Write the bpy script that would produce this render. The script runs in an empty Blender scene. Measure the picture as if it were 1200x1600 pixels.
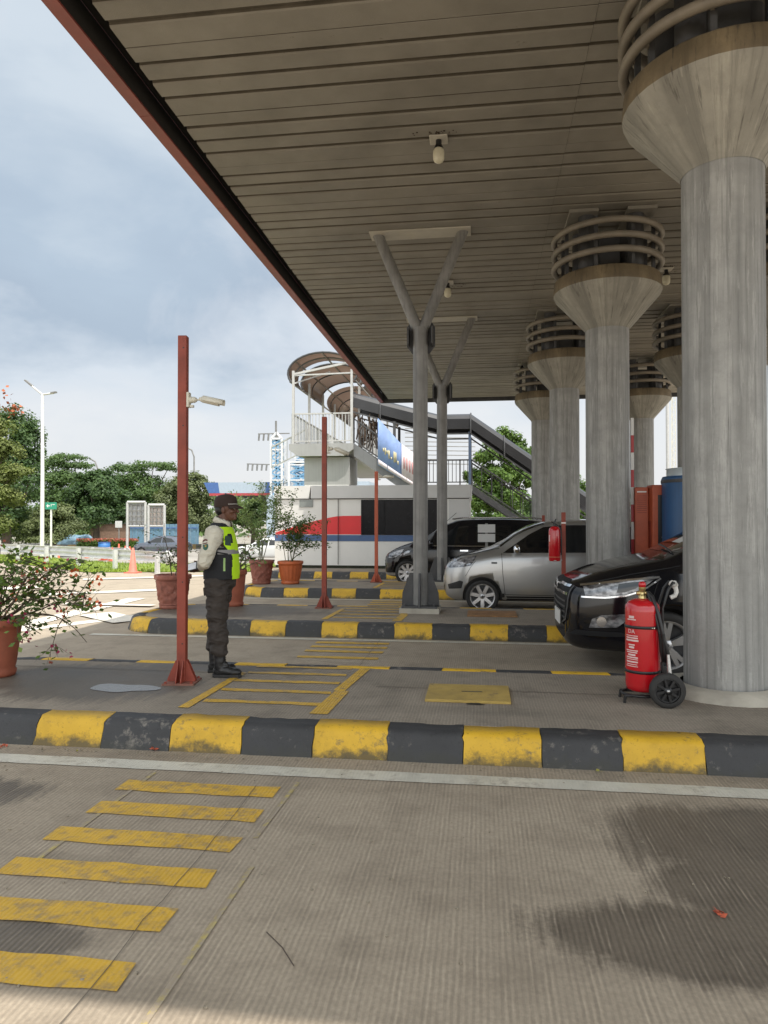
import bpy, bmesh, math, random
import numpy as np
from mathutils import Vector, Matrix
from mathutils.bvhtree import BVHTree
from mathutils.geometry import delaunay_2d_cdt

C = bpy.context.scene.collection
S = bpy.context.scene
rad = math.radians

# ------------------------------------------------------------------ camera
F, HZ, CAMH = 1120.0, 815.0, 1.64
YAW = math.atan(150.0 / F)
PITCH = math.atan((HZ - 800) / F)
cd = bpy.data.cameras.new('camera')
cam = bpy.data.objects.new('camera', cd); C.objects.link(cam)
cd.sensor_fit = 'HORIZONTAL'; cd.sensor_width = 36.0; cd.lens = 36.0 * F / 1200.0
cd.clip_start = 0.05; cd.clip_end = 6000
cam.location = (0, 0, CAMH); cam.rotation_euler = (math.pi / 2 + PITCH, 0, YAW)
S.camera = cam
S.render.resolution_x = 768; S.render.resolution_y = 1024

# ------------------------------------------------------------------ light
SUN_DIR = Vector((0.34, -0.30, 1.0)).normalized()
sun_el = math.asin(SUN_DIR.z); sun_az = math.atan2(SUN_DIR.x, SUN_DIR.y)
ld = bpy.data.lights.new('sun', 'SUN'); ld.energy = 3.4; ld.angle = rad(0.6); ld.color = (1.0, 0.945, 0.86)
sun = bpy.data.objects.new('sun', ld); C.objects.link(sun)
sun.rotation_euler = SUN_DIR.to_track_quat('Z', 'Y').to_euler()
S.view_settings.view_transform = 'Standard'; S.view_settings.look = 'None'
S.view_settings.exposure = 0.55; S.view_settings.gamma = 1.0

W = bpy.data.worlds.new('World'); S.world = W; W.use_nodes = True
wn = W.node_tree; wn.nodes.clear()
def N(nt, t, **kw):
    n = nt.nodes.new(t)
    for k, v in kw.items(): setattr(n, k, v)
    return n
def L(nt, a, b): nt.links.new(a, b)
def math_node(nt, op, a, b=None, clamp=False):
    n = N(nt, 'ShaderNodeMath', operation=op); n.use_clamp = clamp
    for i, v in enumerate((a, b)):
        if v is None: continue
        if isinstance(v, (int, float)): n.inputs[i].default_value = v
        else: L(nt, v, n.inputs[i])
    return n.outputs[0]
def ramp(nt, fac, stops, interp='LINEAR'):
    n = N(nt, 'ShaderNodeValToRGB'); e = n.color_ramp.elements; n.color_ramp.interpolation = interp
    while len(e) < len(stops): e.new(0.5)
    for i, (p, c) in enumerate(stops):
        e[i].position = p; e[i].color = (c[0], c[1], c[2], 1) if not isinstance(c, (int, float)) else (c, c, c, 1)
    L(nt, fac, n.inputs[0]); return n.outputs[0]
def mixc(nt, fac, a, b, blend='MIX'):
    n = N(nt, 'ShaderNodeMix', data_type='RGBA', blend_type=blend)
    for i, v in ((0, fac), (6, a), (7, b)):
        if isinstance(v, (int, float)): n.inputs[i].default_value = v if i == 0 else (v, v, v, 1)
        elif isinstance(v, tuple): n.inputs[i].default_value = (v[0], v[1], v[2], 1)
        else: L(nt, v, n.inputs[i])
    return n.outputs[2]
def noise(nt, vec, scale, detail=4, rough=0.55, dist=0.0):
    n = N(nt, 'ShaderNodeTexNoise'); n.inputs['Scale'].default_value = scale
    n.inputs['Detail'].default_value = detail; n.inputs['Roughness'].default_value = rough
    n.inputs['Distortion'].default_value = dist
    if vec is not None: L(nt, vec, n.inputs['Vector'])
    return n.outputs['Fac']
def mapping(nt, vec, scale=(1, 1, 1), loc=(0, 0, 0), rot=(0, 0, 0)):
    n = N(nt, 'ShaderNodeMapping'); n.inputs['Scale'].default_value = scale
    n.inputs['Location'].default_value = loc; n.inputs['Rotation'].default_value = rot
    L(nt, vec, n.inputs['Vector']); return n.outputs[0]

wtc = N(wn, 'ShaderNodeTexCoord').outputs['Generated']
sky = N(wn, 'ShaderNodeTexSky', sky_type='NISHITA'); sky.sun_disc = False
sky.sun_elevation = sun_el; sky.sun_rotation = sun_az; sky.air_density = 1.2; sky.dust_density = 2.5
wsep = N(wn, 'ShaderNodeSeparateXYZ'); L(wn, wtc, wsep.inputs[0])
wz = wsep.outputs['Z']
n1 = noise(wn, mapping(wn, wtc, (1.0, 1.0, 2.4), (0.3, 0.1, 0.0)), 1.7, 6, 0.5, 0.3)
n2 = noise(wn, mapping(wn, wtc, (1.0, 1.0, 2.2), (3.1, 1.7, 0.4)), 4.2, 7, 0.55, 0.25)
elev = math_node(wn, 'ADD', wz, math_node(wn, 'MULTIPLY', math_node(wn, 'SUBTRACT', n1, 0.5), 0.34))
elev = math_node(wn, 'ADD', elev, math_node(wn, 'MULTIPLY', math_node(wn, 'SUBTRACT', n2, 0.5), 0.26))
K = 7.2
def kc(r, g, b): return (r * K, g * K, b * K)
cl = ramp(wn, elev, [(0.0, (0.97, 0.98, 1.0)), (0.15, (0.95, 0.97, 1.0)), (0.24, (0.80, 0.87, 0.95)), (0.31, (0.50, 0.60, 0.72)),
                     (0.40, (0.55, 0.66, 0.78)), (0.50, (0.76, 0.85, 0.93)), (0.75, (0.84, 0.92, 1.0)), (1.0, (0.92, 0.96, 1.0))])
fl = noise(wn, mapping(wn, wtc, (1, 1, 2.0), (7.7, 2.1, 0.9)), 2.6, 8, 0.6, 0.5)
cl = mixc(wn, ramp(wn, fl, [(0.48, 0.0), (0.66, 0.75)]), cl, (0.86, 0.90, 0.96))
# sky brightened out of view behind the camera, added to light the canopy's shade
bn = N(wn, 'ShaderNodeVectorMath', operation='DOT_PRODUCT'); L(wn, wtc, bn.inputs[0])
bn.inputs[1].default_value = Vector((0.30, -0.85, 0.45)).normalized()
bright = N(wn, 'ShaderNodeMapRange'); bright.inputs[1].default_value = -0.35; bright.inputs[2].default_value = 0.95
bright.inputs[3].default_value = 1.0; bright.inputs[4].default_value = 2.9; L(wn, bn.outputs['Value'], bright.inputs[0])
clb = N(wn, 'ShaderNodeVectorMath', operation='SCALE'); L(wn, cl, clb.inputs[0])
L(wn, math_node(wn, 'MULTIPLY', bright.outputs[0], K), clb.inputs['Scale'])
warm = N(wn, 'ShaderNodeMapRange'); warm.inputs[1].default_value = -0.35; warm.inputs[2].default_value = 0.6; L(wn, bn.outputs['Value'], warm.inputs[0])
L(wn, mixc(wn, warm.outputs[0], cl, mixc(wn, 1.0, cl, (1.0, 0.955, 0.885), 'MULTIPLY')), clb.inputs[0])
skymix = mixc(wn, 0.86, sky.outputs[0], clb.outputs[0])
bg = N(wn, 'ShaderNodeBackground'); bg.inputs['Strength'].default_value = 0.09
L(wn, skymix, bg.inputs['Color'])
wo = N(wn, 'ShaderNodeOutputWorld'); L(wn, bg.outputs[0], wo.inputs[0])

# ------------------------------------------------------------------ helpers
def P(px, py, D):
    """point seen at photo pixel (px,py) at depth D metres in front of the camera"""
    l = (px - 600) / F; u = (HZ - py) / F
    return Vector((-math.sin(YAW) * D + math.cos(YAW) * l * D, math.cos(YAW) * D + math.sin(YAW) * l * D, CAMH + u * D))
def G(px, D, z=0.0):
    v = P(px, HZ, D); v.z = z; return v

def tag(o, label=None, cat=None, group=None, kind=None):
    if label: o['label'] = label
    if cat: o['category'] = cat
    if group: o['group'] = group
    if kind: o['kind'] = kind
    return o
def thing(name, label, cat, loc=(0, 0, 0), rz=0.0, group=None):
    o = bpy.data.objects.new(name, None); C.objects.link(o); o.empty_display_size = 0.2
    o.location = loc; o.rotation_euler = (0, 0, rz)
    return tag(o, label, cat, group)
def copy_tree(o, parent=None):
    c = o.copy(); C.objects.link(c)
    if parent is not None: c.parent = parent
    for ch in list(o.children): copy_tree(ch, c)
    return c

class MB:
    def __init__(s): s.v = []; s.f = []; s.m = []; s.sm = []
    def add(s, vs, fs, mi=0, smooth=False):
        b = len(s.v); s.v += [tuple(v) for v in vs]
        for f in fs: s.f.append([b + i for i in f]); s.m.append(mi); s.sm.append(smooth)
        return s
    def box(s, c, d, rz=0.0, mi=0, rot=None):
        x, y, z = d[0] / 2, d[1] / 2, d[2] / 2
        vs = [Vector((sx * x, sy * y, sz * z)) for sz in (-1, 1) for sx, sy in ((-1, -1), (1, -1), (1, 1), (-1, 1))]
        R = rot if rot is not None else Matrix.Rotation(rz, 3, 'Z')
        vs = [R @ v + Vector(c) for v in vs]
        return s.add(vs, [(3, 2, 1, 0), (4, 5, 6, 7), (0, 1, 5, 4), (1, 2, 6, 5), (2, 3, 7, 6), (3, 0, 4, 7)], mi)
    def bar(s, a, b, w, h=None, mi=0, up=(0, 0, 1)):
        a = Vector(a); b = Vector(b); h = h or w; d = (b - a); ln = d.length; d.normalize()
        u = Vector(up)
        if abs(d.dot(u)) > 0.98: u = Vector((0, 1, 0))
        sx = d.cross(u).normalized(); uz = sx.cross(d).normalized()
        R = Matrix((d, sx, uz)).transposed()
        return s.box((a + b) / 2, (ln, w, h), mi=mi, rot=R)
    def tube(s, path, r, n=10, mi=0, cap=True, closed=False, smooth=True):
        path = [Vector(p) for p in path]; k = len(path)
        rs = r if isinstance(r, (list, tuple)) else [r] * k
        rings = []; pu = None
        for i, p in enumerate(path):
            if closed: t = path[(i + 1) % k] - path[i - 1]
            else: t = path[min(i + 1, k - 1)] - path[max(i - 1, 0)]
            if t.length < 1e-9: t = Vector((0, 0, 1))
            t.normalize()
            u = pu if pu is not None else (Vector((0, 0, 1)) if abs(t.z) < 0.9 else Vector((1, 0, 0)))
            u = u - t * u.dot(t)
            if u.length < 1e-6: u = t.orthogonal()
            u.normalize(); w = t.cross(u); pu = u
            rings.append([p + (u * math.cos(2 * math.pi * j / n) + w * math.sin(2 * math.pi * j / n)) * rs[i] for j in range(n)])
        vs = [v for rg in rings for v in rg]; fs = []
        m = k if closed else k - 1
        for i in range(m):
            for j in range(n):
                a = i * n + j; b = i * n + (j + 1) % n; a2 = ((i + 1) % k) * n + j; b2 = ((i + 1) % k) * n + (j + 1) % n
                fs.append((a, b, b2, a2))
        s.add(vs, fs, mi, smooth)
        if cap and not closed:
            s.add(rings[0], [tuple(range(n))[::-1]], mi); s.add(rings[-1], [tuple(range(n))], mi)
        return s
    def lathe(s, prof, n=24, c=(0, 0, 0), mi=0, axis='Z', smooth=True, capb=True, capt=True):
        vs = []
        for r, z in prof:
            for j in range(n):
                a = 2 * math.pi * j / n
                p = (r * math.cos(a), r * math.sin(a), z)
                if axis == 'Y': p = (p[0], p[2], p[1])
                if axis == 'X': p = (p[2], p[0], p[1])
                vs.append(Vector(p) + Vector(c))
        fs = [(i * n + j, i * n + (j + 1) % n, (i + 1) * n + (j + 1) % n, (i + 1) * n + j) for i in range(len(prof) - 1) for j in range(n)]
        if axis == 'Y': fs = [f[::-1] for f in fs]
        s.add(vs, fs, mi, smooth)
        if capb and prof[0][0] > 1e-5: s.add(vs[:n], [tuple(range(n))[::-1]], mi)
        if capt and prof[-1][0] > 1e-5: s.add(vs[-n:], [tuple(range(n))], mi)
        return s
    def prism(s, poly, z0, z1, mi=0):
        n = len(poly)
        vs = [(x, y, z0) for x, y in poly] + [(x, y, z1) for x, y in poly]
        fs = [tuple(range(n))[::-1], tuple(range(n, 2 * n))] + [(i, (i + 1) % n, n + (i + 1) % n, n + i) for i in range(n)]
        return s.add(vs, fs, mi)
    def quad(s, a, b, c, d, mi=0): return s.add([a, b, c, d], [(0, 1, 2, 3)], mi)
    def build(s, name, mat, parent=None, loc=None, bevel=0.0, seg=2, smooth=None):
        me = bpy.data.meshes.new(name); me.from_pydata(s.v, [], s.f)
        mats = mat if isinstance(mat, (list, tuple)) else [mat]
        for m in mats: me.materials.append(m)
        me.polygons.foreach_set('material_index', s.m)
        me.polygons.foreach_set('use_smooth', [bool(x) if smooth is None else smooth for x in s.sm])
        me.update()
        o = bpy.data.objects.new(name, me); C.objects.link(o)
        if parent is not None: o.parent = parent
        if loc is not None: o.location = loc
        if bevel:
            md = o.modifiers.new('bevel', 'BEVEL'); md.width = bevel; md.segments = seg; md.limit_method = 'ANGLE'; md.angle_limit = rad(35)
        return o

def mesh_np(name, verts, quads, mat, parent=None, smooth=False):
    me = bpy.data.meshes.new(name)
    nv, nf, k = len(verts), len(quads), quads.shape[1]
    me.vertices.add(nv); me.vertices.foreach_set('co', np.asarray(verts, dtype=np.float32).ravel())
    me.loops.add(nf * k); me.loops.foreach_set('vertex_index', quads.astype(np.int32).ravel())
    me.polygons.add(nf); me.polygons.foreach_set('loop_start', np.arange(0, nf * k, k, dtype=np.int32))
    me.update(calc_edges=True)
    if smooth: me.polygons.foreach_set('use_smooth', [True] * nf)
    me.materials.append(mat); me.validate()
    o = bpy.data.objects.new(name, me); C.objects.link(o)
    if parent is not None: o.parent = parent
    return o

def apply_mods(o):
    dg = bpy.context.evaluated_depsgraph_get(); dg.update()
    ev = o.evaluated_get(dg)
    me = bpy.data.meshes.new_from_object(ev, depsgraph=dg)
    old = o.data; o.modifiers.clear(); o.data = me
    return o

# ------------------------------------------------------------------ materials
def newmat(name):
    m = bpy.data.materials.new(name); m.use_nodes = True
    nt = m.node_tree; b = nt.nodes['Principled BSDF']
    return m, nt, b
def M(name, col, rough=0.6, metal=0.0, var=0.12, vscale=5.0, bump=0.0, bscale=60.0, coat=0.0, streak=0.0, spot=None, spec=0.5, rvar=0.1, radial=0.0, drip=0.45):
    m, nt, b = newmat(name)
    tc = N(nt, 'ShaderNodeTexCoord').outputs['Object']
    n = noise(nt, tc, vscale, 6, 0.6)
    lo = tuple(c * (1 - var) for c in col); hi = tuple(min(1, c * (1 + var)) for c in col)
    colr = ramp(nt, n, [(0.3, lo), (0.7, hi)])
    if streak:
        st = noise(nt, mapping(nt, tc, (9, 9, 0.35)), 2.0, 6, 0.65)
        colr = mixc(nt, math_node(nt, 'MULTIPLY', ramp(nt, st, [(0.48, 0.0), (0.7, 1.0)]), streak), colr, tuple(c * 0.35 for c in col))
    if radial:
        vm = N(nt, 'ShaderNodeVectorMath', operation='MULTIPLY'); L(nt, tc, vm.inputs[0]); vm.inputs[1].default_value = (1, 1, 0)
        vn = N(nt, 'ShaderNodeVectorMath', operation='NORMALIZE'); L(nt, vm.outputs[0], vn.inputs[0])
        sz = N(nt, 'ShaderNodeSeparateXYZ'); L(nt, tc, sz.inputs[0]); cb = N(nt, 'ShaderNodeCombineXYZ')
        L(nt, math_node(nt, 'MULTIPLY', sz.outputs[2], 0.07), cb.inputs[2])
        va = N(nt, 'ShaderNodeVectorMath', operation='ADD'); L(nt, vn.outputs[0], va.inputs[0]); L(nt, cb.outputs[0], va.inputs[1])
        wob = noise(nt, tc, 2.2, 3)
        vs_ = N(nt, 'ShaderNodeVectorMath', operation='SCALE'); L(nt, va.outputs[0], vs_.inputs[0]); L(nt, math_node(nt, 'MULTIPLY_ADD', wob, 0.06), vs_.inputs['Scale'])
        vs_.inputs['Scale'].default_value = 1.0
        for l_ in list(vs_.inputs['Scale'].links): nt.links.remove(l_)
        s1 = noise(nt, va.outputs[0], 2.3, 3, 0.6); s2 = noise(nt, va.outputs[0], 9.0, 6, 0.7); s3 = noise(nt, mapping(nt, va.outputs[0], (1, 1, 4), (3, 1, 5)), 5.0, 8, 0.7)
        colr = mixc(nt, math_node(nt, 'MULTIPLY', ramp(nt, s1, [(0.40, 0.0), (0.62, 1.0)]), radial * 0.50), colr, tuple(c * 0.42 for c in col))
        colr = mixc(nt, math_node(nt, 'MULTIPLY', ramp(nt, s2, [(0.53, 0.0), (0.70, 1.0)]), radial * 0.55), colr, tuple(c * 0.28 for c in col))
        s4 = noise(nt, tc, 5.0, 8, 0.75)
        s5 = noise(nt, mapping(nt, va.outputs[0], (1, 1, 2.5), (1, 7, 2)), 17.0, 5, 0.65); s6 = noise(nt, mapping(nt, va.outputs[0], (1, 1, 9), (4, 2, 8)), 3.0, 4, 0.6)
        colr = mixc(nt, math_node(nt, 'MULTIPLY', math_node(nt, 'MULTIPLY', ramp(nt, s5, [(0.56, 0.0), (0.68, 1.0)]), ramp(nt, s6, [(0.42, 0.0), (0.60, 1.0)])), drip), colr, (0.035, 0.028, 0.020))
        colr = mixc(nt, math_node(nt, 'MULTIPLY', ramp(nt, s4, [(0.45, 0.0), (0.70, 1.0)]), 0.38 * radial), colr, tuple(c * 0.5 for c in col))
        colr = mixc(nt, math_node(nt, 'MULTIPLY', ramp(nt, s3, [(0.57, 0.0), (0.60, 1.0)]), radial * 0.22), colr, tuple(min(1, c * 1.45) for c in col))
    if spot:
        sp = noise(nt, tc, spot[1], 8, 0.7)
        colr = mixc(nt, ramp(nt, sp, [(spot[2], 0.0), (spot[2] + 0.06, 1.0)]), colr, spot[0])
    L(nt, colr, b.inputs['Base Color'])
    b.inputs['Metallic'].default_value = metal
    b.inputs['Specular IOR Level'].default_value = spec
    if rvar:
        rr = N(nt, 'ShaderNodeMapRange'); rr.inputs[3].default_value = max(0.02, rough - rvar); rr.inputs[4].default_value = min(1, rough + rvar)
        L(nt, noise(nt, tc, vscale * 2.3, 4), rr.inputs[0]); L(nt, rr.outputs[0], b.inputs['Roughness'])
    else: b.inputs['Roughness'].default_value = rough
    b.inputs['Coat Weight'].default_value = coat; b.inputs['Coat Roughness'].default_value = 0.04
    if bump:
        bp = N(nt, 'ShaderNodeBump'); bp.inputs['Strength'].default_value = bump; bp.inputs['Distance'].default_value = 0.01
        L(nt, noise(nt, tc, bscale, 5, 0.6), bp.inputs['Height']); L(nt, bp.outputs[0], b.inputs['Normal'])
    return m

def foliage_mat(name, dark, light, tip=None, scale=0.8, trans=0.25):
    m, nt, b = newmat(name)
    tc = N(nt, 'ShaderNodeTexCoord').outputs['Object']
    geo = N(nt, 'ShaderNodeNewGeometry')
    ri = geo.outputs['Random Per Island']
    n = noise(nt, tc, scale, 3, 0.6)
    f = math_node(nt, 'ADD', math_node(nt, 'MULTIPLY', n, 0.7), math_node(nt, 'MULTIPLY', ri, 0.35))
    stops = [(0.30, dark), (0.72, light)]
    if tip: stops.append((0.92, tip))
    col = ramp(nt, f, stops)
    L(nt, col, b.inputs['Base Color']); b.inputs['Roughness'].default_value = 0.55
    b.inputs['Specular IOR Level'].default_value = 0.3
    tr = N(nt, 'ShaderNodeBsdfTranslucent'); L(nt, mixc(nt, 0.4, col, (0.25, 0.4, 0.03)), tr.inputs['Color'])
    mx = N(nt, 'ShaderNodeMixShader'); mx.inputs[0].default_value = trans
    L(nt, b.outputs[0], mx.inputs[1]); L(nt, tr.outputs[0], mx.inputs[2])
    L(nt, mx.outputs[0], nt.nodes['Material Output'].inputs['Surface'])
    return m

def worn_paint(name, paint, under, amount=0.62, scale=9.0, rough=0.6, groove=False, var=0.15, edge=0.05, moss=0.0):
    m, nt, b = newmat(name)
    tc = N(nt, 'ShaderNodeTexCoord').outputs['Object']
    n = noise(nt, tc, scale, 9, 0.72)
    big = noise(nt, tc, 1.7, 3)
    f = math_node(nt, 'ADD', math_node(nt, 'MULTIPLY', n, 0.7), math_node(nt, 'MULTIPLY', big, 0.3))
    pv = mixc(nt, noise(nt, tc, 3.1, 5), tuple(c * (1 - var) for c in paint), tuple(min(1, c * (1 + var)) for c in paint))
    pv = mixc(nt, math_node(nt, 'MULTIPLY', ramp(nt, noise(nt, tc, 5.3, 6, 0.7), [(0.45, 0.0), (0.75, 1.0)]), 0.35), pv, tuple(c * 0.45 for c in paint))
    col = mixc(nt, ramp(nt, f, [(amount - edge, 0.0), (amount + edge, 1.0)]), pv, under)
    if moss:
        sp_ = N(nt, 'ShaderNodeSeparateXYZ'); L(nt, tc, sp_.inputs[0])
        hh_ = math_node(nt, 'ADD', sp_.outputs[2], math_node(nt, 'MULTIPLY', math_node(nt, 'SUBTRACT', noise(nt, tc, 6, 7, 0.75), 0.5), 0.30))
        col = mixc(nt, math_node(nt, 'MULTIPLY', ramp(nt, hh_, [(0.015, 1.0), (0.075, 0.0)]), moss), col, (0.035, 0.034, 0.024))
        col = mixc(nt, math_node(nt, 'MULTIPLY', ramp(nt, noise(nt, tc, 38, 5, 0.7), [(0.58, 0.0), (0.68, 1.0)]), 0.55), col, tuple(c * 0.35 for c in paint))
    L(nt, col, b.inputs['Base Color']); b.inputs['Roughness'].default_value = rough
    bp = N(nt, 'ShaderNodeBump'); bp.inputs['Strength'].default_value = 0.5; bp.inputs['Distance'].default_value = 0.006
    h = noise(nt, tc, 70, 4)
    if groove:
        wv = N(nt, 'ShaderNodeTexWave', wave_type='BANDS', bands_direction='X'); wv.inputs['Scale'].default_value = 14.0
        wv.inputs['Distortion'].default_value = 1.2; wv.inputs['Detail'].default_value = 2; L(nt, tc, wv.inputs['Vector'])
        h = math_node(nt, 'ADD', h, math_node(nt, 'MULTIPLY', wv.outputs['Fac'], 0.7))
    L(nt, h, bp.inputs['Height']); L(nt, bp.outputs[0], b.inputs['Normal'])
    return m

def slab_mat(name, dry, dark, wet=None, groove=0.6, blotch=0.5):
    """brushed concrete: tining lines across the lane, blotches, optional damp patches (own fixed shapes)"""
    m, nt, b = newmat(name)
    tc = N(nt, 'ShaderNodeTexCoord').outputs['Object']
    big = noise(nt, tc, 0.55, 6, 0.6); mid = noise(nt, tc, 3.0, 6, 0.65); fine = noise(nt, tc, 45, 5, 0.7)
    col = mixc(nt, ramp(nt, big, [(0.35, 0.0), (0.72, 1.0)]), dry, tuple(a * (1 - blotch) + c * blotch for a, c in zip(dry, dark)))
    col = mixc(nt, math_node(nt, 'MULTIPLY', ramp(nt, mid, [(0.48, 0.0), (0.70, 1.0)]), 0.55), col, dark)
    col = mixc(nt, math_node(nt, 'MULTIPLY', ramp(nt, fine, [(0.4, 1.0), (0.62, 0.0)]), 0.25), col, tuple(c * 0.6 for c in dark))
    # long oil and tyre streaks along the lane
    stre = noise(nt, mapping(nt, tc, (0.25, 2.2, 1)), 1.3, 5, 0.6)
    col = mixc(nt, math_node(nt, 'MULTIPLY', ramp(nt, stre, [(0.52, 0.0), (0.75, 1.0)]), 0.40), col, tuple(c * 0.8 for c in dark))
    wv = N(nt, 'ShaderNodeTexWave', wave_type='BANDS', bands_direction='X'); wv.inputs['Scale'].default_value = 13.0
    wv.inputs['Distortion'].default_value = 1.5; wv.inputs['Detail'].default_value = 3; wv.inputs['Detail Scale'].default_value = 0.7
    L(nt, tc, wv.inputs['Vector'])
    brk = noise(nt, mapping(nt, tc, (30, 2.5, 1)), 1.0, 5, 0.7)
    gl = math_node(nt, 'MULTIPLY', ramp(nt, wv.outputs['Fac'], [(0.25, 1.0), (0.6, 0.0)]), ramp(nt, brk, [(0.35, 0.25), (0.65, 1.0)]))
    col = mixc(nt, math_node(nt, 'MULTIPLY', gl, 0.52 * groove), col, tuple(c * 0.5 for c in dark))
    ridge = math_node(nt, 'MULTIPLY', ramp(nt, wv.outputs['Fac'], [(0.72, 0.0), (0.95, 1.0)]), ramp(nt, brk, [(0.5, 0.0), (0.7, 1.0)]))
    col = mixc(nt, math_node(nt, 'MULTIPLY', ridge, 0.52 * groove), col, tuple(min(1, c * 1.5) for c in dry))
    rough = 0.85
    if wet:
        sep = N(nt, 'ShaderNodeSeparateXYZ'); L(nt, tc, sep.inputs[0])
        jit = noise(nt, mapping(nt, tc, (11, 0.8, 1)), 1.6, 7, 0.7)
        jit2 = noise(nt, tc, 0.9, 4)
        best = None
        for (cx, cy, rx, ry, rot) in wet:
            dx = math_node(nt, 'SUBTRACT', sep.outputs[0], cx); dy = math_node(nt, 'SUBTRACT', sep.outputs[1], cy)
            cs, sn = math.cos(rot), math.sin(rot)
            u = math_node(nt, 'ADD', math_node(nt, 'MULTIPLY', dx, cs / rx), math_node(nt, 'MULTIPLY', dy, sn / rx))
            v = math_node(nt, 'ADD', math_node(nt, 'MULTIPLY', dx, -sn / ry), math_node(nt, 'MULTIPLY', dy, cs / ry))
            r = math_node(nt, 'SQRT', math_node(nt, 'ADD', math_node(nt, 'MULTIPLY', u, u), math_node(nt, 'MULTIPLY', v, v)))
            best = r if best is None else math_node(nt, 'MINIMUM', best, r)
        e = math_node(nt, 'ADD', best, math_node(nt, 'MULTIPLY', math_node(nt, 'SUBTRACT', jit, 0.5), 0.8))
        e = math_node(nt, 'ADD', e, math_node(nt, 'MULTIPLY', math_node(nt, 'SUBTRACT', jit2, 0.5), 0.8))
        e = math_node(nt, 'ADD', e, math_node(nt, 'MULTIPLY', math_node(nt, 'SUBTRACT', fine, 0.5), 0.25))
        w = ramp(nt, e, [(0.74, 1.0), (1.04, 0.0)])
        w = math_node(nt, 'MULTIPLY', w, ramp(nt, mid, [(0.30, 1.0), (0.75, 0.62)]))
        w = math_node(nt, 'MULTIPLY', w, math_node(nt, 'MULTIPLY_ADD', math_node(nt, 'MULTIPLY', ridge, groove), -0.75) if False else math_node(nt, 'SUBTRACT', 1.0, math_node(nt, 'MULTIPLY', ridge, 0.55)))
        wd = mixc(nt, 0.84, col, (0.046, 0.036, 0.028), 'MIX')
        wd = mixc(nt, math_node(nt, 'MULTIPLY', gl, 0.5), wd, (0.02, 0.017, 0.014))
        col = mixc(nt, math_node(nt, 'MULTIPLY', w, 0.9), col, wd)
        rr = N(nt, 'ShaderNodeMapRange'); rr.inputs[3].default_value = 0.85; rr.inputs[4].default_value = 0.5
        L(nt, w, rr.inputs[0]); L(nt, rr.outputs[0], b.inputs['Roughness'])
    else: b.inputs['Roughness'].default_value = rough
    b.inputs['Specular IOR Level'].default_value = 0.35
    L(nt, col, b.inputs['Base Color'])
    bp = N(nt, 'ShaderNodeBump'); bp.inputs['Strength'].default_value = 0.45; bp.inputs['Distance'].default_value = 0.006
    h = math_node(nt, 'ADD', math_node(nt, 'MULTIPLY', wv.outputs['Fac'], groove), math_node(nt, 'MULTIPLY', fine, 0.8))
    L(nt, h, bp.inputs['Height']); L(nt, bp.outputs[0], b.inputs['Normal'])
    return m

YEL = (0.62, 0.37, 0.022)
m_road = slab_mat('lane_concrete', (0.415, 0.348, 0.265), (0.205, 0.167, 0.126), wet=[(0.85, 2.95, 0.75, 0.30, -0.1), (1.55, 3.85, 0.95, 0.62, 0.0), (1.9, 2.9, 0.9, 0.85, 0), (1.35, 3.4, .5, .55, 0.2), (2.2, 3.3, 1.0, 1.1, 0), (1.15, 3.42, .42, .34, 0), (-1.85, 2.63, .42, .16, 0), (-3.3, 3.9, 0.75, 0.35, 0.2)])
m_island = slab_mat('island_concrete', (0.345, 0.295, 0.235), (0.145, 0.123, 0.098), wet=[(-3.5, 6.1, 1.15, 0.85, 0.0), (-2.6, 6.9, 1.0, 0.35, 0.0), (-4.0, 11.2, 1.6, 0.8, 0.0)], groove=0.45)
m_plaza = slab_mat('plaza_concrete', (0.42, 0.355, 0.27), (0.25, 0.21, 0.165), groove=0.15, blotch=0.35)
m_yel = worn_paint('yellow_kerb_paint', YEL, (0.13, 0.105, 0.06), 0.60, 14, var=0.25, moss=0.85)
m_blk = worn_paint('black_kerb_paint', (0.036, 0.036, 0.038), (0.20, 0.18, 0.155), 0.60, 11, rough=0.65, var=0.35, moss=0.6)
m_line_y = worn_paint('yellow_road_paint', (0.60, 0.36, 0.035), (0.24, 0.18, 0.11), 0.565, 15, groove=True, edge=0.08)
m_line_w = worn_paint('white_road_paint', (0.56, 0.53, 0.45), (0.25, 0.22, 0.18), 0.60, 12, groove=True, edge=0.08)
m_line_f = worn_paint('faded_yellow_paint', (0.47, 0.37, 0.10), (0.31, 0.255, 0.19), 0.44, 18, groove=True, edge=0.08)
m_conc = M('column_concrete', (0.36, 0.355, 0.335), 0.62, var=0.15, vscale=2.6, bump=0.35, bscale=45, radial=1.25, rvar=0.15)
m_cap = M('cap_concrete', (0.35, 0.33, 0.28), 0.7, var=0.14, vscale=3.2, bump=0.35, bscale=40, radial=1.15, drip=0.85)
m_plinth = M('plinth_concrete', (0.40, 0.37, 0.31), 0.8, var=0.2, vscale=4, bump=0.4, bscale=40)
m_ceil = M('soffit_sheet', (0.240, 0.222, 0.190), 0.55, var=0.18, vscale=1.2, bump=0.35, bscale=95, spec=0.35, spot=((0.12, 0.095, 0.07), 2.3, 0.66))
m_groove = M('soffit_groove_shade', (0.105, 0.09, 0.068), 0.8, var=0.3, vscale=3)  # darker tone put into the grooves to stand for their shade
m_dark = M('dark_gap', (0.02, 0.018, 0.016), 0.9, var=0.1)
m_fascia = M('maroon_fascia_paint', (0.24, 0.055, 0.045), 0.5, var=0.2, vscale=2.0, bump=0.1)
m_redsteel = M('red_oxide_paint', (0.24, 0.042, 0.022), 0.55, var=0.22, vscale=6, bump=0.15, bscale=50, spot=((0.10, 0.03, 0.02), 14, 0.68))
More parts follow.
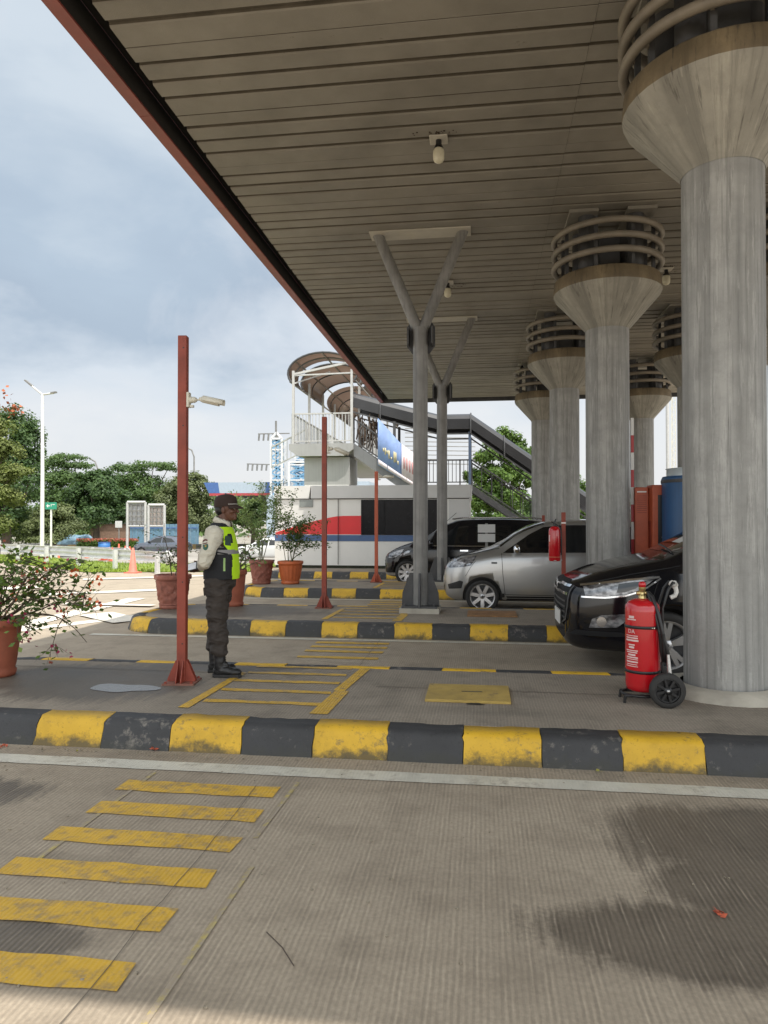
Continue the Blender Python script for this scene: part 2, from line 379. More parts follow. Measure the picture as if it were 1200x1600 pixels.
m_orsteel = M('orange_red_paint', (0.42, 0.085, 0.035), 0.5, var=0.15, vscale=6, bump=0.1)
m_gsteel = M('grey_painted_steel', (0.20, 0.195, 0.185), 0.5, var=0.25, vscale=3, bump=0.15, streak=0.6)
m_dsteel = M('dark_grey_steel', (0.055, 0.055, 0.057), 0.5, var=0.25, vscale=5, bump=0.12, spot=((0.12, 0.08, 0.05), 9, 0.70))
m_ring = M('ring_pipe_paint', (0.20, 0.172, 0.135), 0.5, var=0.2, vscale=4, bump=0.15, spot=((0.09, 0.07, 0.05), 12, 0.66))
m_white = M('white_paint', (0.74, 0.73, 0.70), 0.5, var=0.07, vscale=3, streak=0.12)
m_offwhite = M('cream_plastic', (0.60, 0.57, 0.48), 0.4, var=0.1)
m_black = M('black_plastic', (0.012, 0.012, 0.013), 0.38, var=0.2)
m_rubber = M('black_rubber', (0.022, 0.021, 0.020), 0.75, var=0.25, bump=0.2)
m_chrome = M('chrome', (0.72, 0.72, 0.73), 0.14, metal=1.0, var=0.03, rvar=0.05)
m_alloy = M('alloy_silver', (0.48, 0.48, 0.49), 0.32, metal=0.85, var=0.05, rvar=0.05)
m_red = M('fire_red_paint', (0.47, 0.008, 0.014), 0.22, var=0.06, coat=0.6, rvar=0.05)
m_brass = M('brass', (0.55, 0.43, 0.2), 0.3, metal=0.9, var=0.1)
m_steel = M('bare_steel', (0.5, 0.5, 0.5), 0.35, metal=0.9, var=0.1)
# ------------------------------------------------------------------ setting: ground, lanes, islands
m_ground = M('far_ground', (0.26, 0.24, 0.20), 0.9, var=0.25, vscale=0.3)
MB().quad((-1500, -200, -0.85), (1500, -200, -0.85), (1500, 2500, -0.85), (-1500, 2500, -0.85)).build('ground', m_ground)['kind'] = 'structure'
plaza_poly = [(-80, -30), (60, -30), (60, 60), (1, 60), (1, 26), (-6.6, 26), (-6.6, 22.7), (-12.6, 21.6), (-21, 28.2), (-80, 72)]
MB().prism(plaza_poly, -0.9, 0.0).build('toll_plaza', m_plaza)['kind'] = 'structure'
bed = MB()
bed.quad((-5.75, -4, 0.004), (14, -4, 0.004), (14, 21.4, 0.004), (-5.75, 21.4, 0.004))
bed.build('road', m_road)['kind'] = 'structure'

Y0 = [4.88, 9.93, 14.98, 20.03]
ISW = 2.32
def outline(x0, x1, y0, y1, rc, step=0.1):
    """open outline from the right end of the front edge, round the left nose, to the right end of the back edge"""
    pts = []
    n = int((x1 - x0 - rc) / step)
    for i in range(n + 1): pts.append((x1 + (x0 + rc - x1) * i / n, y0, 0, 1))
    k = 10
    for i in range(1, k + 1):
        a = -math.pi / 2 - (math.pi / 2) * i / k
        pts.append((x0 + rc + rc * math.cos(a), y0 + rc + rc * math.sin(a), -math.cos(a), -math.sin(a)))
    m = max(1, int((y1 - y0 - 2 * rc) / step))
    for i in range(1, m + 1): pts.append((x0, y0 + rc + (y1 - y0 - 2 * rc) * i / m, 1, 0))
    for i in range(1, k + 1):
        a = math.pi - (math.pi / 2) * i / k
        pts.append((x0 + rc + rc * math.cos(a), y1 - rc + rc * math.sin(a), -math.cos(a), -math.sin(a)))
    for i in range(1, n + 1): pts.append((x0 + rc + (x1 - x0 - rc) * i / n, y1, 0, -1))
    return pts
def lerp_outline(pts, cum, s):
    i = max(0, min(len(pts) - 2, int(np.searchsorted(cum, s, side='right')) - 1))
    t = (s - cum[i]) / max(1e-9, cum[i + 1] - cum[i]); t = max(0, min(1, t))
    a, b = pts[i], pts[i + 1]
    q = [a[j] + (b[j] - a[j]) * t for j in range(4)]
    ln = math.hypot(q[2], q[3]); return q[0], q[1], q[2] / ln, q[3] / ln
PROF = [(-0.02, -0.02), (0.0, 0.0), (0.025, 0.07), (0.05, 0.145), (0.062, 0.172), (0.085, 0.193), (0.115, 0.2), (0.25, 0.203), (0.25, 0.15)]
BL = 0.522
KERB_OFF = [-0.636, -1.71, -2.62, -2.1]
rk = random.Random(5)
for k, y0 in enumerate(Y0):
    x0 = [-5.45, -5.45, -5.38, -6.6][k]; x1 = 12.0; y1 = y0 + ISW if k < 3 else y0 + 4.6
    pts = outline(x0, x1, y0, y1, 0.85)
    cum = np.concatenate([[0], np.cumsum([math.hypot(pts[i + 1][0] - pts[i][0], pts[i + 1][1] - pts[i][1]) for i in range(len(pts) - 1)])])
    tot = cum[-1]
    kb = MB(); jits = {}
    s = (x1 - KERB_OFF[k]) % BL; bi = 0
    first_idx = math.floor((x1 - s - KERB_OFF[k]) / BL + 1e-6)
    idx = first_idx
    while s < tot - 0.1:
        e = min(s + BL, tot); idx -= 1
        mi = 0 if (idx % 2 != 0) else 1
        j0 = jits.setdefault(round(s, 2), [rk.gauss(0, .007) for _ in PROF]); j1 = jits.setdefault(round(e, 2), [rk.gauss(0, .007) for _ in PROF])
        nsub = 5; rings = []; dz = rk.uniform(-0.004, 0.004); di = rk.uniform(-0.004, 0.004); dd_ = [rk.gauss(0, .0018) for _ in range(nsub + 1)]
        for q in range(nsub + 1):
            ss = s + 0.003 + (e - s - 0.006) * q / nsub
            rg_ = []
            for pj, (d, z) in enumerate(PROF):
                x, y, nx, ny = lerp_outline(pts, cum, ss + (j0[pj] if q == 0 else j1[pj] if q == nsub else 0))
                rg_.append((x + nx * (d + di + dd_[q]), y + ny * (d + di + dd_[q]), z + ((dz + dd_[q]) if z > 0.1 else 0)))
            rings.append(rg_)
        np_ = len(PROF); vs = [v for r in rings for v in r]
        fs = [(a * np_ + j, (a + 1) * np_ + j, (a + 1) * np_ + j + 1, a * np_ + j + 1) for a in range(nsub) for j in range(np_ - 1)]
        kb.add(vs, fs, mi, True)
        kb.add(rings[0], [tuple(range(np_))], mi); kb.add(rings[-1], [tuple(range(np_))[::-1]], mi)
        s = e
    body = [(p[0] + p[2] * 0.10, p[1] + p[3] * 0.10) for p in pts]
    isl = MB().prism(body, -0.02, 0.14).build('traffic_island', m_dark)
    isl['kind'] = 'structure'
    top = [(p[0] + p[2] * 0.24, p[1] + p[3] * 0.24) for p in pts]
    tp = MB().prism(top, 0.10, 0.2).build('island_top', m_island); tp.parent = isl
    kb.build('kerb', [m_yel, m_blk]).parent = isl

# painted markings (thin sheets)
rm = MB()
def strip(mb, x0, x1, ya, yb, z, mi, wob=0.008, seg=0.12, rnd=random.Random(3)):
    n = max(1, int(abs(x1 - x0) / seg)); a = []; b = []
    for i in range(n + 1):
        x = x0 + (x1 - x0) * i / n
        a.append((x + rnd.uniform(-wob, wob), ya + rnd.uniform(-wob, wob), z)); b.append((x + rnd.uniform(-wob, wob), yb + rnd.uniform(-wob, wob), z))
    mb.add(a + b, [(i, i + 1, n + 2 + i, n + 1 + i) for i in range(n)], mi)
ZR, ZI = 0.009, 0.2045
strip(rm, -5.6, 9, 4.50, 4.665, ZR, 1, 0.004)
for i, yt in enumerate((4.30, 3.955, 3.60, 3.25, 2.90, 2.53)):
    strip(rm, -2.22 + rk.uniform(-.02, .02), -1.22 - (0.04 if i > 3 else 0), yt - 0.168, yt, ZR, 0)
for i, yt in enumerate((9.58, 9.27, 8.95, 8.55)): strip(rm, -2.2, -1.2, yt - 0.13, yt, ZR, 0 if i in (0, 3) else 0)
for i, yt in enumerate((14.7, 14.4, 14.05)): strip(rm, -2.2, -1.2, yt - 0.13, yt, ZR, 0)
for y in (9.58, 14.62): strip(rm, -5.6, 9, y + 0.13, y + 0.25, ZR, 1, 0.004)
# faint guide lines along the crossing
for x, a, b in ((-2.13, 3.2, 4.45), (-2.16, 2.4, 2.9), (-1.10, 1.6, 3.3), (-1.16, 3.6, 4.4)):
    rm.quad((x - 0.005, a, ZR - 0.001), (x + 0.02, a, ZR - 0.001), (x + 0.04, b, ZR - 0.001), (x + 0.015, b, ZR - 0.001), 2)
# crossing on the islands
for yo, fade in ((0.0, 0), (5.05, 0), (10.1, 0)):
    for y in (5.50, 5.88, 6.24, 6.58, 6.88): strip(rm, -2.2, -1.24, y + yo, y + yo + 0.085, ZI, 0, 0.01)
    rm.quad((-2.32, 5.30 + yo, ZI + .001), (-2.23, 5.30 + yo, ZI + .001), (-2.20, 6.6 + yo, ZI + .001), (-2.27, 6.6 + yo, ZI + .001), 0)
    rm.quad((-1.27, 5.26 + yo, ZI + .001), (-1.13, 5.26 + yo, ZI + .001), (-1.10, 6.0 + yo, ZI + .001), (-1.22, 6.0 + yo, ZI + .001), 0)
    rm.quad((-1.24, 6.0 + yo, ZI + .001), (-1.14, 6.0 + yo, ZI + .001), (-1.06, 6.95 + yo, ZI + .001), (-1.16, 6.95 + yo, ZI + .001), 0)
rm.build('road_markings', [m_line_y, m_line_w, m_line_f])['kind'] = 'structure'
hm = MB()
for px, py, qx, qy, w in ((30, 985, 235, 960, .16), (-60, 1000, 215, 935, .2), (60, 930, 250, 922, .25), (130, 906, 330, 900, .25), (150, 960, 205, 972, .3), (-60, 925, 60, 918, .3), (395, 915, 360, 935, .2), (100, 945, 240, 948, .12)):
    a = G(px, CAMH * F / (py - HZ), 0.006); b = G(qx, CAMH * F / (qy - HZ), 0.006); hz_ = 0.006 + 0.004 * len(hm.f); a.z = b.z = hz_
    d = (b - a).normalized(); nrm = Vector((-d.y, d.x, 0)) * w
    hm.quad(a - nrm, b - nrm, b + nrm, a + nrm)
hm.build('plaza_markings', M('white_plaza_paint', (0.66, 0.62, 0.54), 0.8, var=0.15, vscale=3, spot=((0.42, 0.36, 0.28), 3, 0.60)))['kind'] = 'structure'
jt = MB()
for x, a, b in ((-1.36, 1.0, 4.4), (-1.36, 7.2, 9.93), (-5.0, 7.2, 9.93)):
    p = []; yy = a
    while yy < b: p.append((x + rk.uniform(-.012, .012), yy)); yy += 0.15
    for (xa, ya), (xb, yb) in zip(p, p[1:]): jt.quad((xa - .0018, ya, ZR + .003), (xa + .0018, ya, ZR + .003), (xb + .0018, yb, ZR + .003), (xb - .0018, yb, ZR + .003))
for (xa, ya), (xb, yb) in (((-4.9, 6.62), (-2.9, 6.58)), ((-2.9, 6.58), (-2.2, 6.55)), ((-0.9, 6.2), (1.5, 6.15))):
    jt.quad((xa, ya - .006, ZI + .002), (xb, yb - .006, ZI + .002), (xb, yb + .006, ZI + .002), (xa, ya + .006, ZI + .002))
jt.build('pavement_joints', M('joint_sand', (0.12, 0.098, 0.074), 0.95, var=0.4, vscale=9))['kind'] = 'structure'
# puddle drying on the near island
def blob(cx, cy, rx, ry, z, seed, n=28):
    r = random.Random(seed); ph = [r.uniform(0, 6.28) for _ in range(4)]
    v = []
    for i in range(n):
        a = 2 * math.pi * i / n; q = 1 + 0.16 * math.sin(2 * a + ph[0]) + 0.12 * math.sin(3 * a + ph[1]) + 0.07 * math.sin(5 * a + ph[2])
        v.append((cx + rx * q * math.cos(a), cy + ry * q * math.sin(a), z))
    return v
m_pud, nt_, b_ = newmat('thin_water'); b_.inputs['Base Color'].default_value = (0.13, 0.12, 0.11, 1); b_.inputs['Roughness'].default_value = 0.25
_bp = N(nt_, 'ShaderNodeBump'); _bp.inputs['Strength'].default_value = 0.35; _bp.inputs['Distance'].default_value = 0.004
L(nt_, noise(nt_, N(nt_, 'ShaderNodeTexCoord').outputs['Object'], 60, 4), _bp.inputs['Height']); L(nt_, _bp.outputs[0], b_.inputs['Normal'])
pv = blob(-3.06, 5.86, 0.27, 0.16, 0.204, 4)
MB().add(pv, [tuple(range(len(pv)))]).build('puddle', m_pud)['kind'] = 'structure'
pv = blob(-3.55, 3.75, 0.5, 0.28, 0.0085, 9)
MB().add(pv, [tuple(range(len(pv)))]).build('puddle', m_pud)['kind'] = 'structure'

# grass verge behind the guardrail
m_grass = foliage_mat('grass_green', (0.12, 0.17, 0.022), (0.30, 0.40, 0.05), (0.42, 0.48, 0.10), 0.9, 0.2)
front = [(-5.2, 22.75), (-6.6, 22.72), (-12.6, 21.62), (-21, 28.22), (-60, 57)]
back = [(-4.5, 36), (-8.0, 37), (-17, 37), (-28, 43), (-72, 78)]
gv = MB()
gvs = []; nrow = 8
for r in range(nrow + 1):
    t = r / nrow
    for (ax, ay), (bx, by) in zip(front, back): gvs.append((ax + (bx - ax) * t, ay + (by - ay) * t, 0.02 - 0.86 * max(0, t - 0.25) / 0.75 + (0.03 if 0 < r < nrow else 0)))
gv.add(gvs, [(r * 5 + c, (r + 1) * 5 + c, (r + 1) * 5 + c + 1, r * 5 + c + 1) for r in range(nrow) for c in range(4)])
go = gv.build('grass', m_grass); go['kind'] = 'stuff'
rng = np.random.default_rng(2)
bl = []
for i in range(9000):
    seg = rng.integers(0, 3); t1 = rng.random(); t = rng.random() ** 1.6 * 0.8
    ax = front[seg][0] + (front[seg + 1][0] - front[seg][0]) * t1; ay = front[seg][1] + (front[seg + 1][1] - front[seg][1]) * t1
    bx = back[seg][0] + (back[seg + 1][0] - back[seg][0]) * t1; by = back[seg][1] + (back[seg + 1][1] - back[seg][1]) * t1
    x = ax + (bx - ax) * t; y = ay + (by - ay) * t; z = 0.02 - 0.86 * max(0, t - 0.25) / 0.75
    h = rng.uniform(.05, .14); a = rng.uniform(0, 6.28); w = .02; lx, ly = rng.normal(0, .04, 2)
    bl.append([(x - w * math.cos(a), y - w * math.sin(a), z), (x + w * math.cos(a), y + w * math.sin(a), z), (x + lx + .004, y + ly, z + h), (x + lx, y + ly, z + h)])
bl = np.array(bl).reshape(-1, 3)
gt = mesh_np('grass_blades', bl, np.arange(len(bl)).reshape(-1, 4), m_grass); gt['kind'] = 'stuff'

# far lane with painted kerb beyond the grass
MB().quad((-120, 38, -0.84), (2, 38, -0.84), (2, 75, -0.84), (-120, 75, -0.84)).build('far_road', M('far_asphalt', (0.30, 0.28, 0.25), 0.9, var=0.15, vscale=0.5))['kind'] = 'structure'
fk = MB()
a = G(-40, 62, -0.84); b = G(430, 66, -0.84); nk = 40
for i in range(nk):
    p = a.lerp(b, i / nk); q = a.lerp(b, (i + 1) / nk)
    fk.bar(p + Vector((0, 0, .22)), q + Vector((0, 0, .22)), 0.4, 0.45, i % 2)
fk.build('far_kerb', [m_yel, m_blk])['kind'] = 'structure'

# ------------------------------------------------------------------ canopy
CZ = 6.30; CX0, CX1, CY0, CY1 = -3.45, 8.5, 0.60, 27.2
can = thing('canopy', 'large toll plaza canopy with beige ribbed soffit and maroon edge trim', 'canopy', (0, 0, 0))
so = MB(); y = CY0; i = 0; prof = []
while y < CY1 - 0.3:
    dz = rk.uniform(-0.009, 0.004)
    if i % 4 == 3: prof += [(y, CZ + dz), (y + 0.286, CZ + dz), (y + 0.287, CZ + 0.05), (y + 0.297, CZ + 0.05), (y + 0.298, CZ)]
    else: prof += [(y, CZ + dz), (y + 0.208, CZ + dz), (y + 0.218, CZ + 0.034), (y + 0.276, CZ + 0.036), (y + 0.284, CZ + 0.012), (y + 0.294, CZ)]
    y += 0.30; i += 1
for xa, xb, dz in ((CX0, 1.066, 0), (1.069, CX1, 0.005)):
    n = len(prof); k0 = len(so.f); so.add([(xa, yy, z + dz) for yy, z in prof] + [(xb, yy, z + dz) for yy, z in prof], [(j, n + j, n + j + 1, j + 1) for j in range(n - 1)])
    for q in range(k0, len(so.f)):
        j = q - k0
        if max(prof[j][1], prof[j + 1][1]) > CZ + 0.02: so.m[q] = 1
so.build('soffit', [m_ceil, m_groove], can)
MB().box(((CX0 + CX1) / 2 - .05, (CY0 + CY1) / 2, CZ + 0.45), (CX1 - CX0 + 0.35, CY1 - CY0 + .1, 0.5)).build('roof_slab', m_dark, can)
fa = MB(); fi = MB()
yy = CY0 - 0.2
while yy < CY1 + 0.1:
    ye = min(yy + 2.4, CY1 + 0.12)
    fa.box((-3.80, (yy + ye) / 2, CZ + 0.17), (0.03, ye - yy - 0.008, 0.50)); fa.box((-3.735, (yy + ye) / 2, CZ - 0.075), (0.13, ye - yy - 0.008, 0.02))
    fi.box((-3.678, (yy + ye) / 2, CZ + 0.06), (0.012, ye - yy, 0.25)); yy += 2.4
fa.build('fascia', m_fascia, can); fi.build('edge_shadow_strip', m_dark, can)  # dark strip added to stand for the shadow gap behind the flange
MB().box(((CX0 + CX1) / 2, CY1 + 0.06, CZ + 0.2), (CX1 - CX0 + 0.6, 0.06, 0.62)).build('end_trim', m_dsteel, can)
MB().box(((CX0 + CX1) / 2, CY0 - 0.12, CZ + 0.2), (CX1 - CX0 + 0.6, 0.06, 0.62)).build('end_trim', m_fascia, can)

# columns
def column(loc, label):
    t = thing('concrete_column', label, 'column', loc, 0, 'flared concrete columns holding up the canopy')
    MB().lathe([(0.54, 0.0), (0.525, 0.055), (0.36, 0.08)], 20, capt=False).build('plinth', m_plinth, t)
    MB().lathe([(0.328, 0.02), (0.328, 1.5), (0.327, 3.0), (0.327, 4.41)], 40, capb=False, capt=False).build('shaft', m_conc, t)
    cp = MB().lathe([(0.331, 4.40), (0.345, 4.43), (0.79, 4.93), (0.812, 4.98)], 36, capb=False, capt=False)
    cp.lathe([(0.812, 4.98), (0.815, 5.0), (0.80, 5.17), (0.78, 5.19), (0.0, 5.20)], 36, mi=1, capb=False, capt=False)
    cp.build('capital', [m_cap, m_capband], t)
    for j, z in enumerate((5.40, 5.61, 5.83)):
        R = 0.80; path = [(R * math.cos(a), R * math.sin(a), z) for a in [2 * math.pi * q / 48 for q in range(48)]]
        rg = MB().tube(path, 0.048, 10, closed=True)
        for q in range(8):
            a = 2 * math.pi * (q + 0.5) / 8; rg.bar((0.70 * math.cos(a), 0.70 * math.sin(a), z), (0.78 * math.cos(a), 0.78 * math.sin(a), z), 0.03)
        rg.build('ring', m_ring, t)
    for q in range(4):
        a = math.pi / 4 + q * math.pi / 2
        MB().tube([(0.5 * math.cos(a), 0.5 * math.sin(a), 5.19), (0.5 * math.cos(a), 0.5 * math.sin(a), CZ - 0.2)], 0.125, 14).build('support_pipe', m_dsteel, t)
    pl = MB()
    for q in range(8):
        a = 2 * math.pi * (q + 0.5) / 8; pl.bar((0.69 * math.cos(a), 0.69 * math.sin(a), 5.19), (0.69 * math.cos(a), 0.69 * math.sin(a), 5.95), 0.05)
    pl.box((0, 0, 5.5), (0.30, 0.5, 0.6)); pl.build('ring_bracket', m_dsteel, t)
    for sx in (-1, 1): MB().box((sx * 0.42, 0, CZ - 0.225), (0.42, 1.15, 0.05)).build('head_plate', m_ceil, t)
    return t
m_capband = M('cap_band_stained', (0.19, 0.145, 0.085), 0.7, var=0.3, vscale=4, bump=0.3, bscale=30, radial=1.0, drip=0.95)
names = ['tall concrete column beside the wheeled fire extinguisher, nearest of all', 'concrete column right behind the silver car and the hanging extinguisher', 'concrete column in the middle of the row, partly behind the second', 'farthest concrete column in the front row, beside the tree']
for k in range(4): column(((2.06, 1.965, 1.89, 1.84)[k], 6.43 + 5.05 * k, 0.2), names[k])
names2 = ['concrete column at the right edge hidden behind the nearest one', 'concrete column whose flared cap peeks out left of the nearest column', 'concrete column behind the red barrier boxes beside the lattice mast']
for k in range(3): column((4.66, 11.48 + 5.05 * k, 0.2), names2[k])

# Y posts
def ypost(loc, label):
    t = thing('branching_steel_post', label, 'post', loc, 0, 'forked steel posts under the canopy')
    MB().box((0, 0, 0.04), (0.62, 0.62, 0.08)).build('plinth', m_plinth, t)
    MB().tube([(0, 0, 0.08), (0, 0, 4.56)], 0.118, 20).build('pole', m_gsteel, t)
    g = MB()
    for a in (0, math.pi / 2):
        c, s_ = math.cos(a), math.sin(a)
        pr = [(-0.30, 0.08), (0.30, 0.08), (0.29, 0.30), (0.17, 0.62), (-0.17, 0.62), (-0.29, 0.30)]
        vs = [(x * c - w * s_, x * s_ + w * c, z) for w in (-0.014, 0.014) for x, z in pr]
        g.add(vs, [tuple(range(6)), tuple(range(6, 12))[::-1]] + [(i, 6 + i, 6 + (i + 1) % 6, (i + 1) % 6) for i in range(6)])
    g.box((0, 0, 0.095), (0.56, 0.56, 0.03))
    for sx in (-1, 1):
        for sy in (-1, 1): g.lathe([(0.02, 0.11), (0.02, 0.15)], 6, (sx * 0.23, sy * 0.23, 0))
    g.build('gusset_foot', m_dsteel, t)
    for sx in (-1, 1):
        MB().tube([(sx * 0.02, 0, 4.48), (sx * 0.69, 0, CZ - 0.2)], 0.088, 16).build('branch', m_gsteel, t)
    k = MB()
    for yy in (-0.135, 0.135):
        pr = [(-0.14, 4.17), (0.14, 4.17), (0.23, 4.29), (0.23, 4.60), (0.15, 4.72), (-0.15, 4.72), (-0.23, 4.60), (-0.23, 4.29)]
        if yy > 0:
            vs = [(x, yy + w, z) for w in (-0.01, 0.01) for x, z in pr]; n = 8
            k.add(vs, [tuple(range(n)), tuple(range(n, 2 * n))[::-1]] + [(i, n + i, n + (i + 1) % n, (i + 1) % n) for i in range(n)])
    for sx in (-1, 1): k.box((sx * 0.19, 0.02, 4.42), (0.02, 0.25, 0.28))
    k.build('fork_plate', m_dsteel, t)
    MB().box((0.0, 0, CZ - 0.215), (1.62, 0.36, 0.02)).box((-0.4, 0.08, CZ - 0.222), (0.6, 0.2, 0.012)).build('head_plate', m_ceil2, t)
m_ceil2 = M('head_plate_paint', (0.46, 0.43, 0.37), 0.55, var=0.1, vscale=3, bump=0.05)
ypost((-0.947, 11.48, 0.2), 'nearer forked grey steel post with gusset foot in front of the silver car')
ypost((-0.86, 16.45, 0.2), 'farther forked grey steel post with pale weathered shaft beside the black van')

# soffit lamps
def lamp(loc, label):
    t = thing('ceiling_lamp', label, 'lamp', loc, 0, 'bulb lamps on the soffit')
    b = MB().box((0, 0, -0.012), (0.22, 0.22, 0.02)); b.build('mount_plate', m_ceil2, t, bevel=0.03)
    MB().tube([(0, 0, -0.02), (0, 0, -0.09)], 0.035, 12).lathe([(0.05, -0.10), (0.06, -0.13), (0.045, -0.085)], 14).build('socket', m_black, t)
    MB().lathe([(0.0, -0.30), (0.03, -0.297), (0.055, -0.28), (0.068, -0.25), (0.07, -0.20), (0.066, -0.15), (0.05, -0.12)], 20, capb=False).build('bulb', m_bulb, t)
    # grime and insect spots round the mount
    r = random.Random(label); g = MB()
    for _ in range(60):
        x = r.gauss(0, 0.16); yy = r.choice([-0.16, -0.13, 0.13, 0.16, 0.28]) + r.gauss(0, 0.012)
        s_ = r.uniform(.004, .011); g.box((x, yy, -0.002), (s_ * 2, s_ * 1.4, 0.004))
    g.build('grime', m_grime, t)['kind'] = 'stuff'
m_grime = M('insect_grime', (0.05, 0.03, 0.02), 0.9)
m_bulb = M('milky_bulb', (0.62, 0.58, 0.44), 0.3, var=0.05)
for px, py, lb in ((686, 222, 'milky bulb lamp on a square plate, nearest on the soffit'), (700, 449, 'milky bulb lamp on the soffit behind the fork of the nearer steel post'), (1043, 428, 'small bulb lamp on the soffit between the two nearest column caps'), (816, 578, 'far bulb lamp on the soffit above the farthest front column')):
    D = (CZ - CAMH) * F / (HZ - (py - 10)); p = P(px, HZ, D); lamp((p.x, p.y, CZ - 0.002), lb)
# ------------------------------------------------------------------ camera posts
def frustum_box(mb, c, d0, d1, h, mi=0):
    vs = [(c[0] + sx * d / 2, c[1] + sy * e / 2, c[2] + z) for z, (d, e) in ((0, d0), (h, d1)) for sx, sy in ((-1, -1), (1, -1), (1, 1), (-1, 1))]
    mb.add(vs, [(3, 2, 1, 0), (4, 5, 6, 7), (0, 1, 5, 4), (1, 2, 6, 5), (2, 3, 7, 6), (3, 0, 4, 7)], mi)
def camera_post(loc, h, label, mat, w=0.08, foot=True, rz=0.12):
    t = thing('camera_post', label, 'post', loc, rz, 'red steel camera posts on the islands')
    MB().box((0, 0, 0.012 + h / 2), (w, w, h)).build('pole', mat, t, bevel=0.006)
    MB().box((0, 0, 0.007), (0.28, 0.28, 0.014)).build('base_plate', m_redplate, t)
    g = MB()
    for a in range(4):
        c, s_ = math.cos(a * math.pi / 2), math.sin(a * math.pi / 2)
        pr = [(w / 2 - .003, 0.014), (0.125, 0.014), (0.125, 0.035), (w / 2 + 0.012, 0.20), (w / 2 - .003, 0.20)]
        for off in (-0.022, 0.022):
            vs = [(x * c - (off + q) * s_, x * s_ + (off + q) * c, z) for q in (-0.004, 0.004) for x, z in pr]; n = 5
            g.add(vs, [tuple(range(n))[::-1], tuple(range(n, 2 * n))] + [(i, (i + 1) % n, n + (i + 1) % n, n + i) for i in range(n)])
    for sx in (-1, 1):
        for sy in (-1, 1): g.lathe([(0.012, 0.013), (0.012, 0.03)], 6, (sx * 0.115, sy * 0.115, 0))
    g.build('gusset', mat, t)
    for z in (0.35, 0.9, 1.3, 2.3, h - 0.1): MB().lathe([(0.007, -w / 2 - 0.0015), (0.007, -w / 2 + .002)], 8, (0.012, 0, z), axis='Y').build('bolt_hole', m_black, t)
    return t
m_redplate = M('dusty_red_plate', (0.20, 0.085, 0.06), 0.75, var=0.25, vscale=9)
def cctv(loc, label, rz, tilt, s=1.0):
    t = thing('security_camera', label, 'camera', loc, rz, 'bullet cameras on the red posts')
    m = m_offwhite
    MB().box((0.012, 0, 0), (0.022, 0.10 * s, 0.20 * s)).build('wall_plate', m, t, bevel=0.004)
    j = MB().lathe([(0.045 * s, 0.02), (0.045 * s, 0.06 * s), (0.03 * s, 0.09 * s)], 16, axis='X')
    j.lathe([(0.0, 0.05 * s), (0.03 * s, 0.06 * s), (0.042 * s, 0.09 * s), (0.03 * s, 0.12 * s), (0.012 * s, 0.135 * s)], 16, axis='X'); j.tube([(0.1 * s, 0, 0), (0.19 * s, 0, 0.0)], 0.012 * s, 8)
    j.box((0.06 * s, 0, -0.085 * s), (0.05 * s, 0.05 * s, 0.03 * s)); j.build('swivel', m, t)
    ca, sa = math.cos(tilt), math.sin(tilt)
    def R(v): return (0.16 * s + (v[0] * ca + v[2] * sa) * s, v[1] * s, 0.01 + (-v[0] * sa + v[2] * ca) * s)
    b = MB(); b.lathe([(0.018, 0.0), (0.036, 0.035), (0.042, 0.06), (0.043, 0.28), (0.040, 0.285), (0.037, 0.27)], 20, axis='X')
    b.v = [R(v) for v in b.v]; b.build('body', m, t)
    l = MB().lathe([(0.036, 0.272), (0.0, 0.274)], 16, axis='X'); l.v = [R(v) for v in l.v]; l.build('lens', m_black, t)
    v = MB(); pts = [(0.052 * math.cos(a), 0.05 * math.sin(a)) for a in [rad(-20) + rad(220) * q / 12 for q in range(13)]]
    vs = [(x, y, z) for x in (0.05, 0.34) for y, z in pts]
    v.add(vs, [(i, 13 + i, 14 + i, i + 1) for i in range(12)], smooth=True); v.v = [R(q) for q in v.v]
    o = v.build('sun_shield', m, t); md = o.modifiers.new('s', 'SOLIDIFY'); md.thickness = 0.004
    return t
camera_post((-2.65, 6.15, 0.2), 3.10, 'tall red steel post beside the security guard, nearest of the three', m_redsteel)
cctv((-2.61, 6.15, 2.735), 'cream bullet camera on the tall red post beside the guard', 0.05, rad(13), 0.68)
camera_post((-2.58, 11.75, 0.2), 3.18, 'dark red steel post in front of the white toll office, middle of the three', m_redsteel, rz=0.05)
cctv((-2.54, 11.75, 2.86), 'dusty bullet camera on the middle red post, tilted down', 0.3, rad(24), 0.78)
camera_post((-2.44, 16.85, 0.2), 2.62, 'shorter orange red steel post left of the black van', m_orsteel, rz=0.05)
cctv((-2.40, 16.85, 2.70), 'small rusty camera on the shorter orange post', 0.2, rad(4), 0.75)

# ------------------------------------------------------------------ ground covers
m_cover = M('yellow_checker_plate', (0.42, 0.29, 0.075), 0.6, var=0.2, vscale=5, bump=0.7, bscale=160, spot=((0.24, 0.17, 0.07), 7, 0.6))
t = thing('access_cover', 'worn yellow steel access cover with a slot handle on the near island', 'cover', (-0.10, 6.02, 0.2), 0.0)
MB().box((0, 0, 0.012), (0.68, 0.56, 0.022)).build('plate', m_cover, t, bevel=0.003)
MB().box((0.03, 0.02, 0.0238), (0.17, 0.018, 0.003)).build('handle_slot', m_black, t)
MB().add(blob(0.06, -0.31, 0.06, 0.03, 0.006, 3), [tuple(range(28))]).build('broken_edge', m_dark, t)
t = thing('access_cover', 'rusty orange access cover beside the forked post foot', 'cover', (0.18, 11.25, 0.2), 0.0)
MB().box((0, 0, 0.012), (0.75, 0.62, 0.022)).build('plate', M('rusty_checker_plate', (0.26, 0.135, 0.055), 0.7, var=0.3, vscale=6, bump=0.7, bscale=140), t, bevel=0.003)
MB().box((0.02, 0.0, 0.0238), (0.15, 0.018, 0.003)).build('handle_slot', m_black, t)

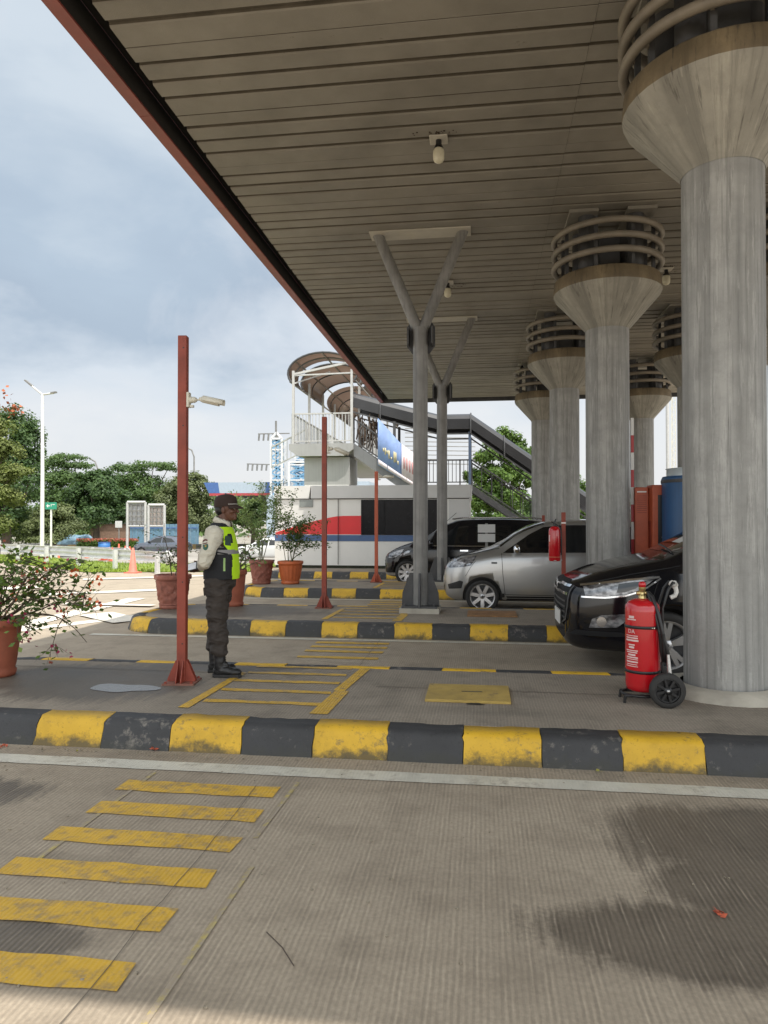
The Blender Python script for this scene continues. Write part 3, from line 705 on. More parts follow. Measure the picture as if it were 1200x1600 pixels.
# ------------------------------------------------------------------ wheeled extinguisher
def text_mesh(name, body, size, mat, parent, loc, rot, extrude=0.0008, bend=None):
    cu = bpy.data.curves.new(name, 'FONT'); cu.body = body; cu.size = size; cu.extrude = extrude; cu.align_x = 'CENTER'; cu.align_y = 'CENTER'; cu.resolution_u = 3
    o = bpy.data.objects.new(name, cu); C.objects.link(o)
    me = bpy.data.meshes.new_from_object(o.evaluated_get(bpy.context.evaluated_depsgraph_get())); C.objects.unlink(o); bpy.data.objects.remove(o)
    me.materials.clear(); me.materials.append(mat)
    if bend:
        for v in me.vertices:
            a = bend[1] + v.co.x / bend[0]; r = bend[0] + v.co.z
            v.co = Vector((r * math.sin(a), -r * math.cos(a), bend[2] + v.co.y))
    q = bpy.data.objects.new(name, me); C.objects.link(q); q.parent = parent; q.location = loc; q.rotation_euler = rot
    return q
m_label = M('white_label_print', (0.66, 0.50, 0.48), 0.5, var=0.1)
t = thing('fire_extinguisher', 'large red wheeled fire extinguisher with black hose beside the near column', 'extinguisher', (1.297, 6.02, 0.2))
R_ = 0.134
MB().lathe([(0.0, 0.075), (0.09, 0.08), (0.128, 0.10), (R_, 0.14), (R_, 0.72), (0.132, 0.765), (0.105, 0.80), (0.06, 0.818), (0.035, 0.822)], 40, capb=False).build('tank', m_red, t)
MB().lathe([(R_ + 0.0015, 0.165), (R_ + 0.0015, 0.168)], 40, capb=False, capt=False).build('weld_line', m_red, t)
v = MB().lathe([(0.03, 0.82), (0.03, 0.845), (0.022, 0.85), (0.022, 0.885), (0.028, 0.89), (0.028, 0.91)], 14)
v.tube([(0.0, 0, 0.865), (0.055, -0.01, 0.865)], 0.013, 10).tube([(-0.045, 0, 0.862), (0, 0, 0.862)], 0.016, 10); v.build('valve', m_brass, t)
MB().lathe([(0.0, 0.91), (0.028, 0.912), (0.03, 0.94), (0.02, 0.955), (0.0, 0.957)], 14, capb=False).build('valve_knob', m_red, t)
for z in (0.245, 0.60):
    MB().lathe([(R_ + 0.001, z - 0.012), (R_ + 0.004, z - 0.011), (R_ + 0.004, z + 0.011), (R_ + 0.001, z + 0.012)], 40, capb=False, capt=False).build('strap', m_black, t)
    MB().lathe([(0.006, 0.0), (0.006, 0.012)], 8, (0.062, -R_ - 0.0, z), axis='Y').lathe([(0.004, 0.0), (0.004, 0.012)], 8, (0.045, -R_ - 0.004, z), axis='Y').build('strap_bolt', m_chrome, t)
text_mesh('label_print', 'DA', 0.045, m_label, t, (0, 0, 0), (0, 0, 0), bend=(R_ + 0.0012, -0.88, 0.565))
for i, (z, h, w) in enumerate(((0.532, .006, .11), (0.515, .010, .11), (0.495, .014, .12), (0.46, .010, .06), (0.44, .016, .05), (0.415, .008, .11), (0.40, .008, .10), (0.38, .014, .07), (0.36, .010, .11), (0.345, .006, .11), (0.325, .012, .11), (0.305, .006, .10), (0.29, .006, .11), (0.68, .02, .05), (0.66, .008, .08))):
    q = MB(); n = 6; ps = []
    for zz in (z - h / 2, z + h / 2):
        for k in range(n + 1):
            a = -0.88 + (k / n - 0.5) * w / R_; ps.append(((R_ + .0012) * math.sin(a), -(R_ + .0012) * math.cos(a), zz))
    q.add(ps, [(k, k + 1, n + 2 + k, n + 1 + k) for k in range(n)]); q.build('label_line', m_label, t)
fr = MB()
fr.tube([(-0.16, -0.10, 0.055), (0.16, -0.10, 0.06)], 0.012, 8).tube([(-0.16, 0.10, 0.055), (0.16, 0.10, 0.06)], 0.012, 8)
fr.tube([(0.15 * math.cos(a) - 0.01, 0.135 * math.sin(a), 0.06) for a in [2 * math.pi * q / 24 for q in range(24)]], 0.012, 8, closed=True)
fr.tube([(-0.155, -0.10, 0.055), (-0.16, -0.10, 0.0)], 0.012, 8).tube([(-0.155, 0.10, 0.055), (-0.16, 0.10, 0.0)], 0.012, 8)
fr.tube([(0.16, -0.10, 0.06), (0.165, -0.09, 0.2), (0.17, -0.075, 0.75), (0.225, -0.075, 0.90), (0.27, -0.06, 0.955), (0.30, -0.03, 0.945), (0.30, 0.0, 0.93), (0.30, 0.03, 0.945), (0.27, 0.06, 0.955), (0.225, 0.075, 0.90), (0.17, 0.075, 0.75), (0.165, 0.09, 0.2), (0.16, 0.10, 0.06)], 0.012, 8)
fr.tube([(0.165, -0.22, 0.135), (0.165, 0.22, 0.135)], 0.011, 8); fr.bar((0.16, -0.1, 0.07), (0.18, -0.1, 0.14), 0.02); fr.bar((0.16, 0.1, 0.07), (0.18, 0.1, 0.14), 0.02)
fr.v = [(v[0] * 0.82 if v[0] > 0 else v[0], v[1], v[2]) for v in fr.v]
fr.build('trolley_frame', m_black, t)
MB().tube([(0.232, -0.045, 0.948), (0.245, -0.03, 0.935), (0.249, 0.0, 0.925), (0.245, 0.03, 0.935), (0.234, 0.045, 0.945)], 0.026, 10).tube([(0.246, -0.04, 0.92), (0.254, -0.045, 0.88), (0.24, -0.05, 0.85), (0.205, -0.05, 0.835)], 0.018, 8).build('plastic_wrap', M('clear_wrap', (0.55, 0.53, 0.50), 0.25, var=0.3, vscale=30), t)
hs = MB()
for dx, dy in ((-0.03, 0), (-0.012, -0.02)):
    hs.tube([(0.04, -0.02 + dy / 2, 0.872), (0.075 + dx, -0.06 + dy, 0.84), (0.11 + dx, -0.10 + dy, 0.70), (0.145 + dx, -0.12 + dy, 0.52), (0.175 + dx, -0.12 + dy, 0.40), (0.185 + dx, -0.11 + dy, 0.345), (0.165 + dx, -0.10 + dy, 0.335), (0.15 + dx, -0.11 + dy, 0.42), (0.135 + dx, -0.125 + dy, 0.56)], 0.014, 10)
hs.build('hose', m_black, t)
MB().tube([(0.16, -0.15, 0.40), (0.17, -0.155, 0.25)], [0.012, 0.018], 10).tube([(0.17, -0.155, 0.25), (0.175, -0.157, 0.20)], [0.024, 0.020], 10).build('nozzle', m_steel, t)
def small_wheel(parent, c, r):
    w = MB().lathe([(r * 0.70, -0.028), (r * 0.93, -0.03), (r, -0.015), (r, 0.015), (r * 0.93, 0.03), (r * 0.70, 0.028)], 32, c, axis='Y', capb=False, capt=False).build('wheel', m_rubber, parent)
    h = MB().lathe([(r * 0.62, -0.018), (r * 0.71, -0.022), (r * 0.71, 0.022), (r * 0.62, 0.018)], 32, c, axis='Y', capb=False, capt=False).lathe([(0.0, -0.03), (0.03, -0.028), (0.034, 0.0), (0.034, 0.03), (0, 0.03)], 14, c, axis='Y')
    h.lathe([(r * .64, 0.012), (0.0, 0.013)], 20, c, axis='Y', mi=0, capb=False)
    for q in range(8):
        a = 2 * math.pi * (q + .3) / 8; d = Vector((math.cos(a), 0, math.sin(a))); cc = Vector(c)
        h.bar(cc + d * 0.025 + Vector((0, -0.012, 0)), cc + d * r * 0.66 + Vector((0, -0.012, 0)), 0.018, 0.028, up=(0, 1, 0))
    h.build('hub', m_black, w); MB().lathe([(0.0, -0.037), (0.012, -0.036), (0.013, -0.028)], 10, c, axis='Y').build('axle_cap', m_steel, w)
small_wheel(t, (0.135, -0.225, 0.135), 0.135); small_wheel(t, (0.135, 0.225, 0.135), 0.135)

# small extinguisher hung on a red post
t = thing('thin_post', 'thin dark red post on the second island carrying the hung extinguisher', 'post', (1.25, 11.1, 0.2))
MB().box((0, 0, 0.79), (0.06, 0.06, 1.58)).build('pole', m_redsteel, t, bevel=0.004)
MB().box((0, 0, 0.006), (0.2, 0.2, 0.012)).build('base_plate', m_redplate, t); MB().box((0, -0.002, 1.42), (0.064, 0.064, 0.02)).build('band', m_white, t)
t = thing('thin_post', 'short dark red post on the third island, its top seen above the car roof', 'post', (1.39, 16.2, 0.2))
MB().box((0, 0, 0.79), (0.06, 0.06, 1.58)).build('pole', m_redsteel, t, bevel=0.004); MB().box((0, 0, 0.006), (0.2, 0.2, 0.012)).build('base_plate', m_redplate, t)
t = thing('fire_extinguisher', 'small red fire extinguisher hung on the thin post by the silver car', 'extinguisher', (1.115, 11.07, 1.04))
MB().lathe([(0.0, 0.0), (0.075, 0.005), (0.088, 0.02), (0.088, 0.46), (0.075, 0.50), (0.045, 0.525), (0.02, 0.53)], 28, capb=False).build('tank', m_red, t)
MB().lathe([(0.018, 0.53), (0.018, 0.58)], 12).tube([(0, 0, 0.57), (-0.05, 0, 0.60)], 0.008, 8).tube([(0.0, 0, 0.585), (0.02, 0, 0.64)], 0.01, 8).build('valve', m_black, t)
MB().lathe([(0.0895, 0.06), (0.0895, 0.075)], 28, capb=False, capt=False).build('weld_line', m_orsteel, t)
MB().tube([(0.02, -0.01, 0.56), (0.085, -0.05, 0.50), (0.098, -0.05, 0.3), (0.096, -0.03, 0.1)], 0.009, 8).build('hose', m_black, t)
MB().tube([(-0.10, 0, 0.02), (0, -0.095, 0.015), (0.10, 0, 0.02), (0.14, 0.02, 0.02)], 0.006, 6).build('hook', m_steel, t)
q = MB(); q.add([(0.0892 * math.sin(a), -0.0892 * math.cos(a), z) for z in (0.30, 0.40) for a in (-1.3, -1.2, -1.1, -1.0, -0.95)], [(k, k + 1, 6 + k, 5 + k) for k in range(4)]); q.build('label_print', m_label, t)

# ------------------------------------------------------------------ barrier gate, ticket machine, blue booth
t = thing('barrier_gate', 'orange red barrier cabinet with its red and white arm raised', 'barrier', (2.475, 11.62, 0.2))
MB().box((0, 0, 0.985), (0.205, 0.26, 1.97)).build('cabinet', m_orsteel, t, bevel=0.012)
for z in np.arange(1.58, 1.84, 0.032): MB().box((0, -0.132, z), (0.14, 0.010, 0.010)).build('louvre', m_redsteel, t)
MB().box((0, -0.1325, 1.90), (0.14, 0.006, 0.02)).build('badge', m_white, t)
MB().box((0.0, -0.131, 0.80), (0.165, 0.005, 1.3)).build('door', m_orsteel, t, bevel=0.002)
ar = MB()
for i in range(9): ar.box((-0.122, -0.05, 0.76 + 0.27 * i), (0.045, 0.025, 0.27), mi=i % 2)
ar.box((-0.115, -0.03, 0.8), (0.08, 0.08, 0.16), mi=2); ar.build('arm', [m_white, M('arm_red', (0.42, 0.02, 0.025), 0.4), m_dsteel], t)
t = thing('ticket_machine', 'orange red machine housing with a tall dark slot beside the blue booth', 'machine', (2.69, 11.50, 0.2), 0.1)
MB().box((0, 0, 1.0), (0.205, 0.28, 2.0)).build('housing', m_orsteel, t, bevel=0.012)
MB().box((0.015, -0.1415, 1.02), (0.075, 0.006, 1.65)).build('slot', m_black, t); MB().box((0.04, -0.147, 1.2), (0.015, 0.014, 0.025)).build('lock', m_steel, t)
MB().box((-0.1035, 0, 0.95), (0.006, 0.16, 1.0)).build('side_panel', m_redsteel, t)
t = thing('toll_booth', 'blue rounded toll booth shell with a pale glazed rim', 'booth', (3.22, 11.35, 0.2))
m_blue = M('blue_booth_paint', (0.025, 0.085, 0.20), 0.4, var=0.15, vscale=2, streak=0.3)
MB().lathe([(0.48, 0), (0.48, 2.08), (0.46, 2.12), (0.0, 2.13)], 36).build('shell', m_blue, t)
MB().lathe([(0.40, 2.12), (0.40, 2.23), (0.42, 2.24), (0.0, 2.25)], 36).build('glazed_rim', M('pale_glass', (0.5, 0.56, 0.58), 0.15), t)
MB().lathe([(0.483, 2.02), (0.488, 2.045), (0.483, 2.07)], 36, capb=False, capt=False).build('band', m_dsteel, t)
t = thing('thin_post', 'red post right of the blue booth', 'post', (3.13, 10.45, 0.2)); MB().tube([(0, 0, 0), (0, 0, 1.35)], 0.04, 12).build('pole', m_orsteel, t); MB().lathe([(0.1, 0), (0.1, 0.02)], 12).build('base_plate', m_redplate, t)

# ------------------------------------------------------------------ cars
def catmull(stn, n=4):
    out = []
    for i in range(len(stn) - 1):
        p0 = stn[max(i - 1, 0)]; p1 = stn[i]; p2 = stn[i + 1]; p3 = stn[min(i + 2, len(stn) - 1)]
        for q in range(n):
            t = q / n
            out.append([0.5 * (2 * b + (c - a) * t + (2 * a - 5 * b + 4 * c - d) * t * t + (3 * b - a - 3 * c + d) * t ** 3) for a, b, c, d in zip(p0, p1, p2, p3)])
    out.append(list(stn[-1])); return out
def decal(name, bvh, poly, axes, origin, direction, off, mat, parent, step=0.04, thick=0.0):
    """panel whose outline 'poly' (u,v) is laid onto the car skin along 'direction'"""
    U, V = Vector(axes[0]), Vector(axes[1]); O = Vector(origin); dv = Vector(direction).normalized()
    pts = []
    n = len(poly)
    for i in range(n):
        a, b = Vector(poly[i]), Vector(poly[(i + 1) % n]); k = max(1, int((b - a).length / step))
        for q in range(k): pts.append(a.lerp(b, q / k))
    nb = len(pts); edges = [(i, (i + 1) % nb) for i in range(nb)]
    xs = [p.x for p in pts]; ys = [p.y for p in pts]
    gx = np.arange(min(xs) + step * .5, max(xs), step); gy = np.arange(min(ys) + step * .5, max(ys), step)
    inner = [Vector((x, y)) for x in gx for y in gy]
    vs, es, fs, *_ = delaunay_2d_cdt(pts + inner, edges, [list(range(nb))], 1, 1e-5)
    vv = []; miss = False; last = 0.0
    for p in vs:
        o = O + U * p.x + V * p.y
        h, nr, idx, d = bvh.ray_cast(o, dv)
        if h is None: vv.append(None)
        else:
            if nr.dot(dv) > 0: nr = -nr
            vv.append(h + nr * off)
    keep = [f for f in fs if all(vv[i] is not None for i in f)]
    me = bpy.data.meshes.new(name); me.from_pydata([v if v is not None else (0, 0, 0) for v in vv], [], keep)
    bm = bmesh.new(); bm.from_mesh(me); bmesh.ops.delete(bm, geom=[v for v in bm.verts if not v.link_faces], context='VERTS')
    for f in bm.faces:
        if f.normal.dot(dv) > 0: f.normal_flip()
        f.smooth = True
    bm.to_mesh(me); bm.free(); me.materials.append(mat)
    o = bpy.data.objects.new(name, me); C.objects.link(o); o.parent = parent
    if thick:
        md = o.modifiers.new('s', 'SOLIDIFY'); md.thickness = thick; md.offset = -1
    return o
def line_poly(pts, w):
    """ribbon polygon round a polyline"""
    L_, R2 = [], []
    for i, p in enumerate(pts):
        a = Vector(pts[max(i - 1, 0)]); b = Vector(pts[min(i + 1, len(pts) - 1)]); d = (b - a).normalized(); n = Vector((-d.y, d.x)) * w / 2
        L_.append(Vector(p) + n); R2.append(Vector(p) - n)
    return [tuple(v) for v in L_ + R2[::-1]]
def carpaint(name, col, metal, rough=0.25, dirt=0.5):
    m, nt, b = newmat(name)
    b.inputs['Base Color'].default_value = (*col, 1); b.inputs['Metallic'].default_value = metal; b.inputs['Roughness'].default_value = rough
    b.inputs['Coat Weight'].default_value = 1.0 if metal > 0.2 else 0.0; b.inputs['Coat Roughness'].default_value = 0.03
    tc = N(nt, 'ShaderNodeTexCoord').outputs['Object']
    sep = N(nt, 'ShaderNodeSeparateXYZ'); L(nt, tc, sep.inputs[0])
    d = ramp(nt, math_node(nt, 'ADD', sep.outputs[2], math_node(nt, 'MULTIPLY', noise(nt, tc, 5, 5), 0.35)), [(0.32, 0.55), (0.60, 0.0)])
    L(nt, mixc(nt, math_node(nt, 'MULTIPLY', d, dirt), (*col,), (0.13, 0.11, 0.085)), b.inputs['Base Color'])
    rr = N(nt, 'ShaderNodeMapRange'); rr.inputs[3].default_value = rough; rr.inputs[4].default_value = 0.7; L(nt, d, rr.inputs[0]); L(nt, rr.outputs[0], b.inputs['Roughness'])
    return m
m_glass, _nt, _b = newmat('tinted_car_glass'); _b.inputs['Base Color'].default_value = (0.006, 0.007, 0.008, 1); _b.inputs['Roughness'].default_value = 0.04; _b.inputs['Coat Weight'].default_value = 0.5
m_lamp, _nt, _b = newmat('headlamp_glass'); _b.inputs['Metallic'].default_value = 0.35; _b.inputs['Roughness'].default_value = 0.10; _b.inputs['Coat Weight'].default_value = 1
_tc = N(_nt, 'ShaderNodeTexCoord').outputs['Object']
L(_nt, ramp(_nt, noise(_nt, mapping(_nt, _tc, (10, 10, 16)), 1.2, 3), [(0.36, (0.05, 0.05, 0.055)), (0.52, (0.20, 0.20, 0.21)), (0.70, (0.42, 0.42, 0.43))]), _b.inputs['Base Color'])
m_trim = M('matt_black_trim', (0.010, 0.010, 0.011), 0.7, var=0.2, spec=0.25)
m_seam = M('panel_seam', (0.012, 0.012, 0.012), 0.8)
m_plate = M('number_plate_white', (0.62, 0.62, 0.60), 0.5)

def wheel(parent, c, r, wd, side, spokes=5, split=True, mat=None):
    cx, cy, cz = c; s = side  # side -1: outer face towards -y
    ty = MB().lathe([(r * 0.66, s * 0.02), (r * 0.74, s * wd * 0.5), (r * 0.93, s * wd * 0.5), (r * 0.985, s * wd * 0.40), (r, s * wd * 0.2), (r, -s * wd * 0.3), (r * 0.95, -s * wd * 0.5), (r * 0.6, -s * wd * 0.5)], 40, c, axis='Y', capb=False, capt=False).build('wheel', m_rubber, parent)
    rm_ = MB().lathe([(r * 0.75, s * wd * 0.49), (r * 0.70, s * wd * 0.50), (r * 0.665, s * wd * 0.42), (r * 0.64, -s * wd * 0.1)], 40, c, axis='Y', capb=False, capt=False)
    rm_.lathe([(0.0, s * wd * 0.46), (r * 0.13, s * wd * 0.45), (r * 0.19, s * wd * 0.40), (r * 0.2, s * wd * 0.2)], 20, c, axis='Y', capb=False, capt=False)
    cc = Vector(c)
    for q in range(spokes):
        a0 = 2 * math.pi * (q + 0.25) / spokes
        for da in ((-0.16, 0.16) if split else (0,)):
            a = a0 + da; d = Vector((math.cos(a), 0, math.sin(a))); d0 = Vector((math.cos(a0), 0, math.sin(a0)))
            n = Vector((-math.sin(a), 0, math.cos(a)))
            w0, w1 = r * (0.07 if split else 0.10), r * (0.062 if split else 0.10)
            p0 = cc + d0 * r * 0.14; p1 = cc + d * r * 0.69
            y0_, y1_ = s * wd * 0.43, s * wd * 0.47
            vs = []
            for p, w_, yo in ((p0, w0, y0_), (p1, w1, y1_)):
                vs += [p + n * w_ + Vector((0, yo, 0)), p - n * w_ + Vector((0, yo, 0)), p - n * w_ * 1.3 + Vector((0, yo - s * 0.04, 0)), p + n * w_ * 1.3 + Vector((0, yo - s * 0.04, 0))]
            rm_.add(vs, [(0, 1, 5, 4), (1, 2, 6, 5), (2, 3, 7, 6), (3, 0, 4, 7), (0, 3, 2, 1), (4, 5, 6, 7)])
    rm_.build('rim', mat or m_alloy, ty)
    MB().lathe([(r * 0.66, -s * 0.01), (0.0, -s * 0.012)], 24, c, axis='Y', capb=False, capt=False).build('brake_disc', m_dsteel, ty)
    nt2 = MB()
    for q in range(5):
        a = 2 * math.pi * q / 5 + .2; nt2.lathe([(0.012, s * wd * 0.44), (0.012, s * wd * 0.40)], 8, (cx + r * .12 * math.cos(a), cy, cz + r * .12 * math.sin(a)), axis='Y')
    nt2.lathe([(r * 0.06, s * wd * 0.475), (r * 0.07, s * wd * 0.44)], 12, c, axis='Y'); nt2.build('wheel_nut', m_dsteel, ty)
    return ty

def build_car(label, loc, sp, group='cars in the toll lanes', name='parked_car'):
    t = thing(name, label, 'car', loc, 0, group)
    st = catmull(sp['stations'], 5); rings = []
    for (x, zb, w, zbelt, w1, z1, w2, z2, z3) in st:
        zm = zb + (zbelt - zb) * 0.45
        half = [(0, zb), (w * .72, zb), (w * .93, zb + .03), (w * .985, zb + .10), (w, zm), (w * .995, zbelt - .16), (w * .965, zbelt - .04), (w * .935, zbelt), (w1 + (w * .935 - w1) * .5, zbelt + (z1 - zbelt) * .5 + .012), (w1, z1), (w1 * .95, z1 + (z2 - z1) * .55), (w2, z2), (w2 * .5, z2 + (z3 - z2) * .75), (0, z3)]
        ring = [(x, y, z) for y, z in half] + [(x, -y, z) for y, z in half[-2:0:-1]]
        rings.append(ring)
    n = len(rings[0]); vs = [v for r in rings for v in r]; m = len(rings)
    fs = [(i * n + j, i * n + (j + 1) % n, (i + 1) * n + (j + 1) % n, (i + 1) * n + j) for i in range(m - 1) for j in range(n)]
    b = MB(); b.add(vs, fs, 0, True)
    c0 = Vector((rings[0][0][0] - 0.012, 0, np.mean([v[2] for v in rings[0]]))); c1 = Vector((rings[-1][0][0] + 0.02, 0, np.mean([v[2] for v in rings[-1]])))
    k = len(b.v); b.v += [tuple(c0), tuple(c1)]
    for j in range(n):
        b.f.append([k, (j + 1) % n, j]); b.m.append(0); b.sm.append(True)
        b.f.append([k + 1, (m - 1) * n + j, (m - 1) * n + (j + 1) % n]); b.m.append(0); b.sm.append(True)
    body = b.build('body', [sp['paint'], m_black], t)
    bm = bmesh.new(); bm.from_mesh(body.data); bmesh.ops.remove_doubles(bm, verts=bm.verts, dist=1e-5); bmesh.ops.recalc_face_normals(bm, faces=bm.faces); bm.to_mesh(body.data)
    md = body.modifiers.new('sub', 'SUBSURF'); md.levels = 1; md.render_levels = 1; apply_mods(body)
    bm.free(); bm = bmesh.new(); bm.from_mesh(body.data); bvh = BVHTree.FromBMesh(bm); bm.free()
    W_ = sp['W'] / 2; r = sp['r']
    cut = MB()
    for wx in sp['wheels']:
        for s in (-1, 1): cut.lathe([(r * sp.get('arch', 1.16), -0.28), (r * sp.get('arch', 1.16), 0.28)], 48, (wx, s * (W_ - 0.08), r), axis='Y', mi=1)
    co = cut.build('cut', [sp['paint'], m_black], t); bm = bmesh.new(); bm.from_mesh(co.data); bmesh.ops.remove_doubles(bm, verts=bm.verts, dist=1e-5); bmesh.ops.recalc_face_normals(bm, faces=bm.faces); bm.to_mesh(co.data); bm.free()
    md = body.modifiers.new('b', 'BOOLEAN'); md.object = co; md.operation = 'DIFFERENCE'; md.solver = 'EXACT'
    bpy.context.view_layer.update(); apply_mods(body)
    bpy.data.objects.remove(co)
    for wx in sp['wheels']:
        for s in (-1, 1): wheel(t, (wx, s * (W_ - 0.115), r), r, 0.2, s, sp.get('spokes', 5), sp.get('split', True), sp.get('rim'))
    XZ = ((1, 0, 0), (0, 0, 1)); YZ = ((0, 1, 0), (0, 0, 1)); XY = ((1, 0, 0), (0, 1, 0))
    def side(nm, poly, mat, off=0.003, step=0.05, both=True, thick=0.0):
        for s in ((-1, 1) if both else (-1,)): decal(nm, bvh, poly, XZ, (0, s * 2, 0), (0, -s, 0), off, mat, t, step, thick)
    def front(nm, poly, mat, off=0.004, step=0.04, thick=0.0): return decal(nm, bvh, poly, YZ, (-1.5, 0, 0), (1, 0, 0), off, mat, t, step, thick)
    def top(nm, poly, mat, off=0.003, step=0.06): return decal(nm, bvh, poly, XY, (0, 0, 3), (0, 0, -1), off, mat, t, step)
    sp['detail'](t, side, front, top)
    return t
def mirror_part(t, c, mat, s=1):
    x, y, z = c
    o = MB().lathe([(0.0, -0.11), (0.05, -0.105), (0.075, -0.06), (0.08, 0.02), (0.07, 0.09), (0.03, 0.115), (0, 0.118)], 18, (0, 0, 0), axis='Y', capb=False, capt=False)
    o.v = [(x + v[0] * 0.75, y + v[1] * 0.9, z + v[2]) for v in o.v]; m_ = o.build('mirror', mat, t)
    MB().bar((x + 0.01, y + 0.06 * (1 if y < 0 else -1), z - 0.04), (x + 0.05, y + 0.16 * (1 if y < 0 else -1), z - 0.06), 0.05, 0.03).build('mirror_arm', m_black, m_)

def hoodst(x, zb, w, zbelt, top): return (x, zb, w, zbelt, w * .80, zbelt + (top - zbelt) * .62, w * .48, zbelt + (top - zbelt) * .93, top)
def cabst(x, zb, w, zbelt, wr, zr): return (x, zb, w, zbelt, wr, zr - .075, wr * .74, zr - .012, zr)
# silver people carrier
p_silver = carpaint('silver_metallic_paint', (0.40, 0.40, 0.395), 0.75, 0.32)
def det_silver(t, side, front, top):
    side('side_window', [(1.06, 1.075), (1.22, 1.19), (1.52, 1.40), (1.78, 1.535), (2.06, 1.565), (2.06, 1.085)], m_glass)
    side('side_window', [(2.14, 1.085), (2.14, 1.57), (3.02, 1.565), (3.05, 1.095)], m_glass)
    side('side_window', [(3.13, 1.10), (3.11, 1.56), (3.72, 1.49), (3.88, 1.13)], m_glass)
    side('window_pillar', [(2.055, 1.085), (2.055, 1.565), (2.145, 1.57), (2.145, 1.085)], m_trim, 0.0035)
    top('windscreen', [(1.02, -.68), (1.42, -.635), (1.80, -.58), (1.80, .58), (1.42, .635), (1.02, .68), (0.96, .4), (0.94, 0), (0.96, -.4)], m_glass)
    side('headlight', [(0.10, 0.80), (0.09, 0.90), (0.22, 0.955), (0.42, 0.985), (0.60, 1.02), (0.56, 0.94), (0.50, 0.85), (0.35, 0.82)], m_lamp, 0.006, 0.03)
    front('grille', [(-.46, .68), (-.50, .80), (-.3, .83), (.3, .83), (.50, .80), (.46, .68)], m_black, 0.004)
    front('grille_bar', line_poly([(-.48, .765), (0, .775), (.48, .765)], .03), m_chrome, 0.009); front('grille_bar', line_poly([(-.46, .70), (0, .71), (.46, .70)], .02), m_chrome, 0.009)
    front('lower_grille', [(-.50, .36), (-.56, .48), (.56, .48), (.50, .36)], m_black, 0.004)
    side('fog_recess', [(0.10, 0.42), (0.08, 0.50), (0.30, 0.58), (0.36, 0.56), (0.33, 0.44)], m_black, 0.003, 0.03)
    side('door_seam', line_poly([(1.10, 0.34), (1.06, 0.7), (1.04, 1.07)], 0.009), m_seam, 0.0025, 0.04)
    side('door_seam', line_poly([(2.10, 0.34), (2.10, 1.09)], 0.009), m_seam, 0.0025, 0.04); side('door_seam', line_poly([(3.08, 0.5), (3.10, 1.1)], 0.009), m_seam, 0.0025, 0.04)
    side('door_seam', line_poly([(1.10, 0.34), (2.1, 0.33), (2.9, 0.34), (3.08, 0.5)], 0.008), m_seam, 0.0025, 0.04)
    side('bonnet_seam', line_poly([(0.25, 0.985), (0.6, 1.065), (0.9, 1.14), (1.0, 1.15)], 0.010), m_seam, 0.002, 0.04)
    side('bumper_seam', line_poly([(0.58, 0.93), (0.50, 0.83), (0.40, 0.66)], 0.007), m_seam, 0.002, 0.03)
    side('sill_trim', [(1.12, 0.24), (1.12, 0.31), (2.9, 0.31), (2.9, 0.24)], m_trim, 0.003)
    side('door_handle', line_poly([(1.80, 0.945), (1.98, 0.95)], 0.035), p_silver, 0.02, 0.03); side('door_handle', line_poly([(2.75, 0.95), (2.93, 0.955)], 0.035), p_silver, 0.02, 0.03)
    side('side_lamp', line_poly([(0.86, 0.90), (0.96, 0.90)], 0.03), m_dsteel, 0.008, 0.02)
    for y in (-0.94, 0.94): mirror_part(t, (1.30, y, 1.15), m_chrome)
    side('mud_flap', [(1.02, 0.17), (1.02, 0.36), (1.09, 0.36), (1.09, 0.17)], m_rubber, 0.004)
    MB().box((-0.015, 0, 0.56), (0.012, 0.42, 0.13)).build('number_plate', m_plate, t)
silver = dict(W=1.66, r=0.30, wheels=(0.70, 3.36), paint=p_silver, detail=det_silver, spokes=7, split=False,
    stations=[hoodst(0.0, .40, .48, .66, .76), hoodst(0.05, .28, .62, .78, .86), hoodst(0.16, .22, .735, .86, .94), hoodst(0.36, .20, .80, .93, 1.02), hoodst(0.65, .20, .825, 1.0, 1.11), hoodst(0.95, .20, .83, 1.06, 1.21),
              cabst(1.30, .20, .83, 1.07, .675, 1.44), cabst(1.62, .20, .83, 1.08, .63, 1.585), cabst(2.0, .20, .83, 1.09, .605, 1.66), cabst(2.7, .20, .83, 1.09, .60, 1.685), cabst(3.4, .20, .825, 1.10, .59, 1.665), cabst(3.85, .22, .81, 1.11, .575, 1.59), cabst(4.08, .28, .79, 1.08, .58, 1.42), cabst(4.19, .36, .74, 0.98, .56, 1.16)])
build_car('silver people carrier with chrome mirror stopped in the middle lane', (-0.66, 13.72, 0.005), silver)

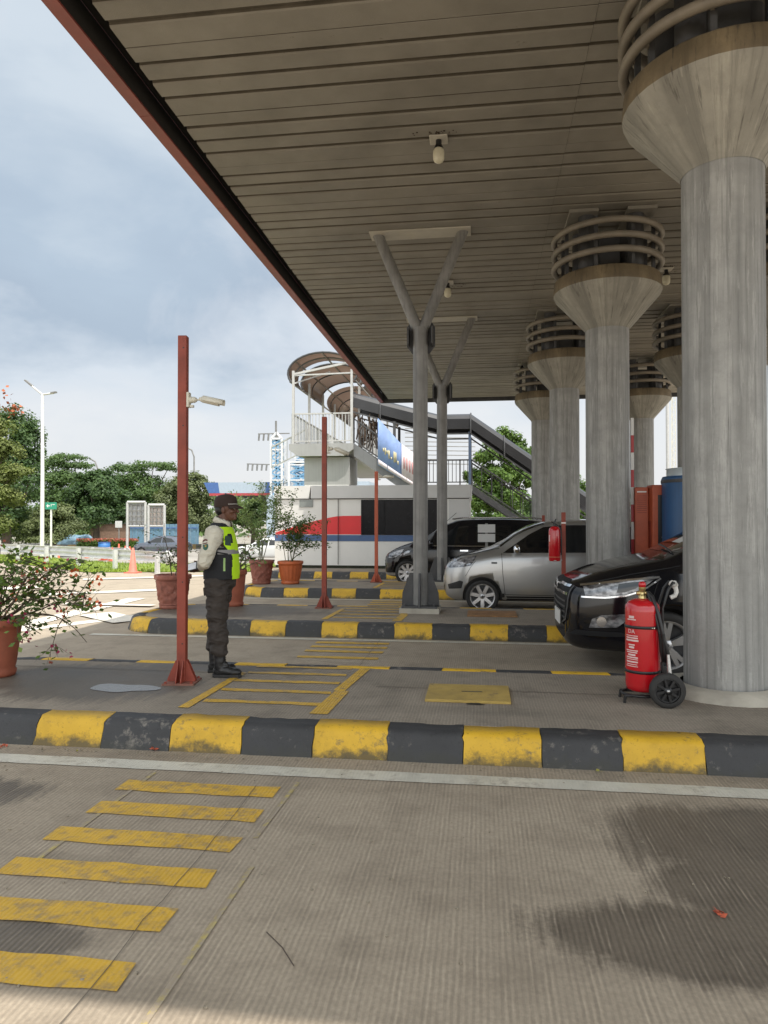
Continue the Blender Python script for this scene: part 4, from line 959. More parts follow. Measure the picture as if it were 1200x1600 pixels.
# black SUV
p_black = carpaint('black_gloss_paint', (0.006, 0.006, 0.008), 0.0, 0.08, 0.12)
def det_suv(t, side, front, top):
    side('side_window', [(1.42, 1.18), (1.70, 1.38), (2.05, 1.58), (2.40, 1.645), (2.66, 1.65), (2.66, 1.17)], m_glass)
    side('side_window', [(2.74, 1.17), (2.74, 1.65), (3.66, 1.645), (3.68, 1.18)], m_glass)
    side('side_window', [(3.76, 1.18), (3.74, 1.64), (4.30, 1.56), (4.45, 1.2)], m_glass)
    top('windscreen', [(1.20, -.76), (1.55, -.72), (1.98, -.64), (1.98, .64), (1.55, .72), (1.20, .76), (1.12, .4), (1.10, 0), (1.12, -.4)], m_glass)
    side('headlight', [(0.19, 0.835), (0.17, 0.935), (0.40, 0.98), (0.62, 1.02), (0.88, 1.065), (0.92, 1.06), (0.72, 0.915), (0.58, 0.865), (0.38, 0.84)], m_lamp, 0.007, 0.025)
    side('headlight_inner', [(0.50, 0.885), (0.52, 0.975), (0.64, 0.995), (0.80, 1.01), (0.68, 0.93), (0.58, 0.89)], m_glass, 0.010, 0.02)
    side('headlight_trim', line_poly([(0.15, 0.945), (0.40, 0.985), (0.62, 1.018), (0.93, 1.052)], 0.018), m_chrome, 0.012, 0.02)
    side('headlight_trim', line_poly([(0.15, 0.828), (0.38, 0.828), (0.58, 0.852), (0.74, 0.905), (0.94, 1.04)], 0.016), m_chrome, 0.012, 0.02)
    front('grille', [(-.60, .56), (-.64, .70), (-.66, .93), (-.4, .985), (.4, .985), (.66, .93), (.64, .70), (.60, .56), (.40, .50), (-.40, .50)], m_trim, 0.004, 0.03)
    for z, w, mt in ((.935, .024, m_chrome), (.85, .030, m_chrome)): front('grille_bar', line_poly([(-.62, z - .01), (-.3, z), (0, z - .02), (.3, z), (.62, z - .01)], w), mt, 0.016, 0.03)
    for z in (.76, .70, .64, .58): front('grille_bar', line_poly([(-.58, z), (0, z - .01), (.58, z)], .022), m_dsteel, 0.014, 0.03)
    front('grille_badge', [(0.06 * math.cos(a), .90 + 0.045 * math.sin(a)) for a in [2 * math.pi * q / 14 for q in range(14)]], m_chrome, 0.026, 0.02)
    front('grille_frame', line_poly([(-.66, .93), (-.64, .70), (-.60, .56), (-.40, .50), (.40, .50), (.60, .56), (.64, .70), (.66, .93)], .022), m_dsteel, 0.016, 0.03)
    side('fog_light', [(0.22, 0.505), (0.25, 0.60), (0.35, 0.645), (0.62, 0.665), (0.60, 0.60), (0.50, 0.52)], m_lamp, 0.006, 0.02)
    side('fog_light_bulb', [(0.345 + 0.05 * math.cos(a), .575 + 0.052 * math.sin(a)) for a in [2 * math.pi * q / 14 for q in range(14)]], m_chrome, 0.014, 0.02)
    side('bumper_lip', [(0.03, 0.42), (0.10, 0.475), (0.55, 0.47), (0.62, 0.43), (0.5, 0.42)], m_trim, 0.010, 0.03)
    side('bumper_seam', line_poly([(0.92, 1.03), (0.86, 0.85), (0.70, 0.68), (0.66, 0.55)], 0.008), m_seam, 0.002, 0.03)
    side('bonnet_seam', line_poly([(0.20, 0.965), (0.65, 1.075), (0.95, 1.13), (1.15, 1.17)], 0.010), m_seam, 0.002, 0.04)
    side('door_seam', line_poly([(1.60, 0.38), (1.58, 0.8), (1.62, 1.13)], 0.009), m_seam, 0.0025, 0.04)
    top('bonnet_crease', line_poly([(0.3, -.50), (0.7, -.56), (1.05, -.60)], .012), p_black, 0.006, .05)
    MB().box((-0.040, -0.16, 0.56), (0.012, 0.46, 0.15)).build('number_plate', m_plate, t)
    MB().box((-0.027, -0.16, 0.56), (0.014, 0.50, 0.19)).build('plate_holder', m_black, t)
    for y in (-1.04, 1.04): mirror_part(t, (1.62, y, 1.22), p_black)
    MB().tube([(1.13, -.6, 1.30), (1.14, -.2, 1.355), (1.16, .1, 1.37)], 0.012, 6).build('wiper', m_black, t)
    for y, x in ((-.25, 1.30), (.1, 1.62)): top('paper_reflection', [(x, y), (x + .16, y), (x + .16, y + .34), (x, y + .34)], m_white, 0.006)  # pale patches laid on the windscreen to imitate a white paper reflection
suv = dict(W=1.83, r=0.345, wheels=(1.0, 3.75), paint=p_black, detail=det_suv, spokes=5, split=True, arch=1.13,
    stations=[hoodst(0.0, .33, .56, .80, .925), hoodst(0.05, .27, .70, .87, .975), hoodst(0.16, .24, .80, .925, 1.015), hoodst(0.36, .23, .86, .995, 1.095), hoodst(0.66, .22, .90, 1.06, 1.19), hoodst(0.95, .22, .915, 1.11, 1.255), hoodst(1.12, .22, .915, 1.14, 1.31),
              cabst(1.45, .22, .915, 1.16, .76, 1.47), cabst(1.85, .22, .915, 1.17, .70, 1.68), cabst(2.35, .22, .915, 1.17, .68, 1.745), cabst(2.7, .22, .915, 1.17, .67, 1.755), cabst(3.4, .22, .915, 1.18, .66, 1.78), cabst(4.1, .22, .91, 1.19, .645, 1.74), cabst(4.5, .26, .88, 1.19, .63, 1.60), cabst(4.66, .34, .84, 1.10, .60, 1.30)])
build_car('glossy black SUV with chrome grille behind the wheeled extinguisher', (0.93, 8.70, 0.005), suv)

# black van behind
p_black2 = carpaint('black_van_paint', (0.007, 0.007, 0.009), 0.0, 0.1, 0.12)
def det_van(t, side, front, top):
    side('side_window', [(1.22, 1.045), (1.45, 1.22), (1.75, 1.44), (1.95, 1.52), (2.16, 1.53), (2.16, 1.045)], m_glass)
    side('side_window', [(2.34, 1.04), (2.34, 1.54), (3.22, 1.54), (3.25, 1.04)], m_glass)
    side('side_window', [(3.38, 1.05), (3.38, 1.53), (4.10, 1.48), (4.22, 1.08)], m_glass)
    side('chrome_line', line_poly([(1.20, 1.02), (2.2, 1.015), (3.3, 1.015), (4.2, 1.05)], 0.02), m_chrome, 0.006)
    top('windscreen', [(0.98, -.66), (1.40, -.62), (1.85, -.56), (1.85, .56), (1.40, .62), (0.98, .66), (0.90, .4), (0.88, 0), (0.90, -.4)], m_glass)
    side('headlight', [(0.12, 0.70), (0.14, 0.80), (0.32, 0.88), (0.52, 0.93), (0.44, 0.80), (0.30, 0.72)], m_lamp, 0.006, 0.03)
    front('grille', [(-.5, .48), (-.55, .74), (.55, .74), (.5, .48)], m_trim, 0.004)
    for z in (.70, .62, .54): front('grille_bar', line_poly([(-.5, z), (.5, z)], .03), m_chrome, 0.01)
    side('bumper_lip', [(0.02, 0.26), (0.03, 0.33), (0.42, 0.33), (0.44, 0.27)], m_steel, 0.012, 0.03)
    side('fog_light', [(0.44, 0.76), (0.46, 0.82), (0.62, 0.90), (0.70, 0.90), (0.66, 0.84)], m_lamp, 0.004, 0.03)
    side('door_seam', line_poly([(1.12, 0.34), (1.10, 0.7), (1.16, 1.02)], 0.009), m_seam, 0.0025, 0.04); side('door_seam', line_poly([(2.25, 0.34), (2.25, 1.02)], 0.009), m_seam, 0.0025, 0.04)
    side('door_handle', line_poly([(1.95, 0.90), (2.15, 0.90)], 0.035), m_chrome, 0.02, 0.03)
    rr = MB(); rr.tube([(1.75, -.56, 1.70), (2.0, -.57, 1.735), (3.8, -.56, 1.735), (4.0, -.55, 1.70)], 0.016, 8); rr.tube([(1.75, .56, 1.70), (2.0, .57, 1.735), (3.8, .56, 1.735), (4.0, .55, 1.70)], 0.016, 8); rr.build('roof_rail', m_chrome, t)
    MB().tube([(1.55, -.5, 1.60), (1.85, -.5, 1.86)], 0.006, 6).build('aerial', m_black, t)
    for y in (-0.96, 0.96): mirror_part(t, (1.22, y, 1.08), p_black2)
    MB().box((-0.01, 0, 0.42), (0.012, 0.42, 0.13)).build('number_plate', m_plate, t)
van = dict(W=1.70, r=0.325, wheels=(0.62, 3.42), paint=p_black2, detail=det_van, spokes=9, split=False,
    stations=[hoodst(0.0, .34, .50, .60, .70), hoodst(0.05, .26, .64, .72, .80), hoodst(0.16, .22, .75, .80, .88), hoodst(0.36, .20, .82, .89, .98), hoodst(0.65, .20, .845, .97, 1.08), hoodst(0.92, .20, .85, 1.02, 1.17),
              cabst(1.30, .20, .85, 1.03, .69, 1.43), cabst(1.65, .20, .85, 1.03, .64, 1.60), cabst(2.0, .20, .85, 1.03, .625, 1.695), cabst(2.8, .20, .85, 1.03, .62, 1.72), cabst(3.6, .20, .85, 1.04, .61, 1.70), cabst(4.1, .22, .83, 1.06, .59, 1.62), cabst(4.38, .28, .80, 1.04, .59, 1.42), cabst(4.48, .36, .75, 0.96, .57, 1.14)])
build_car('black van with roof rails waiting in front of the white toll office', (-2.45, 19.02, 0.005), van)
# far cars on the lower road
p_navy = carpaint('dark_blue_paint', (0.08, 0.095, 0.13), 0.3, 0.2)
def det_far(t, side, front, top):
    side('side_window', [(1.2, 0.98), (1.75, 1.30), (2.2, 1.34), (2.2, 0.98)], m_glass); side('side_window', [(2.28, 0.98), (2.28, 1.34), (2.9, 1.28), (3.25, 1.02)], m_glass)
    top('windscreen', [(1.05, -.62), (1.7, -.52), (1.7, .52), (1.05, .62)], m_glass); side('headlight', [(0.1, .66), (0.12, .76), (0.5, .84), (0.4, .70)], m_lamp, .006)
    for y in (-0.9, 0.9): mirror_part(t, (1.35, y, 1.02), m_black)
hatch = dict(W=1.68, r=0.30, wheels=(0.75, 3.2), paint=p_navy, detail=det_far, spokes=6, split=False,
    stations=[hoodst(0.0, .36, .48, .60, .68), hoodst(0.06, .26, .64, .70, .78), hoodst(0.3, .2, .78, .82, .90), hoodst(0.7, .2, .82, .90, .99), hoodst(1.05, .2, .84, .95, 1.06), cabst(1.4, .2, .84, .96, .66, 1.28), cabst(1.8, .2, .84, .97, .60, 1.43), cabst(2.4, .2, .84, .98, .58, 1.47), cabst(3.0, .2, .83, 1.0, .56, 1.40), cabst(3.5, .24, .80, 1.0, .56, 1.20), cabst(3.8, .3, .76, .94, .54, 1.04), cabst(3.95, .38, .7, .86, .5, .92)])
build_car('dark blue hatchback on the far lower road below the billboards', G(214, 52, -0.84), hatch, 'cars on the far road')
white_c = dict(hatch); white_c['paint'] = carpaint('white_car_paint', (0.6, 0.6, 0.6), 0.0, 0.2)
build_car('white car on the far road seen behind the guard', G(372, 46, -0.84), white_c, 'cars on the far road')
# ------------------------------------------------------------------ the guard
def uv_ell(mb, c, r, rot=None, n=16, k=10):
    vs = []; 
    for i in range(k + 1):
        th = math.pi * i / k
        for j in range(n):
            ph = 2 * math.pi * j / n
            v = Vector((r[0] * math.sin(th) * math.cos(ph), r[1] * math.sin(th) * math.sin(ph), r[2] * math.cos(th)))
            if rot is not None: v = rot @ v
            vs.append(v + Vector(c))
    mb.add(vs, [(i * n + j, (i + 1) * n + j, (i + 1) * n + (j + 1) % n, i * n + (j + 1) % n) for i in range(k) for j in range(n)], 0, True)
def capsule(mb, a, b, ra, rb, n=14):
    a = Vector(a); b = Vector(b); d = b - a; L_ = d.length; q = d.to_track_quat('Z', 'Y').to_matrix()
    prof = [(ra * math.sin(t), -ra * math.cos(t)) for t in np.linspace(0.02, math.pi / 2, 5)] + [(rb * math.cos(t), L_ + rb * math.sin(t)) for t in np.linspace(0, math.pi / 2 - .02, 5)]
    vs = [a + q @ Vector((r * math.cos(2 * math.pi * j / n), r * math.sin(2 * math.pi * j / n), z)) for r, z in prof for j in range(n)]
    m = len(prof)
    mb.add(vs, [(i * n + j, i * n + (j + 1) % n, (i + 1) * n + (j + 1) % n, (i + 1) * n + j) for i in range(m - 1) for j in range(n)] + [tuple(range(n))[::-1], tuple(range((m - 1) * n, m * n))], 0, True)
def organic(name, prims, voxel, mat, parent=None, smooth=4, disp=None):
    mb = MB()
    for p in prims:
        if p[0] == 'c': capsule(mb, *p[1:])
        else: uv_ell(mb, *p[1:])
    o = mb.build(name, mat, parent)
    r = o.modifiers.new('r', 'REMESH'); r.mode = 'VOXEL'; r.voxel_size = voxel; r.use_smooth_shade = True
    if smooth:
        s = o.modifiers.new('s', 'SMOOTH'); s.factor = 0.5; s.iterations = smooth
    bpy.context.view_layer.update(); apply_mods(o)
    if disp:
        from mathutils import noise as mn
        amt, sc = disp
        me = o.data
        nrm = [v.normal.copy() for v in me.vertices]
        for v, nr in zip(me.vertices, nrm):
            c = Vector((v.co.x * sc[0], v.co.y * sc[1], v.co.z * sc[2]))
            f = mn.noise(c) * 0.7 + (0.5 - abs(mn.noise(c * 1.9 + Vector((3, 1, 7))))) * 0.7
            v.co += nr * amt * f
    for p in o.data.polygons: p.use_smooth = True
    return o
m_skin = M('brown_skin', (0.115, 0.048, 0.028), 0.5, var=0.12, vscale=18, bump=0.08, bscale=200)
m_shirt = M('cream_shirt_cloth', (0.56, 0.53, 0.44), 0.85, var=0.08, vscale=12, bump=0.7, bscale=22)
m_trous = M('dark_brown_trouser_cloth', (0.040, 0.032, 0.027), 0.85, var=0.22, vscale=9, bump=0.8, bscale=20)
m_boot = M('black_boot_leather', (0.012, 0.012, 0.013), 0.42, var=0.25, vscale=20, bump=0.2, bscale=90)
m_cap2 = M('dark_brown_cap_cloth', (0.030, 0.015, 0.011), 0.8, var=0.12, bump=0.1, bscale=300)
m_vblack = M('black_vest_mesh', (0.010, 0.011, 0.014), 0.8, var=0.2, bump=0.7, bscale=24)
m_neon, _nt, _b = newmat('neon_yellow_vest'); _b.inputs['Base Color'].default_value = (0.50, 0.80, 0.012, 1); _b.inputs['Roughness'].default_value = 0.8
m_refl = M('grey_reflective_tape', (0.22, 0.21, 0.21), 0.45, var=0.08)
m_eyew = M('eye_white', (0.5, 0.47, 0.43), 0.3, var=0.02)

hz = lambda z: z
elR, wrR = (-0.088, -0.255, 1.075), (-0.178, -0.065, 1.02)
elL, wrL = (-0.13, 0.25, 1.07), (-0.225, 0.075, 1.0)
prims = [('e', (0.030, 0, 1.585), (0.093, 0.074, 0.098)), ('e', (0.055, 0, 1.535), (0.068, 0.060, 0.085)), ('e', (0.070, 0, 1.488), (0.050, 0.046, 0.042)),
         ('c', (0.126, 0, 1.565), (0.143, 0, 1.533), 0.010, 0.015), ('e', (0.143, 0, 1.530), (0.014, 0.017, 0.011)), ('e', (0.122, 0, 1.506), (0.014, 0.023, 0.007)), ('e', (0.118, 0, 1.494), (0.014, 0.021, 0.008)), ('e', (0.108, 0, 1.470), (0.020, 0.024, 0.018)),
         ('e', (0.112, 0.03, 1.583), (0.016, 0.026, 0.009)), ('e', (0.112, -0.03, 1.583), (0.016, 0.026, 0.009)), ('e', (0.09, 0.042, 1.535), (0.028, 0.02, 0.02)), ('e', (0.09, -0.042, 1.535), (0.028, 0.02, 0.02)),
         ('e', (0.022, -0.076, 1.548), (0.019, 0.010, 0.032)), ('e', (0.022, 0.076, 1.548), (0.019, 0.010, 0.032)),
         ('c', (-0.02, 0, 1.36), (0.012, 0, 1.50), 0.060, 0.054),
         ('c', (-0.02, 0, 0.98), (-0.02, 0, 1.28), 0.11, 0.12), ('c', (-0.03, -0.12, 1.33), (-0.03, 0.12, 1.33), 0.06, 0.06), ('c', (-0.03, 0, 0.9), (-0.03, 0, 1.0), 0.11, 0.11),
         ('c', (-0.03, -0.17, 1.33), elR, 0.05, 0.042), ('c', elR, wrR, 0.040, 0.027), ('c', (-0.03, 0.17, 1.33), elL, 0.05, 0.042), ('c', elL, wrL, 0.040, 0.027),
         ('c', (-0.03, -0.09, 0.88), (-0.01, -0.10, 0.50), 0.08, 0.05), ('c', (-0.01, -0.10, 0.50), (0.0, -0.10, 0.12), 0.045, 0.035), ('c', (-0.05, 0.09, 0.88), (-0.085, 0.09, 0.50), 0.08, 0.05), ('c', (-0.085, 0.09, 0.50), (-0.12, 0.09, 0.12), 0.045, 0.035)]
def hand(w, fwd, nrm, curl, sgn):
    """palm + five bent fingers; fwd = finger direction, nrm = out of the palm"""
    w = Vector(w); f = Vector(fwd).normalized(); n = Vector(nrm); n = (n - f * n.dot(f)).normalized(); s = f.cross(n) * sgn
    out = []
    for k in range(4):
        off = s * (-0.028 + 0.019 * k)
        kn = w + f * 0.088 + off * 1.02
        out.append(('c', w + f * 0.012 + off * 0.7, kn, 0.0135, 0.0115, 8))
        ln = (0.034, 0.040, 0.037, 0.028)[k]; d = f; p = kn
        for j in range(3):
            d = (d * math.cos(curl[j]) + n * math.sin(curl[j])).normalized(); n2 = (n - d * n.dot(d)).normalized()
            q = p + d * ln * (1, .72, .58)[j]; out.append(('c', p, q, 0.0092 - j * .0006, 0.0086 - j * .0008, 8)); p = q
            n = n2
        n = Vector(nrm); n = (n - f * n.dot(f)).normalized()
    b0 = w + f * 0.025 - s * 0.026; b1 = b0 + (f * 0.6 - s * 0.75 + n * 0.25).normalized() * 0.045; b2 = b1 + (f * 0.85 - s * 0.15 + n * 0.5).normalized() * 0.036
    out += [('c', b0, b1, 0.014, 0.0105, 8), ('c', b1, b2, 0.0102, 0.0085, 8)]
    return out
prims += hand(wrR, (-0.85, 0.35, 0.05), (0.25, 0.9, -0.3), (0.5, 0.75, 0.5), 1)
prims += hand(wrL, (-0.75, -0.55, -0.05), (0.4, -0.8, 0.1), (0.4, 0.5, 0.4), -1)
GL = (-2.40, 6.50, 0.2)
guard = organic('person', prims, 0.0052, m_skin, None, 3)
guard.location = GL; guard.rotation_euler = (0, 0, rad(2))
tag(guard, 'standing guard in black and neon yellow vest, cream shirt and brown cap, hands behind back', 'person')
for s in (-1, 1):
    e = MB(); uv_ell(e, (0.118, s * 0.030, 1.563), (0.010, 0.013, 0.008)); e.build('eye', m_eyew, guard)
    e = MB(); uv_ell(e, (0.1265, s * 0.030, 1.563), (0.003, 0.005, 0.005)); e.build('pupil', m_black, guard)
# hair under the cap
h = organic('hair', [('e', (0.010, 0, 1.592), (0.090, 0.0765, 0.085)), ('e', (-0.02, 0, 1.55), (0.062, 0.070, 0.06))], 0.007, m_black, guard, 3)
bm = bmesh.new(); bm.from_mesh(h.data); bmesh.ops.delete(bm, geom=[v for v in bm.verts if v.co.x > 0.045 and v.co.z < 1.60 or (v.co.x > 0.015 and v.co.z < 1.575)], context='VERTS'); bm.to_mesh(h.data); bm.free()
# cap
cp = MB(); n = 28; vs = []; fs = []
prof = [(1.0, 1.592), (1.02, 1.612), (1.0, 1.645), (0.90, 1.672), (0.68, 1.69), (0.36, 1.699), (0.04, 1.702)]
for k, z in prof:
    for j in range(n):
        a = 2 * math.pi * j / n; vs.append((0.022 + 0.108 * k * math.cos(a), 0.088 * k * math.sin(a), z - 0.020 * (0.5 - 0.5 * math.cos(a)) * (1 if z < 1.62 else 0.3)))
fs = [(i * n + j, i * n + (j + 1) % n, (i + 1) * n + (j + 1) % n, (i + 1) * n + j) for i in range(len(prof) - 1) for j in range(n)]
cp.add(vs, fs, 0, True); cp.lathe([(0.009, 1.70), (0.008, 1.708), (0, 1.709)], 8, (0.022, 0, 0), capb=False)
capo = cp.build('cap', m_cap2, guard)
br = MB(); rows = []
for i in range(7):
    t_ = i / 6; row = []
    for j in range(15):
        a = -1.15 + 2.3 * j / 14
        r = 1 + 0.66 * t_ * (math.cos(a * 1.05) ** 0.8 if abs(a) < 1.45 else 0)
        y = 0.088 * math.sin(a) * (1 - 0.10 * t_); x = 0.022 + 0.106 * math.cos(a) * r
        row.append((x, y, 1.600 - 0.034 * t_ * (0.6 + 0.4 * math.cos(a)) - 5.0 * y * y * t_ * 0.55))
    rows.append(row)
br.add([v for r in rows for v in r], [(i * 15 + j, i * 15 + j + 1, (i + 1) * 15 + j + 1, (i + 1) * 15 + j) for i in range(6) for j in range(14)], 0, True)
bo = br.build('brim', m_cap2, capo); md = bo.modifiers.new('s', 'SOLIDIFY'); md.thickness = 0.005; md.offset = 0
stp = MB(); stp.tube([(0.022 + 0.111 * math.cos(a), 0.0915 * math.sin(a), 1.601 + .004 * math.cos(a)) for a in np.linspace(-1.1, 1.1, 14)], 0.0035, 6); stp.build('cap_piping', M('silver_piping', (0.5, 0.48, 0.45), 0.4), capo)
# shirt: sleeves, collar, torso
shp = [('c', (-0.025, 0, 1.0), (-0.025, 0, 1.30), 0.125, 0.12), ('c', (-0.03, -0.13, 1.33), (-0.03, 0.13, 1.33), 0.07, 0.07), ('c', (-0.025, 0, 1.36), (-0.005, 0, 1.425), 0.078, 0.066)]
for s, el, wr in ((-1, elR, wrR), (1, elL, wrL)):
    e = Vector(el); w = Vector(wr); e2 = e.lerp(w, 0.80)
    shp += [('c', (-0.03, s * 0.175, 1.325), tuple(e), 0.078, 0.062), ('c', tuple(e), tuple(e2), 0.062, 0.046), ('c', tuple(e2), tuple(e.lerp(w, 0.88)), 0.045, 0.042)]
shirt = organic('shirt', shp, 0.0075, m_shirt, guard, 3, (0.020, (9, 9, 17)))
col = MB()
for j in range(2):
    pass
rings = []
for z, k, dx in ((1.385, 1.22, -0.018), (1.425, 1.08, -0.010), (1.465, 1.04, -0.002), (1.455, 1.16, -0.004), (1.418, 1.34, -0.012)):
    rings.append([(dx + 0.064 * k * math.cos(a) + (0.012 if abs(a) < .5 else 0), 0.064 * k * math.sin(a), z - 0.028 * math.cos(a)) for a in np.linspace(0.18, 2 * math.pi - 0.18, 30)])
col.add([v for r in rings for v in r], [(i * 30 + j, i * 30 + j + 1, (i + 1) * 30 + j + 1, (i + 1) * 30 + j) for i in range(4) for j in range(29)], 0, True)
o = col.build('collar', m_shirt, shirt); md = o.modifiers.new('s', 'SOLIDIFY'); md.thickness = 0.004
# emblem patches on the right sleeve
m_em1 = M('patch_maroon', (0.10, 0.015, 0.02), 0.8); m_em2 = M('patch_green', (0.03, 0.10, 0.07), 0.8); m_em3 = M('patch_gold', (0.35, 0.24, 0.06), 0.7)
bm = bmesh.new(); bm.from_mesh(shirt.data); sbvh = BVHTree.FromBMesh(bm); bm.free()
UX, UZ = Vector((1, 0, 0.25)).normalized(), Vector((-0.25, 0, 1)).normalized(); EO = Vector((-0.075, -1, 1.235))
def patch(nm, poly, mat, off): decal(nm, sbvh, poly, (UX, UZ), EO, (0, 1, 0), off, mat, shirt, 0.008)
arc = [(0.030 * math.cos(a), 0.026 + 0.020 * math.sin(a)) for a in np.linspace(0.3, math.pi - .3, 8)] + [(0.024 * math.cos(a), 0.016 + 0.016 * math.sin(a)) for a in np.linspace(math.pi - .3, 0.3, 8)]
patch('sleeve_badge', arc, m_em1, 0.003)
patch('sleeve_badge', [(-.022, .012), (.022, .012), (.022, .003), (-.022, .003)], m_em1, 0.003)
patch('sleeve_badge', [(-.024, -.002), (.024, -.002), (.024, -.035), (.012, -.052), (0, -.058), (-.012, -.052), (-.024, -.035)], m_em2, 0.003)
patch('sleeve_badge', [(-.008, -.008), (.010, -.010), (.008, -.030), (-.006, -.028)], m_em3, 0.0045)
# vest
tz = [(0.905, -0.015, 0.158, 0.180), (0.96, -0.012, 0.160, 0.180), (1.05, -0.012, 0.156, 0.180), (1.15, -0.016, 0.150, 0.182), (1.24, -0.022, 0.142, 0.172), (1.30, -0.026, 0.135, 0.155), (1.35, -0.030, 0.120, 0.152), (1.385, -0.030, 0.105, 0.150), (1.41, -0.028, 0.088, 0.118), (1.43, -0.022, 0.078, 0.082)]
vv = []; nn = 120
rows = []
for i in range(len(tz) - 1):
    for q in range(9):
        a, b = tz[i], tz[i + 1]; rows.append([u + (v - u) * q / 9 for u, v in zip(a, b)])
rows.append(list(tz[-1]))
from mathutils import noise as mnoise
for z, cx, rx, ry in rows:
    for j in range(nn):
        a = 2 * math.pi * j / nn; ca, sa = math.cos(a), math.sin(a); e = 0.86
        x = cx + rx * math.copysign(abs(ca) ** e, ca); y = ry * math.copysign(abs(sa) ** e, sa)
        w_ = 0.007 * mnoise.noise(Vector((x * 14, y * 14, z * 9))) + 0.009 * (0.5 - abs(mnoise.noise(Vector((x * 7, y * 7 + 3, z * 17))))); vv.append((x * (1 + w_ * 4), y * (1 + w_ * 4), z))
fs = []; mi = []
for i in range(len(rows) - 1):
    for j in range(nn):
        a = 2 * math.pi * (j + .5) / nn; z = (rows[i][0] + rows[i + 1][0]) / 2; x = rows[i][1] + rows[i][2] * math.cos(a)
        fr_ = 0.104 + 0.034 * max(0, min(1, (1.18 - z) / 0.06)) - 0.09 * max(0, min(1, (z - 1.18) / 0.12))
        m_ = 0
        if x > fr_ - 0.02 and z < 1.39: m_ = 1
        if 1.135 < z < 1.185 and -0.0 < x < fr_ + .02: m_ = 2
        if x < -0.135 and 1.14 < z < 1.33: m_ = 1
        if 1.24 < z < 1.33 and 0.07 < x < 0.115 and math.sin(a) < -0.3: m_ = 0
        # arm holes
        if abs(math.sin(a)) > 0.86 and 1.20 < z < 1.375: continue
        fs.append((i * nn + j, i * nn + (j + 1) % nn, (i + 1) * nn + (j + 1) % nn, (i + 1) * nn + j)); mi.append(m_)
vb = MB(); vb.v = vv; vb.f = [list(f) for f in fs]; vb.m = mi; vb.sm = [True] * len(fs)
vest = vb.build('vest', [m_vblack, m_neon, m_refl], guard); md = vest.modifiers.new('s', 'SOLIDIFY'); md.thickness = 0.007; md.offset = -1
bm = bmesh.new(); bm.from_mesh(vest.data); vbvh = BVHTree.FromBMesh(bm); bm.free()
def vp(nm, poly, mat, off=0.003): decal(nm, vbvh, poly, ((1, 0, 0), (0, 0, 1)), (0, -1, 0), (0, 1, 0), off, mat, vest, 0.02)
vp('pocket_zip', [(0.058, 0.985), (0.074, 0.985), (0.072, 1.105), (0.056, 1.105)], M('zip_green', (0.28, 0.42, 0.16), 0.7))
vp('reflective_line', [(-0.01, 1.155), (0.09, 1.135), (0.09, 1.147), (-0.01, 1.167)], m_vblack, 0.004)
vp('chest_pocket', [(0.055, 1.225), (0.105, 1.215), (0.10, 1.30), (0.06, 1.31)], M('dark_green_pocket', (0.03, 0.06, 0.045), 0.8))
for yy in (-0.125, 0.125): MB().lathe([(0.006, 0), (0.006, 0.004)], 10, (-0.035, yy, 1.402)).build('button', m_chrome, vest)
# trousers
tp = [('e', (-0.03, 0, 0.885), (0.138, 0.165, 0.11)), ('c', (-0.03, 0, 0.93), (-0.03, 0, 0.90), 0.128, 0.13)]
tp += [('c', (-0.030, -0.088, 0.86), (-0.015, -0.100, 0.50), 0.112, 0.083), ('c', (-0.015, -0.100, 0.50), (0.0, -0.105, 0.25), 0.085, 0.072), ('e', (0.002, -0.105, 0.235), (0.078, 0.075, 0.035))]
tp += [('c', (-0.045, 0.088, 0.86), (-0.085, 0.092, 0.50), 0.110, 0.080), ('c', (-0.085, 0.092, 0.50), (-0.118, 0.095, 0.25), 0.080, 0.070), ('e', (-0.118, 0.095, 0.235), (0.076, 0.072, 0.035))]
trs = organic('trousers', tp, 0.0075, m_trous, guard, 3, (0.030, (6, 6, 15)))
fl = MB(); fl.box((-0.085, -0.148, 0.80), (0.10, 0.014, 0.075), rot=Matrix.Rotation(rad(25), 3, 'Z') @ Matrix.Rotation(rad(-6), 3, 'Y')); fl.build('pocket_flap', m_trous, trs, bevel=0.006)
MB().lathe([(0.150, 0.905), (0.153, 0.91), (0.153, 0.94), (0.150, 0.945)], 32, (-0.02, 0, 0), capb=False, capt=False).build('belt', m_black, trs)
# boots
for s, ax, tx in ((-1, 0.0, 0.07), (1, -0.118, -0.05)):
    y = s * 0.102
    b_ = organic('boot', [('c', (ax, y, 0.26), (ax + 0.005, y, 0.09), 0.056, 0.052), ('e', (ax + 0.0, y, 0.055), (0.062, 0.046, 0.055)), ('c', (ax + 0.02, y, 0.07), (ax + 0.11, y, 0.052), 0.050, 0.042), ('e', (ax + 0.15, y, 0.047), (0.062, 0.048, 0.040)), ('e', (ax + 0.055, y, 0.115), (0.03, 0.028, 0.03))], 0.006, m_boot, guard, 3, (0.004, (20, 20, 30)))
    so_ = MB(); pts = [(ax - .066, y), (ax - .05, y - .044), (ax + .03, y - .042), (ax + .12, y - .05), (ax + .19, y - .042), (ax + .215, y), (ax + .19, y + .042), (ax + .12, y + .05), (ax + .03, y + .042), (ax - .05, y + .044)]
    so_.prism(pts, 0.001, 0.03); so_.build('sole', m_rubber, b_, bevel=0.006)
    lc = MB()
    for q in range(6): lc.tube([(ax + 0.052 + (0.012 if q < 2 else 0), y - 0.025, 0.115 + q * .022), (ax + 0.062 + (.012 if q < 2 else 0), y, 0.12 + q * .022), (ax + 0.052 + (0.012 if q < 2 else 0), y + 0.025, 0.115 + q * .022)], 0.004, 6)
    lc.build('laces', m_black, b_)
